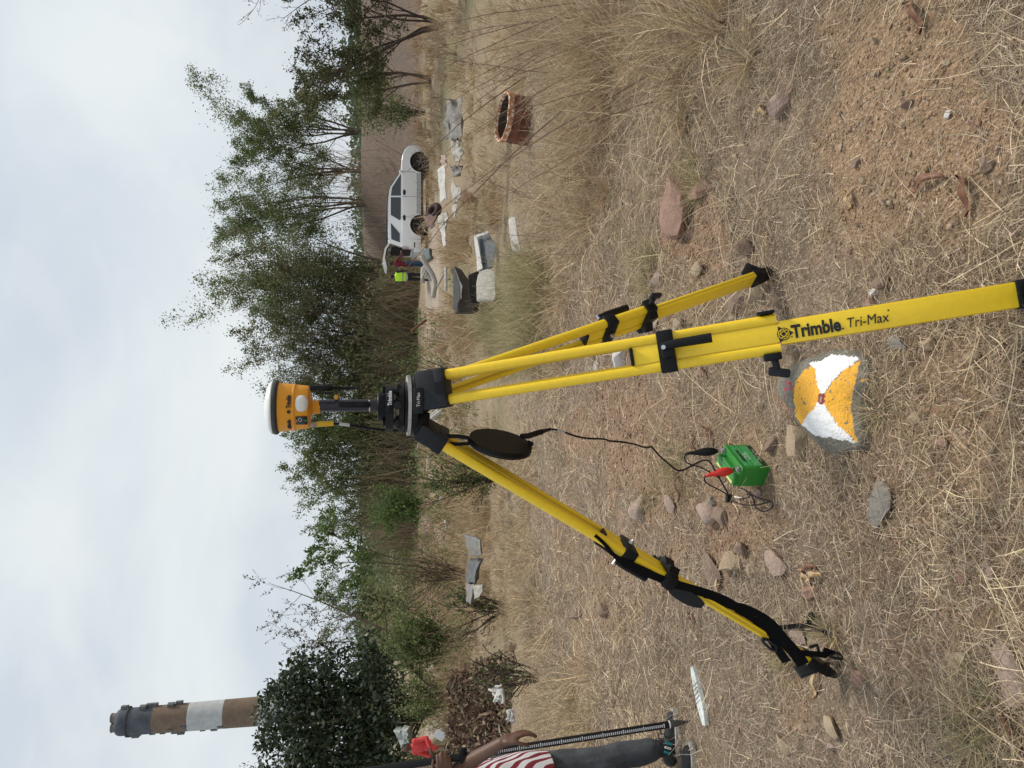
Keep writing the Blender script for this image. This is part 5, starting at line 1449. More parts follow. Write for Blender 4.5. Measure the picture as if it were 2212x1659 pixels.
person((rx, ry, H(rx, ry)), R(-30), 'person in a bright yellow safety vest standing behind the white car', 'vest', M_dark, M_dark, .018,
       dict(elR=(.24, .05, 1.14), wrR=(.20, .25, 1.0), elL=(-.24, .05, 1.14), wrL=(-.18, .25, 1.0), hdR=(0, 1, -.3), hdL=(0, 1, -.3)), 1.62, sleeve=1.8, extra=vest)

# ================================================================== RUBBISH, SLABS AND SHEETS LYING IN THE GRASS
M_conc = mat('weathered_concrete', (.34, .32, .28), .9, noise=.2, nscale=9, bump=.3, bscale=60, dirt=((.20, .17, .12), 6, .5, .8))
M_pale = mat('pale_sheet', (.40, .385, .35), .8, noise=.2, nscale=5, dirt=((.24, .19, .13), 6, .45, .65))
M_grey = mat('grey_sheet', (.21, .205, .195), .8, noise=.3, nscale=5, dirt=((.13, .105, .075), 6, .45, .65))
M_dgrey = mat('slate_foam', (.10, .11, .12), .8, noise=.25, nscale=12, bump=.3, bscale=80)
M_bin = mat('dark_bin', (.045, .045, .040), .7, noise=.25, nscale=8)
M_hole = mat('bin_inside', (.012, .010, .008), .9)
M_white = mat('dirty_white', (.50, .49, .46), .7, noise=.2, nscale=20, dirt=((.28, .23, .17), 9, .48, .68))
M_rust = mat('rusty_steel', (.17, .060, .035), .85, noise=.35, nscale=11, bump=.4, bscale=50, dirt=((.07, .035, .025), 7, .5, .8))
M_rim2 = mat('flaking_rim', (.42, .16, .06), .8, noise=.3, nscale=20, bump=.5, bscale=60, dirt=((.70, .64, .52), 22, .50, .58))

def crumple(name, pxs, Y0, Yk, thick, material, label, cat, amp=.05, fr=4.5, n=16, group=None, lift=0.0, seed=0):
    """a buckled sheet spanning four picture corners, each with its own distance Y"""
    c4 = []
    for (a, b), Y in zip(pxs, Y0 if isinstance(Y0, (list, tuple)) else [Y0] * 4): c4.append(at(a, b, Y))
    vs = []; 
    for i in range(n + 1):
        for j in range(n + 1):
            u, v = i / n, j / n
            p = (c4[0] * (1 - u) + c4[1] * u) * (1 - v) + (c4[3] * (1 - u) + c4[2] * u) * v
            q = Vector((u * fr + seed, v * fr * .8 + seed * 1.7, seed))
            edge = .6 + .4 * abs(mnoise.noise(q * .7))
            off = Vector((mnoise.noise(q), mnoise.noise(q + Vector((9, 3, 1))) * 1.6, mnoise.noise(q + Vector((4, 7, 2))) * 1.2)) * amp
            vs.append(p + off * edge + Vector((0, 0, lift)))
    k = len(vs); N_ = n + 1
    back = [v + Vector((0, thick, -thick * .4)) for v in vs]
    F = [(i * N_ + j, i * N_ + j + 1, (i + 1) * N_ + j + 1, (i + 1) * N_ + j) for i in range(n) for j in range(n)]
    F2 = [tuple(x + k for x in f[::-1]) for f in F]
    rim = [i * N_ for i in range(N_)] + [n * N_ + j for j in range(1, N_)] + [i * N_ + n for i in range(n - 1, -1, -1)] + [j for j in range(n - 1, 0, -1)]
    R_ = [(rim[i], rim[(i + 1) % len(rim)], rim[(i + 1) % len(rim)] + k, rim[i] + k) for i in range(len(rim))]
    mb = MB(); mb.add(vs + back, F + F2 + R_)
    o = mb.build(name, material, None, True, loc=vs[0]); tag(o, label, cat, group); return o

def slab(name, pxs, Y, k, thick, material, parent=None):
    """thick board whose face outline is given; its distance grows with k metres per 100 places of xd"""
    x0 = pxs[0][0]
    f = [at(a, b, Y - k * (a - x0) / 100) for a, b in pxs]
    g = [p + Vector((0, thick, 0)) for p in f]
    n = len(f); mb = MB(); mb.add(f + g, [tuple(range(n)), tuple(range(2 * n - 1, n - 1, -1))] + [(i, (i + 1) % n, (i + 1) % n + n, i + n) for i in range(n)])
    me = bpy.data.meshes.new(name); bm = bmesh.new()
    vv = [bm.verts.new(v) for v in mb.v]
    for q in mb.f: bm.faces.new([vv[i] for i in q])
    bmesh.ops.recalc_face_normals(bm, faces=bm.faces[:]); bmesh.ops.bevel(bm, geom=bm.edges[:], offset=min(thick * .2, .015), segments=2, affect='EDGES')
    bm.transform(Matrix.Translation(-f[0])); bm.to_mesh(me); bm.free()
    return link(name, me, material, parent, 35, loc=f[0])

Z7 = (1600, 300, 2.766); Z8 = (1600, 800, 2.766); Z2 = (1450, 550, 2.552)
# rusty half drum
dp = gp(1150, 262); dY = dp.y + .29
dx = at(1120, 262, dY).x; dz = H(dx, dY)
dr = thing('rusty_drum', (dx, dY, dz), 'rusty open steel drum cut short, with a flaking white and orange rim', 'drum')
Md2 = Matrix.Rotation(R(7), 3, 'X') @ Matrix.Rotation(R(4), 3, 'Y')
mb = MB(); rr_ = .30
mb.lathe([(rr_ * .97, -.05), (rr_, .0), (rr_ + .008, .06), (rr_, .08), (rr_, .17), (rr_ + .010, .19), (rr_, .21), (rr_ * .99, .30)], (dx, dY, dz), Md2, 40, False)
mb.v = [tuple(Vector(v) * 1) for v in mb.v]; mb.build('drum_side', M_rust, dr, 40)
mb = MB(); mb.lathe([(rr_ * .985, .29), (rr_ + .014, .295), (rr_ + .012, .365), (rr_ * .97, .37), (rr_ * .93, .33)], (dx, dY, dz), Md2, 48, False)
mb.v = [(v[0] + .008 * mnoise.noise(Vector(v) * 9), v[1], v[2] + .016 * mnoise.noise(Vector(v) * 7)) for v in mb.v]; mb.build('drum_rim', M_rim2, dr, 40)
mb = MB(); mb.lathe([(rr_ * .94, .34), (rr_ * .93, .05), (.001, .03)], (dx, dY, dz), Md2, 40, False); mb.build('drum_inside', mat('rust_inside', (.055, .038, .025), .9, noise=.3, nscale=9), dr, 40)
# foam slab with a white edge
sl = thing('foam_slab', at(1065, 540, 12.2), 'dark grey foam slab with a broken white edge propped in the dry grass', 'slab')
slab('slab_board', zp(Z8, [(742, 358), (890, 318), (975, 450), (950, 700), (800, 735)]), 12.3, 1.4, .16, M_dgrey, sl)
slab('white_edge', zp(Z8, [(735, 352), (770, 345), (800, 520), (812, 600), (835, 712), (775, 746), (768, 600)]), 12.15, 1.3, .05, M_white, sl)
slab('white_edge', zp(Z8, [(735, 352), (890, 300), (900, 330), (776, 372)]), 12.1, 1.3, .05, M_white, sl)
# concrete block
o = slab('concrete_block', zp(Z8, [(815, 735), (900, 705), (965, 740), (975, 1000), (960, 1060), (800, 1050), (793, 850)]), 11.6, 1.5, .35, M_conc); tag(o, 'rounded beige concrete block half hidden by pale green grass', 'block')
# dark bin
bn = thing('broken_bin', at(1035, 620, 13), 'dark broken plastic bin lying on its side with a white torn edge', 'bin')
slab('bin_side', zp(Z8, [(512, 680), (545, 780), (585, 900), (585, 1040), (560, 1100), (560, 1180), (508, 1150)]), 13.2, .6, .04, mat('bin_grey', (.085, .09, .085), .6, noise=.2, nscale=7), bn)
slab('bin_inside', zp(Z8, [(512, 680), (600, 720), (680, 840), (760, 1000), (790, 1180), (560, 1180), (560, 1100), (590, 1040), (590, 900), (548, 780)]), 13.35, .4, .5, mat('bin_brown', (.040, .028, .020), .8, noise=.3, nscale=6), bn)
slab('bin_floor', zp(Z8, [(680, 780), (790, 730), (800, 1100), (745, 1180), (690, 1000)]), 13.1, .4, .1, M_hole, bn)
mb = MB(); mb.ribbon([at(a, b, 13.1 - .006 * (a - 1000)) for a, b in zp(Z8, [(512, 678), (545, 770), (572, 850), (598, 905), (588, 980), (585, 1040)])], [.01, .03, .035, .045, .04, .06], Vector((0, -1, .2)), .01); mb.build('torn_edge', M_white, bn)
# concrete beam
o = slab('concrete_beam', zp(Z8, [(1130, 140), (1190, 140), (1215, 330), (1260, 530), (1180, 560), (1150, 380)]), 9.3, .9, .14, mat('pale_concrete', (.46, .44, .41), .9, noise=.15, nscale=8, dirt=((.28, .24, .18), 5, .5, .75))); tag(o, 'long pale concrete beam lying flat below the dark foam slab', 'beam')
# buckled sheets
crumple('crumpled_sheet', zp(Z7, [(430, 300), (610, 230), (590, 690), (430, 690)]), [13.0, 12.2, 12.0, 13.0], 0, .02, M_grey, 'large grey tarpaulin humped behind the rusty drum', 'sheet', .13, 4, seed=1)
crumple('crumpled_sheet', zp(Z7, [(480, 700), (610, 710), (600, 900), (520, 930)]), [12.9, 12.2, 12.2, 12.9], 0, .02, M_pale, 'pale folded tarpaulin end next to the grey tarpaulin', 'sheet', .10, 4, seed=2)
crumple('crumpled_sheet', zp(Z7, [(335, 1020), (425, 960), (430, 1330), (370, 1380)]), [15.5, 14.6, 14.6, 15.5], 0, .03, M_white, 'long white broken panel lying nearest the car', 'panel', .05, 3, seed=3)
crumple('crumpled_sheet', zp(Z7, [(480, 1130), (580, 1190), (600, 1330), (510, 1390)]), [13.2, 12.6, 12.6, 13.2], 0, .03, M_pale, 'dented pale car panel in front of the long white one', 'panel', .10, 3, seed=4)
crumple('crumpled_sheet', zp(Z7, [(500, 1390), (550, 1400), (540, 1540), (510, 1530)]), [13.2, 12.9, 12.9, 13.2], 0, .02, M_pale, 'narrow pale scrap at the end of the dented panel', 'panel', .04, 3, 10, seed=5)
crumple('crumpled_sheet', zp(Z7, [(480, 960), (600, 970), (590, 1080), (520, 1100)]), [13.2, 12.6, 12.6, 13.2], 0, .02, M_grey, 'bent grey scrap between the tarpaulin and the car panel', 'scrap', .10, 4, 12, seed=6)
crumple('crumpled_sheet', zp(Z7, [(370, 860), (430, 850), (440, 990), (390, 1000)]), [15, 14.4, 14.4, 15], 0, .02, mat('pink_scrap', (.34, .24, .20), .8, noise=.2), 'faded pink scrap above the bent grey sheet', 'scrap', .06, 4, 10, seed=7)
crumple('crumpled_sheet', zp(Z8, [(335, 160), (450, 90), (430, 260), (400, 300)]), [15, 14, 14, 14.4], 0, .03, M_pale, 'pale curved shell in front of the rear wheel of the car', 'scrap', .10, 3, 12, seed=8)
crumple('crumpled_sheet', zp(Z8, [(360, 240), (420, 250), (430, 470), (400, 470)]), [14.4, 13.9, 13.9, 14.4], 0, .02, M_white, 'thin white strip below the pale curved shell', 'scrap', .05, 3, 12, seed=9)
crumple('crumpled_sheet', zp(Z8, [(190, 150), (330, 130), (300, 260), (215, 260)]), [17, 16, 16, 17], 0, .05, mat('red_sack', (.15, .09, .07), .9, noise=.3, nscale=6), 'reddish brown sack beside the dark tyre', 'sack', .12, 3, 12, seed=10)
crumple('crumpled_sheet', zp(Z8, [(150, 505), (250, 490), (268, 590), (180, 650)]), [19, 18.4, 18.4, 19], 0, .2, mat('blue_grey_tub', (.11, .125, .125), .6, noise=.1), 'blue grey tub standing behind the car bumper', 'tub', .03, 2, 8, seed=11)
mb = MB(); tyc = at(*zp(Z8, [(300, 90)])[0], 17)
mb.lathe([(.15 + .07 * cos(a), .08 * sin(a)) for a in np.linspace(0, 2 * pi, 13)], tyc, Matrix.Rotation(R(35), 3, 'X') @ Matrix.Rotation(R(20), 3, 'Y'), 26, False)
o = mb.build('old_tyre', mat('old_rubber', (.035, .018, .015), .8), None, True, loc=tyc); tag(o, 'dark brown old tyre lying in front of the car', 'tyre')
# bleached branches
def rod(name, pts, Y, r, material, label, cat, dY=0):
    P_ = [at(a, b, Y + dY * k) for k, (a, b) in enumerate(pts)]
    mb = MB(); mb.tube(smoothp(P_, 1), r, 8); o = mb.build(name, material, None, True, loc=P_[0]); tag(o, label, cat); return o
M_bone = mat('bleached_wood', (.38, .355, .31), .8, noise=.15, nscale=8)
rod('bleached_branch', zp(Z8, [(165, 570), (205, 650), (250, 720), (295, 800), (318, 880), (300, 960), (290, 1030)]), 16, .055, M_bone, 'thick bleached branch bent in a curve beside the car', 'branch')
rod('bleached_branch', zp(Z8, [(182, 870), (175, 780), (190, 700), (215, 690)]), 16.3, .045, M_bone, 'short forked bleached branch above the thick curved one', 'branch')
rod('bleached_branch', zp(Z8, [(200, 785), (240, 800), (285, 835)]), 16.1, .05, M_bone, 'bleached stub crossing the thick curved branch', 'branch')
rod('bleached_branch', zp(Z8, [(160, 850), (195, 760), (215, 700)]), 16.1, .02, M_bone, 'thin bleached twig lying over the forked branch', 'branch')
rod('white_stick', zp(Z8, [(430, 700), (432, 830), (432, 955)]), 14.5, .028, M_white, 'straight white stick lying level below the bleached branches', 'stick')
rod('twig_stick', zp(Z8, [(340, 900), (390, 800), (420, 760)]), 15.2, .022, M_bone, 'thin pale stick leaning toward the white stick', 'stick')
rod('white_pipe', [(903, 925), (924, 905), (950, 884)], 17, .045, M_white, 'upper white pipe lying behind the tripod head', 'pipe')
rod('white_pipe', [(918, 918), (936, 900), (956, 886)], 16.2, .045, M_white, 'lower white pipe lying behind the tripod head', 'pipe')
rod('rusty_rod', zp(Z8, [(50, 1400), (120, 1340), (220, 1270)]), 17.5, .03, mat('rod_brown', (.14, .06, .03), .8), 'short rusty brown rod leaning right of the bleached branches', 'rod')
# rubble left of the tripod
Z4 = (1400, 2000, 1.586)
crumple('crumpled_sheet', zp(Z4, [(672, 172), (790, 200), (780, 290), (725, 300)]), [9.4, 8.8, 8.8, 9.3], 0, .06, M_grey, 'ridged grey white sack in the grass left of the hanging disc', 'sack', .035, 2.6, seed=12)
crumple('crumpled_sheet', zp(Z4, [(705, 335), (770, 340), (745, 470), (690, 465)]), [9.6, 9.0, 9.0, 9.6], 0, .2, mat('dark_rock', (.11, .115, .12), .9, noise=.4, nscale=9, bump=.5, bscale=50), 'dark slate rock between the grey sack and the broken rubble', 'rock', .04, 2.6, seed=13)
crumple('crumpled_sheet', zp(Z4, [(685, 470), (735, 480), (720, 600), (700, 590)]), [9.7, 9.2, 9.2, 9.7], 0, .15, M_grey, 'low pale grey rubble lump left of the dark slate rock', 'rock', .04, 2.4, seed=14)
crumple('crumpled_sheet', zp(Z4, [(735, 500), (790, 480), (785, 560), (745, 570)]), [9.0, 8.6, 8.6, 9.0], 0, .10, M_conc, 'small beige lump just below the grey rubble', 'rock', .03, 2.4, 10, seed=15)
# white scraps on and beside the track
Zc5 = (1000, 1600, 1.1537)
for i, (a, b) in enumerate([(750, 200), (700, 228), (865, 412), (795, 500), (730, 562), (790, 582), (716, 645), (788, 665), (880, 530), (700, 215), (820, 455)]):
    xd, yd = zp(Zc5, [(a, b)])[0]; p = gp(xd, yd, .06); 
    mb = MB(); mb.lathe([(1, -.3), (1.2, 0), (.7, .5)], (0, 0, 0), None, 9)
    s_ = .0075 * p.y * random.uniform(.7, 1.3)
    mb.v = [(p.x + v[0] * s_ * (1.2 + mnoise.noise(Vector(v) * 2 + Vector((i, 0, 0)))), p.y + v[1] * s_ * 1.1, p.z + v[2] * s_ * (1 + mnoise.noise(Vector(v) * 3 + Vector((0, i, 0))))) for v in mb.v]
    o = mb.build('plastic_scrap', M_white, None, False, loc=p); tag(o, 'small white plastic scrap littered along the pale track', 'litter', 'white plastic scraps along the track')
crumple('plastic_bag', [(1062, 1490), (1085, 1480), (1092, 1520), (1068, 1515)], [7.9, 7.6, 7.6, 7.9], 0, .03, M_white, 'white crumpled plastic bag caught on the brown leaf heap', 'bag', .08, 5, seed=20)
crumple('plastic_bag', [(1095, 1538), (1108, 1532), (1112, 1560), (1096, 1560)], [7.6, 7.5, 7.5, 7.6], 0, .02, M_white, 'small white torn plastic low on the brown leaf heap', 'bag', .04, 5, 8, seed=21)
crumple('grey_sack', [(852, 1580), (880, 1575), (885, 1610), (868, 1618)], [23, 22.5, 22.5, 23], 0, .3, mat('spotted_sack', (.33, .36, .34), .8, noise=.4, nscale=6), 'pale grey sack behind the head of the person in red', 'sack', .1, 5, seed=22)

# the blue white wooden strip
wp = [gp(1502, 1440, .01), gp(1513, 1490, .012), gp(1524, 1535, .012), (gp(1529, 1566, .01))]
strip = thing('painted_batten', tuple(wp[0]), 'flat white and pale blue batten lying on the ground by the shoe', 'batten')
mb = MB(); mb.ribbon(wp[:1] + [wp[0].lerp(wp[1], .12), wp[0].lerp(wp[1], .3)] + wp[1:], [.03, .032, .046, .058, .060, .030], Vector((0, 0, 1)), .020)
mb.build('board', mat('blue_white_paint', (.62, .66, .64), .6, noise=.12, nscale=40, dirt=((.28, .47, .53), 26, .55, .68)), strip, 35)
for k in range(8):
    q = wp[0].lerp(wp[3], .3 + .075 * k); mb = MB(); t_ = (wp[3] - wp[0]).normalized(); s_ = t_.cross(Vector((0, 0, 1)))
    mb.ribbon([q - s_ * .027 + Vector((0, 0, .013)), q + s_ * .027 + t_ * .006 + Vector((0, 0, .013))], .0022, Vector((0, 0, 1)), .003); mb.build('crease', M_grey, strip)

# ================================================================== STONES
ROCKM = {}
def rockmat(k):
    base = {'red': (.30, .185, .14), 'pink': (.36, .265, .22), 'tan': (.36, .28, .19), 'grey': (.22, .205, .18), 'brown': (.22, .155, .115), 'white': (.58, .55, .52)}[k]
    if k not in ROCKM:
        dk = tuple(c * .62 for c in base)
        ROCKM[k] = mat(k + '_stone', base, .9, noise=.2, nscale=22, bump=.6, bscale=90, dirt=(dk, 9, .45, .7))
    return ROCKM[k]
def rock(xd, yd, w_, h_, kind, label, group=None, flat=.45, name='stone'):
    p = gp(xd, yd); dep = proj(p)[2]
    rx_ = h_ / FPX * dep / 2            # size across the photograph's upright width
    ry_ = min(max(w_ / FPX * dep / 2 / max(sin(atan((xd - 1106) / FPX) + PITCH), .25) * .75, rx_ * .5), rx_ * 1.7)
    rz_ = min(rx_, ry_) * flat * 1.35
    seed = int(xd * 7 + yd)
    bm = bmesh.new(); bmesh.ops.create_icosphere(bm, subdivisions=3, radius=1)
    rr = random.Random(seed)
    planes = [(Vector((rr.gauss(0, 1), rr.gauss(0, 1), rr.gauss(.2, .8))).normalized(), rr.uniform(.42, .82)) for _ in range(13)]
    sd_ = Vector((rr.random() * 50, rr.random() * 50, 0))
    a_ = rr.uniform(0, pi)
    for v in bm.verts:
        c = v.co.copy()
        for n_, d_ in planes:
            e_ = c.dot(n_) - d_
            if e_ > 0: c -= n_ * e_
        c *= 1 + .07 * mnoise.noise(c * 2.2 + sd_) + .03 * mnoise.noise(c * 7 + sd_)
        v.co = Vector((c.x * rx_ * 1.3, c.y * ry_ * 1.3, c.z * rz_ * 1.25 + rz_ * .55))
    me = bpy.data.meshes.new(name); bm.to_mesh(me); bm.free()
    o = link(name, me, rockmat(kind), None, 28, loc=p); o.rotation_euler = (rr.gauss(0, .12), rr.gauss(0, .12), rr.gauss(0, .3))
    tag(o, label, 'stone', group); return o
NAMED = [
    (1472, 435, 62, 125, 'red', 'largest reddish flat boulder right of the far tripod foot', .35), (1516, 412, 42, 42, 'red', 'round reddish stone touching the largest flat boulder', .5),
    (1694, 222, 46, 62, 'pink', 'pinkish angular stone alone on bare soil at right', .6), (1621, 535, 26, 40, 'brown', 'brown pointed stone just right of the far tripod foot', .7),
    (1645, 632, 40, 42, 'tan', 'tan block stone wedged beside the far tripod foot', .8), (1530, 1105, 44, 44, 'pink', 'pink angular stone left of the battery leads', .6),
    (1563, 1113, 34, 34, 'brown', 'brown stone nearest the fuse holder', .6), (1542, 1086, 40, 22, 'grey', 'slim grey stone tucked behind the pink angular stone', .6),
    (1728, 948, 50, 66, 'tan', 'flat tan stone touching the painted boulder on its far left', .4), (1668, 962, 34, 34, 'brown', 'dull brown stone close behind the battery', .5),
    (1586, 1214, 62, 46, 'tan', 'long tan block lying near the middle of the left leg', .7), (1608, 1184, 34, 30, 'brown', 'dark brown stone behind the long tan block', .7),
    (1685, 1216, 50, 46, 'pink', 'broad pink stone right of the long tan block', .4), (1632, 1228, 24, 34, 'tan', 'small cream wedge between tan block and pink stone', .6),
    (1760, 1276, 44, 32, 'red', 'rough red stone above the loose strap end', .7), (1722, 1368, 58, 40, 'pink', 'pink slab stone under the strap by the left foot', .4),
    (1808, 1418, 40, 42, 'brown', 'orange brown stone against the left tripod foot', .6), (1857, 1470, 34, 32, 'red', 'red stone right of the left tripod foot tip', .5),
    (1540, 1228, 56, 54, 'brown', 'dark flat brown rock behind the left leg clamps', .3), (1888, 632, 26, 18, 'white', 'small white pebble stone beside the printed leg', .7),
    (1910, 613, 26, 34, 'brown', 'rounded brown stone above the small white pebble stone', .7), (1884, 652, 22, 44, 'red', 'rusty red stone tucked against the printed leg', .6),
    (1950, 742, 58, 40, 'grey', 'grey wedge-shaped stone between leg and bare soil', .5), (2012, 738, 32, 32, 'tan', 'tan stone right of the grey wedge', .6),
    (2099, 774, 44, 40, 'tan', 'cleanest tan block on the bare soil left of the printed leg', .5), (2199, 790, 24, 30, 'pink', 'pink stone at the near edge beside the leg end', .6),
    (2185, 1462, 74, 120, 'pink', 'very large pink flat rock at the near left edge', .3), (2081, 1429, 60, 60, 'tan', 'broad dusty tan rock beyond the very large pink one', .3),
    (1854, 352, 22, 26, 'brown', 'small brown stone alone on open soil at right', .6), (2134, 357, 38, 38, 'brown', 'dark brown flat stone near the seed pods at right', .5),
    (1963, 225, 24, 26, 'brown', 'dark slanted stone in the middle of the bare soil', .7), (2051, 247, 14, 18, 'white', 'tiny white stone on the bare soil at right', .7),
    (2145, 1236, 30, 34, 'pink', 'pale pink stone in the red soil near the bottom', .5), (2089, 1240, 30, 40, 'red', 'red brown stone left of the pale pink one', .5),
    (1254, 1328, 44, 22, 'brown', 'upright brown stone in litter far left of the tripod', .9), (1385, 1102, 40, 54, 'pink', 'grey pink weathered stone behind the left leg', .4),
    (1453, 1090, 46, 36, 'pink', 'pointed pink stone under a long seed pod', .5), (1345, 772, 28, 44, 'white', 'white-faced tan stone seen between the nearest leg tubes', .6),
    (1292, 790, 40, 24, 'white', 'chalky white flake stone behind the nearest leg', .4), (1431, 598, 46, 28, 'pink', 'upright pink stone behind the far leg clamp', .8),
    (1513, 582, 32, 28, 'tan', 'tan pyramid stone between clamp and far foot', .8), (1585, 652, 44, 60, 'brown', 'wide flat brown stone below the far leg', .25),
    (1412, 706, 40, 30, 'pink', 'pink stone peeping between the two yellow legs', .5), (1467, 707, 40, 40, 'tan', 'dusty tan stone right between the two yellow legs', .4),
    (1519, 806, 32, 24, 'red', 'rusty stone just left of the nearest leg collar', .6), (1800, 1562, 44, 36, 'tan', 'pale crumbly stone near the left edge', .5), (1695, 1602, 34, 26, 'tan', 'yellowish clod stone at the far left edge', .7),
    (1310, 1318, 22, 26, 'brown', 'small split brown stone right of the upright brown one', .7), (1908, 1098, 60, 90, 'grey', 'grey buried rock beyond the near end of the painted boulder', .25),
    (2040, 955, 30, 30, 'red', 'reddish stone in front of the painted boulder', .5), (1980, 902, 26, 26, 'tan', 'small tan stone directly in front of the painted boulder', .5),
]
for (xd, yd, w_, h_, k, lab, fl) in NAMED: rock(xd, yd, w_, h_, k, lab, flat=fl)
GRP = 'loose stones scattered over the soil and litter'
rs_ = random.Random(99)
done = 0
while done < 75:
    xd = rs_.uniform(1180, 2200); yd = rs_.uniform(10, 1650)
    b_ = float(bare(*[np.array([q]) for q in gp(xd, yd)[:2]])[0]) if rs_.random() < 1 else 0
    if rs_.random() > .25 + .75 * b_: continue
    s_ = rs_.uniform(9, 17) * (.7 + .4 * (xd - 1180) / 1000)
    kk = rs_.choice(['red', 'pink', 'tan', 'tan', 'tan', 'brown', 'brown'])
    rock(xd, yd, s_, s_ * rs_.uniform(.7, 1.4), kk, {'red': 'small loose reddish stone', 'pink': 'small loose pale pink stone', 'tan': 'small loose tan stone', 'brown': 'small loose dark brown stone'}[kk] + ' lying on the dry ground', GRP, flat=rs_.uniform(.5, .9)); done += 1

# gravel and crumbs of soil
def gravel():
    rg = np.random.default_rng(23)
    n = 105000
    r = np.exp(rg.uniform(np.log(1.0), np.log(9), n)); a = rg.uniform(-.62, .62, n)
    x = r * np.sin(a); y = r * np.cos(a)
    b = bare(x, y); keep = rg.random(n) < .12 + .88 * b
    x, y = x[keep], y[keep]; n = len(x)
    s = (rg.lognormal(-6.0, .5, n) * np.clip(np.hypot(x, y) / 2, .9, 2.2)).clip(.0012, .011)
    base = np.array([(1, 0, 0), (-.9, .2, 0), (.1, 1, 0), (0, -1, .1), (.1, .05, .75), (0, 0, -.4)])
    V = base[None] * s[:, None, None] * rg.uniform(.6, 1.35, (n, 6, 1)) 
    ca, sa_ = np.cos(rg.uniform(0, 6.28, n))[:, None], np.sin(rg.uniform(0, 6.28, n))[:, None]
    X = V[..., 0] * ca - V[..., 1] * sa_ + x[:, None]; Yv = V[..., 0] * sa_ + V[..., 1] * ca + y[:, None]; Zv = V[..., 2] + height(x, y)[:, None] + s[:, None] * .15
    V = np.stack([X, Yv, Zv], -1).reshape(-1, 3)
    tri = np.array([(0, 2, 4), (2, 1, 4), (1, 3, 4), (3, 0, 4), (2, 0, 5), (1, 2, 5), (3, 1, 5), (0, 3, 5)])
    F = (np.arange(n)[:, None, None] * 6 + tri[None]).reshape(-1, 3)
    col = np.repeat(pick([(.32, .225, .14), (.34, .24, .16), (.27, .19, .12), (.42, .32, .22), (.23, .16, .11), (.30, .23, .16), (.35, .22, .16)], n, rg, .18), 6, axis=0)
    tag(npmesh('gravel', V, F, mat('gravel_grain', (.3, .2, .1), .95, attr='col', spec=.1), col), 'reddish crumbs of soil and gravel', 'gravel', kind='stuff')
gravel()

# seed pods
def pod(xd, yd, ang, ln, kind, label):
    p = gp(xd, yd, .012); mb = MB(); n = 9
    d = Vector((cos(ang), sin(ang), 0)); s_ = Vector((-d.y, d.x, 0))
    top = []; 
    for k in range(n):
        u = k / (n - 1) - .5
        w_ = .0095 * math.sqrt(max(1 - (2 * u) ** 2, .02)) + .001
        c = p + d * u * ln + s_ * .16 * ln * (u * u * 4) + Vector((0, 0, .010 * cos(u * 9) + .008))
        top.append((c, w_))
    vs = []
    for c, w_ in top: vs += [c + s_ * w_ + Vector((0, 0, .004)), c + Vector((0, 0, -.001)), c - s_ * w_ + Vector((0, 0, .005)), c + Vector((0, 0, -.004))]
    mb.add(vs, [(i * 4 + k, i * 4 + (k + 1) % 4, i * 4 + 4 + (k + 1) % 4, i * 4 + 4 + k) for i in range(n - 1) for k in range(4)])
    o = mb.build('seed_pod', {'b': M_podb, 'p': M_podp}[kind], None, True, loc=p); tag(o, label, 'seed pod')
M_podb = mat('brown_pod', (.17, .075, .04), .55, noise=.3, nscale=30)
M_podp = mat('pale_pod', (.50, .36, .20), .6, noise=.15, nscale=20, dirt=((.30, .15, .07), 70, .5, .56))
PODS = [(1756, 1222, 1.9, .10, 'b', 'short brown pod tip above the open striped pod'), (1748, 1240, 1.2, .09, 'p', 'open pale striped pod half left of its brown tip'), (1766, 1240, 2.0, .11, 'p', 'open pale striped pod half right of its brown tip'),
        (1560, 1265, 0.25, .14, 'p', 'upright pale pod beside the left tripod leg'), (1771, 1473, .1, .12, 'p', 'pale orange pod left of the left tripod foot'),
        (1540, 935, .9, .14, 'b', 'long reddish pod behind the black clip'), (1508, 960, .3, .10, 'b', 'straight reddish pod near the black clip tip'), (1470, 1046, .4, .16, 'b', 'long curved reddish pod over the pink stone'),
        (2010, 388, 1.75, .13, 'b', 'glossy brown pod on the bare soil at right'), (2100, 415, .25, .12, 'b', 'brown pod with a pale tip at the near right'), (1990, 25, .5, .14, 'b', 'brown curved pod at the right edge'),
        (1655, 235, .6, .08, 'p', 'short pale pod near the pinkish angular stone'), (1620, 60, .3, .09, 'p', 'pale curled pod by the yellow grass tuft'), (1400, 590, .5, .07, 'b', 'small dark pod behind the far leg'),
        (2192, 1560, .9, .12, 'b', 'shiny brown pod against the very large pink rock'), (1845, 430, .2, .07, 'p', 'short pale pod on soil right of the legs'), (1500, 1330, 1.2, .09, 'b', 'reddish pod in litter left of the left leg')]
for q in PODS: pod(*q)

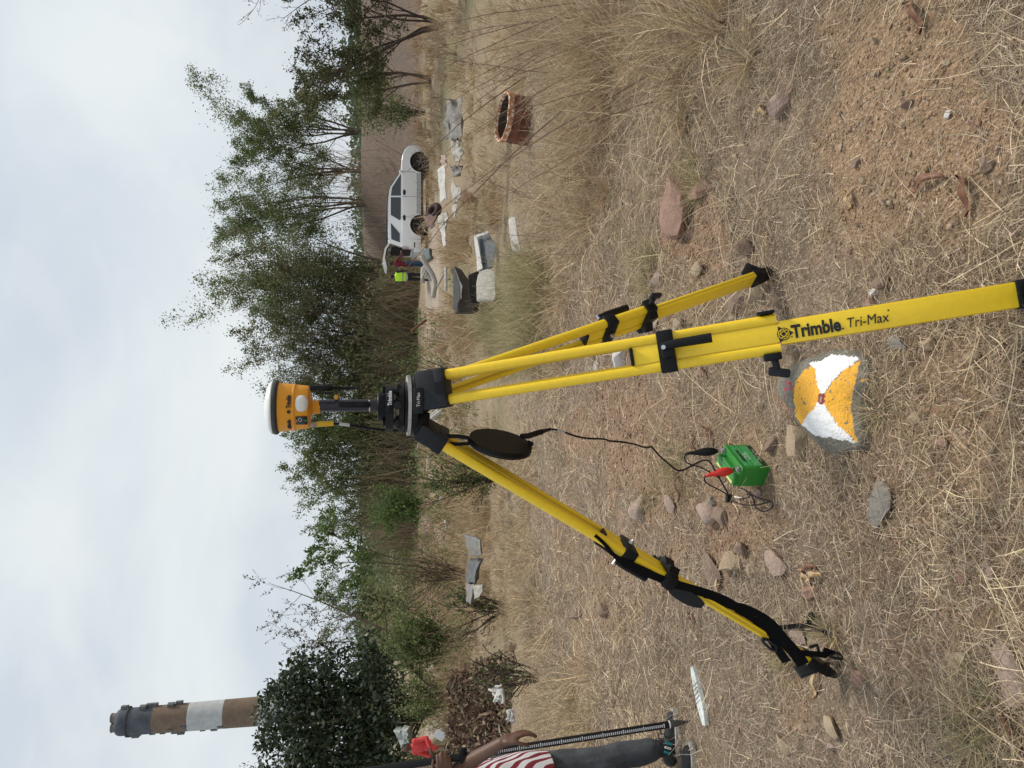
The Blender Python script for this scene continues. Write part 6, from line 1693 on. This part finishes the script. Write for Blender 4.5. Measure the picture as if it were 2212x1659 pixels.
# ================================================================== LEAF HEAP
def leaf_heap():
    c = gp(1100, 1560); base_y = c.y
    h = thing('leaf_heap', (at(1100, 1560, base_y).x, base_y + .6, H(c.x, base_y + .6)), 'heap of large dry curled brown leaves and sticks at the left edge', 'leaf heap')
    rg = np.random.default_rng(8)
    def surf(n, spread=1.0):
        P_ = []
        while len(P_) < n:
            xd = rg.uniform(958, 1118); yd = rg.uniform(1400, 1662)
            w_ = ss(1398, 1470, np.array([yd]))[0]
            if xd < 1118 - 150 * (.25 + .75 * w_) or rg.random() > (.35 + .65 * w_): continue
            f = (1118 - xd) / 160
            Y = base_y - .15 + f * 1.3 + rg.normal() * .05
            p = at(xd, yd, Y); p.z = max(p.z, H(p.x, p.y) + .01)
            P_.append(p)
        return P_
    cols = [mat('dry_leaf_a', (.30, .205, .135), .8, noise=.2, nscale=14), mat('dry_leaf_b', (.20, .13, .085), .8, noise=.2, nscale=14), mat('dry_leaf_c', (.42, .33, .24), .75, noise=.15, nscale=14), mat('dry_leaf_d', (.11, .075, .055), .85)]
    protos = []
    for k in range(8):
        mb = MB(); n = 5; vs = []
        cu = rg.uniform(-.5, .9); w0 = rg.uniform(.018, .03)
        for i in range(n):
            u = i / (n - 1); w_ = w0 * math.sin(pi * (.08 + .84 * u)); z_ = cu * .16 * (u - .5) ** 2
            x_ = (u - .5) * .17
            vs += [Vector((x_, w_, z_ + w_ * .8)), Vector((x_, 0, z_)), Vector((x_, -w_, z_ + w_ * .7))]
        mb.add(vs, [(i * 3 + j, i * 3 + j + 1, i * 3 + 4 + j, i * 3 + 3 + j) for i in range(n - 1) for j in range(2)])
        me = bpy.data.meshes.new('dry_leaf'); me.from_pydata(mb.v, [], mb.f); me.materials.append(cols[k % 4]); me.shade_smooth(); protos.append(me)
    Mi = wm(h).inverted()
    for p in surf(260):
        o = bpy.data.objects.new('dry_leaf', protos[rg.integers(0, 8)]); C.objects.link(o)
        o.parent = h; o.matrix_parent_inverse = Mi
        o.location = p; o.rotation_euler = (rg.normal() * .9, rg.normal() * .9, rg.uniform(0, 6.3)); s = rg.uniform(.8, 1.5); o.scale = (s, s * rg.uniform(.7, 1.1), s)
    P_ = np.array([tuple(p) for p in surf(5200)])
    V, F, cc = leafquads(P_, rg.uniform(.05, .16, len(P_)), pick([(.26, .18, .12), (.18, .12, .08), (.12, .08, .055), (.34, .26, .18), (.09, .06, .045)], len(P_), rg), rg, .35)
    o = npmesh('leaf_litter', V, F, M_straw, cc, h); o['kind'] = 'stuff'
    for k in range(14):
        p = surf(1)[0]; d = Vector((rg.normal(), rg.normal() * .5, rg.uniform(.1, 1.2))).normalized(); L_ = rg.uniform(.3, .9)
        mb = MB(); mb.tube([p - d * L_ * .4, p + Vector((0, 0, .02)), p + d * L_ * .5 + Vector((rg.normal() * .04, 0, 0))], [.011, .009, .004], 5); mb.build('stick', M_twig, h)

M_straw = mat('dry_straw', (.5, .4, .25), .75, attr='col', spec=.25, transl=.12)
M_blade = mat('grass_blade', (.3, .3, .1), .6, attr='col', spec=.3, transl=.3)
leaf_heap()

# ================================================================== DRY LITTER, GRASS, WEEDS
STRAW = [(.66, .53, .37), (.56, .44, .30), (.42, .32, .22), (.76, .63, .45), (.30, .22, .16), (.60, .49, .36), (.19, .14, .10)]
GREYS = [(.46, .38, .30), (.36, .29, .23), (.54, .45, .36), (.24, .19, .15), (.60, .51, .40)]
def free(x, y):
    u = (x - O.x) * e1.x + (y - O.y) * e1.y; v = (x - O.x) * e2.x + (y - O.y) * e2.y
    return ~((u > -.03) & (u < la + .03) & (v > -.045) & (v < lb_ + .03)) & (np.hypot((x - PS.x) / .20, (y - PS.y) / .17) > 1)
def litter():
    rg = np.random.default_rng(31)
    def sc(n, r0, r1, half=.66):
        r = np.exp(rg.uniform(np.log(r0), np.log(r1), n)); a = rg.uniform(-half, half, n)
        return r * np.sin(a), r * np.cos(a), r
    parts = []
    # matted fine litter
    n = 300000
    x, y, r = sc(n, 1.05, 5.2); x2, y2, r2 = sc(90000, 4.8, 13); x = np.concatenate([x, x2]); y = np.concatenate([y, y2]); r = np.concatenate([r, r2]); n = len(x)
    x = np.where(np.abs(x) < 9, x, x)
    cov = np.clip(.62 + 1.5 * vnoise(x * 2.3 + 4, y * 2.3) + .8 * vnoise(x * 8, y * 8), .06, 1.15)
    keep = (rg.random(n) < cov * (1 - .93 * bare(x, y))) & free(x, y)
    x, y, r = x[keep], y[keep], r[keep]; n = len(x)
    flow = vnoise(x * .8, y * .8 + 33) * 9
    th = flow + rg.normal(size=n) * .95
    d = np.stack([np.cos(th), np.sin(th), rg.uniform(.0, .5, n)], 1)
    sz = np.clip(r / 2.6, 1, 2.6)
    z = height(x, y) + rg.random(n) ** 2 * .022 * sz + .002
    g = np.clip(.5 + 2.4 * vnoise(x * 1.1 + 80, y * 1.1), 0, 1)
    col = np.where((rg.random(n) < g)[:, None], pick(STRAW, n, rg, .16), pick(GREYS, n, rg, .16))
    V, F, c = strands(np.stack([x, y, z], 1), d, rg.lognormal(-2.95, .42, n) * sz ** .6, rg.uniform(.0009, .0027, n) * sz, rg.uniform(.35, .9, n), col, 2, .8, rg)
    parts.append((V, F, c))
    # longer bright stalks thrown over it
    n = 16000; x, y, r = sc(n, 1.05, 10); keep = free(x, y) & (rg.random(n) < np.clip(.45 + 1.8 * vnoise(x * 1.4 + 60, y * 1.4), .05, 1) * (1 - .62 * bare(x, y))); x, y, r = x[keep], y[keep], r[keep]; n = len(x)
    th = vnoise(x * .8, y * .8 + 33) * 9 + rg.normal(size=n) * .8
    d = np.stack([np.cos(th), np.sin(th), rg.uniform(.0, .28, n)], 1)
    V, F, c = strands(np.stack([x, y, height(x, y) + rg.uniform(.004, .035, n)], 1), d, rg.lognormal(-1.95, .4, n), rg.uniform(.0013, .0028, n) * np.clip(r / 3, 1, 2), rg.uniform(.1, .45, n), pick([(.74, .61, .40), (.66, .53, .34), (.78, .66, .45), (.52, .40, .26)], n, rg, .1), 4, .55, rg)
    parts.append((V, F, c))
    V, F, c = merge(parts)
    tag(npmesh('dry_litter', V, F, M_straw, c), 'matted dry straw and grass litter covering the soil', 'litter', kind='stuff')
litter()

# places where low things stay visible
CLEAR = [(1080, 195, 1225, 330), (1030, 490, 1115, 620), (1100, 430, 1170, 560), (955, 190, 1010, 480), (985, 570, 1045, 680), (900, 560, 975, 660), (1010, 1150, 1035, 1300), (1060, 1440, 1130, 1650), (880, 1570, 1010, 1640)]
def tufts(regions, n_tuft, per, seed, pal, h0, h1, wd, lean=.55, droop=(.4, 1.2), rad=.07, name='dry_grass', label='', material=None, tip=None, nseg=4):
    """grass rising in tufts inside picture-read patches of ground: (xd0, yd0, xd1, yd1, weight)"""
    rg = np.random.default_rng(seed); parts = []
    W_ = np.array([q[4] for q in regions], float); W_ /= W_.sum()
    k = 0
    while k < n_tuft:
        q = regions[rg.choice(len(regions), p=W_)]
        xd = rg.uniform(q[0], q[2]); yd = rg.uniform(q[1], q[3])
        if any(a0 < xd < a1 and b0 < yd < b1 for a0, b0, a1, b1 in CLEAR): continue
        k += 1
        p = gp(xd, yd); n = int(per * rg.uniform(.5, 1.4)); s = rg.uniform(.7, 1.25)
        a = rg.uniform(0, 2 * pi, n); rr = rad * np.sqrt(rg.random(n)) * s
        b = np.stack([p.x + rr * np.cos(a), p.y + rr * np.sin(a), np.zeros(n)], 1); b[:, 2] = height(b[:, 0], b[:, 1])
        ld = rg.normal(size=2) * .22
        d = np.stack([np.cos(a) * lean * rg.uniform(.1, 1, n) + ld[0], np.sin(a) * lean * rg.uniform(.1, 1, n) + ld[1], np.ones(n)], 1) + rg.normal(size=(n, 3)) * .1
        ln = rg.uniform(h0, h1, n) * s
        w_ = rg.uniform(.6, 1.3, n) * wd * max(1, p.y / 5.5) ** .8
        tn = np.clip(rg.normal(1, .12), .7, 1.3)
        parts.append(strands(b, d, ln, w_, rg.uniform(*droop, n), pick(pal, n, rg, .13) * tn, nseg, .35, rg))
    V, F, c = merge(parts)
    return tag(npmesh(name, V, F, material or M_straw, c), label, 'grass', kind='stuff')
BLOND = [(.60, .46, .28), (.50, .38, .24), (.72, .58, .37), (.36, .27, .18), (.44, .35, .24), (.24, .18, .12)]
RUSTY = [(.42, .27, .15), (.36, .23, .13), (.48, .34, .20), (.30, .19, .11)]
GRN = [(.25, .25, .12), (.18, .19, .09), (.40, .36, .20), (.50, .43, .26), (.56, .46, .28)]
# tall pale grass: right side, behind the tripod, and left band
tufts([(1010, 0, 1330, 330, 3.2), (1290, 0, 1560, 230, .45), (960, 330, 1180, 620, 1.6), (930, 0, 1020, 500, 1.4), (1180, 330, 1300, 560, .5)], 400, 40, 41, BLOND, .16, .52, .0042, .8, (.3, 1.5), .14, label='tall pale dry grass on the right side')
tufts([(1080, 600, 1230, 830, 1.5), (1040, 960, 1170, 1350, 3), (1010, 1300, 1200, 1420, .8), (1080, 1440, 1290, 1650, 1.6), (960, 840, 1090, 980, .6)], 430, 36, 42, BLOND, .14, .42, .0040, .85, (.4, 1.6), .13, label='tall pale dry grass behind and left of the tripod')
tufts([(900, 0, 1010, 560, 2), (985, 430, 1090, 760, 1), (930, 560, 1010, 900, 1), (900, 1200, 1030, 1659, 2.6), (920, 930, 1060, 1300, 2.4)], 800, 26, 43, BLOND + RUSTY, .30, .80, .0052, .5, (.2, .9), .16, label='rank dry grass around the rubbish and the track')
tufts([(1060, 600, 1190, 800, 3), (1080, 660, 1180, 740, 2), (1100, 560, 1200, 620, 1)], 105, 70, 44, GRN, .30, .62, .0042, .5, (.3, 1.0), .09, name='green_grass', label='greenish grass clumps behind the tripod', material=M_blade)
tufts([(1290, 360, 1340, 560, .6), (1480, 395, 1520, 440, .4), (1350, 520, 1420, 640, .8), (1420, 950, 1500, 1090, .6), (1050, 900, 1150, 1000, 1), (1180, 1480, 1300, 1600, .8), (1000, 1380, 1080, 1500, .4), (2080, 1480, 2200, 1640, .6), (1650, 1380, 1760, 1450, .2)], 70, 40, 45, GRN, .06, .16, .0026, .9, (.2, .9), .05, name='green_grass', label='short green grass sprouts in the dry litter', material=M_blade)
# loose arching stalks tangled through the grass
def tangle():
    rg = np.random.default_rng(77); n = 17000
    r = np.exp(rg.uniform(np.log(2.6), np.log(14), n)); a = rg.uniform(-.62, .62, n); x = r * np.sin(a); y = r * np.cos(a)
    keep = rg.random(n) < np.clip(.5 + 1.5 * vnoise(x * .7 + 15, y * .7), 0, 1) * (1 - .9 * bare(x, y)); x, y, r = x[keep], y[keep], r[keep]; n = len(x)
    px, py = projn(np.stack([x, y, height(x, y)], 1)); ok = np.ones(n, bool)
    for a0, b0, a1, b1 in CLEAR: ok &= ~((px > a0) & (px < a1) & (py > b0) & (py < b1))
    x, y, r = x[ok], y[ok], r[ok]; n = len(x)
    th = rg.uniform(0, 6.28, n); d = np.stack([np.cos(th), np.sin(th), rg.uniform(.1, 1.3, n)], 1)
    V, F, c = strands(np.stack([x, y, height(x, y)], 1), d, rg.lognormal(-1.35, .4, n), rg.uniform(.0016, .0032, n) * np.clip(r / 3.5, 1, 2.6), rg.uniform(.6, 2.2, n), pick(BLOND + [(.78, .66, .45)], n, rg, .1), 5, .5, rg)
    tag(npmesh('tangled_stalks', V, F, M_straw, c), 'loose arching straw stalks tangled over the litter', 'grass', kind='stuff')
tangle()
def weeds():
    rg = np.random.default_rng(91); parts = []
    for k in range(620):
        yd = rg.uniform(930, 1659) if k % 4 else rg.uniform(600, 930); xd = rg.uniform(885, 1035)
        if any(a0 < xd < a1 and b0 < yd < b1 for a0, b0, a1, b1 in CLEAR): continue
        p = gp(xd, yd); n = int(rg.uniform(3, 9)); hh = rg.uniform(.25, 1.0) * (1.2 if yd > 1150 else .8)
        a = rg.uniform(0, 6.28, n); b = np.stack([p.x + .1 * np.cos(a), p.y + .1 * np.sin(a), np.full(n, p.z)], 1)
        d = np.stack([np.cos(a) * .45, np.sin(a) * .45, np.ones(n)], 1) + rg.normal(size=(n, 3)) * .12
        ln = hh * rg.uniform(.6, 1.2, n); V, F, c = strands(b, d, ln, np.full(n, .004 * max(1, p.y / 7)), rg.uniform(.1, .6, n), pick([(.22, .15, .10), (.38, .29, .18), (.16, .11, .07)], n, rg), 4, .3, rg); parts.append((V, F, c))
        m_ = int(rg.uniform(10, 60)) if rg.random() < .6 else 6
        j = rg.integers(0, n, m_); f = rg.uniform(.25, 1, m_)
        dn = d / np.linalg.norm(d, axis=1, keepdims=True)
        P_ = b[j] + dn[j] * (ln[j] * f)[:, None] + rg.normal(size=(m_, 3)) * .05
        P_[:, 2] = np.maximum(P_[:, 2], p.z + .03)
        parts.append(leafquads(P_, rg.uniform(.02, .05, m_) * max(1, p.y / 10), pick(BRIGHT + GREEN if rg.random() < .75 else OLIVE, m_, rg), rg))
    V, F, c = merge(parts)
    tag(npmesh('weeds', V, F, M_leaf, c), 'leafy weeds and thin stems in the middle distance', 'weeds', kind='stuff')
weeds()
# single tufts one can pick out
def single(xd, yd, n, ln, pal, label, lean=1.0, seed=0, wd=.0024, mat_=None):
    p = gp(xd, yd); rg = np.random.default_rng(seed); a = rg.uniform(0, 2 * pi, n)
    b = np.stack([p.x + .02 * np.cos(a), p.y + .02 * np.sin(a), np.full(n, p.z)], 1)
    d = np.stack([np.cos(a) * lean * rg.uniform(.2, 1, n), np.sin(a) * lean * rg.uniform(.2, 1, n), np.full(n, .9)], 1)
    V, F, c = strands(b, d, rg.uniform(.5, 1.1, n) * ln, rg.uniform(.6, 1.3, n) * wd, rg.uniform(.5, 1.5, n), pick(pal, n, rg), 5, .3, rg)
    o = npmesh('grass_tuft', V, F, mat_ or M_blade, c, loc=tuple(p)); tag(o, label, 'grass tuft')
single(1905, 885, 130, .13, GRN + BLOND, 'low green and straw tuft at the near edge of the painted boulder', 1.1, 1)
single(1625, 130, 260, .26, BLOND + GRN[:1], 'big spreading yellow straw tuft at right', 1.2, 2, .0028)
single(1800, 1370, 150, .13, GRN + BLOND, 'greenish tuft right of the loose strap end', 1.0, 3)
single(1315, 425, 170, .22, RUSTY, 'rusty brown tuft in grey litter behind the red boulder', .9, 4, .003)
single(1030, 430, 260, .55, RUSTY, 'brushlike rusty brown tuft between drum and foam slab', .45, 5, .007)
single(1480, 270, 150, .20, BLOND, 'pale straw tuft behind the pinkish stone', 1.1, 6)
single(1400, 1080, 120, .12, GRN, 'dull green tuft among stones behind the left leg', 1.0, 7)
single(2110, 1560, 160, .14, GRN + BLOND, 'green weed tuft at the near left corner', 1.1, 8)
single(1500, 345, 110, .12, GRN, 'green sprout at the tip of the red boulder', .9, 9)

# long bare brown stems on the right, leaning left
def stems():
    rg = random.Random(61); M_st = mat('brown_stem', (.15, .085, .055), .8, noise=.25, nscale=12); M_st2 = mat('straw_stem', (.46, .35, .21), .8)
    def stem(x0, y0, x1, y1, Y0, Y1, r0, material, label, bow=.0, leaves=0, grp=None):
        a = gp(x0, y0) if Y0 is None else at(x0, y0, Y0); Yb = Y1
        b = at(x1, y1, Yb); n = 9; pts = []
        bowv = Vector((rg.gauss(0, .02), 0, 1)) * bow * (b - a).length
        for k in range(n + 1):
            f = k / n; pts.append(a.lerp(b, f) + bowv * 4 * f * (1 - f) * .3 + Vector((rg.gauss(0, .004), rg.gauss(0, .004), rg.gauss(0, .004))))
        e = thing('dry_stem', tuple(a), label, 'stem', grp)
        mb = MB(); mb.tube(pts, [r0 * (1 - .75 * k / n) for k in range(n + 1)], 6); mb.build('stalk', material, e, True)
        mb = MB()
        for k in range(3, n):
            for _ in range(2):
                d = Vector((rg.gauss(0, 1), rg.gauss(0, .6), rg.uniform(.1, 1.3))).normalized() * rg.uniform(.04, .15)
                mb.tube([pts[k], pts[k] + d * .6, pts[k] + d + Vector((0, 0, .01))], [r0 * .35, r0 * .28, r0 * .15], 4)
        if mb.v: o = mb.build('side_twigs', material, e); o['kind'] = 'stuff'
        if leaves:
            r_ = np.random.default_rng(rg.randrange(9999)); P_ = np.array([tuple(pts[rg.randrange(4, n + 1)] + Vector((rg.gauss(0, .02), rg.gauss(0, .02), rg.gauss(0, .02)))) for _ in range(leaves)])
            V, F, c = leafquads(P_, r_.uniform(.012, .03, leaves), pick(BRIGHT + OLIVE, leaves, r_), r_); o = npmesh('stem_leaves', V, F, M_leaf, c, e); o['kind'] = 'stuff'
    G = 'bare brown stems leaning left over the dry grass'
    S_ = [(1262, 195, 870, 590, 5.0, 7.0, .0075), (1135, 165, 880, 372, 6.5, 8.5, .008), (1420, 150, 905, 505, 5.6, 8.6, .0065), (1330, 110, 960, 330, 5.2, 6.6, .0055), (1290, 60, 930, 250, 5.5, 6.8, .0055), (1240, 20, 900, 180, 5.2, 6.6, .0055),
          (1360, 60, 1000, 150, 4.6, 5.6, .0045), (1210, 90, 940, 300, 6.2, 7.2, .005), (1300, 30, 880, 90, 5.3, 6.6, .005), (1250, 5, 900, 60, 5.2, 6.4, .005), (1330, 290, 1010, 480, 5.2, 6.4, .0045), (1170, 40, 870, 130, 6.5, 7.5, .005)]
    for (x0, y0, x1, y1, Y0, Y1, r0) in S_: stem(x0, y0, x1, y1, None, Y1, r0, M_st, 'long bare brown weed stem leaning over the dry grass at right', .10, grp=G)
    for k in range(22):
        x0 = rg.uniform(1120, 1440); y0 = rg.uniform(0, 260); L_ = rg.uniform(150, 330)
        p_ = gp(x0, y0); an = rg.uniform(-.15, .75)
        stem(x0, y0, x0 - L_ * cos(an), y0 + L_ * sin(an), None, p_.y + rg.uniform(.0, .6), rg.uniform(.0025, .0042), rg.choice([M_st, M_st2]), 'long bare brown weed stem leaning over the dry grass at right', .12, grp=G)
    stem(1265, 548, 1035, 555, None, 6.8, .0045, M_st, 'upright dark stem in front of the foam slab', .02, 10)
    stem(1210, 455, 1010, 372, None, 7.6, .0045, M_st, 'thin leafy stem left of the rusty drum', .02, 26)
    stem(1250, 520, 1020, 500, None, 7.0, .004, M_st, 'thin dark stem right of the upright one by the slab', .05, 8)
    stem(1090, 1000, 955, 1045, None, 9.2, .006, M_st2, 'pale arching straw stem left of the hanging disc', .15, 0)
    stem(1010, 1235, 800, 1235, None, 13.4, .012, M_st, 'slender dark sapling stem in the left weeds', .02, 30)
    stem(1020, 1260, 850, 1150, None, 13.0, .010, M_st, 'slender stem slanting right in the left weeds', .02, 16)
    G2 = 'thin dry weed stems in the left thicket'
    for k in range(60):
        x0 = rg.uniform(930, 1040); y0 = rg.uniform(1130, 1659); L_ = rg.uniform(60, 150); an = rg.uniform(-.6, .6); p_ = gp(x0, y0)
        stem(x0, y0, x0 - L_ * cos(an), y0 + L_ * sin(an), None, p_.y + rg.uniform(-.3, .3), rg.uniform(.004, .007), rg.choice([M_st2, M_st2, M_st]), 'thin dry weed stem in the thicket left of the tripod', .06, leaves=rg.choice([0, 14, 26]), grp=G2)
stems()
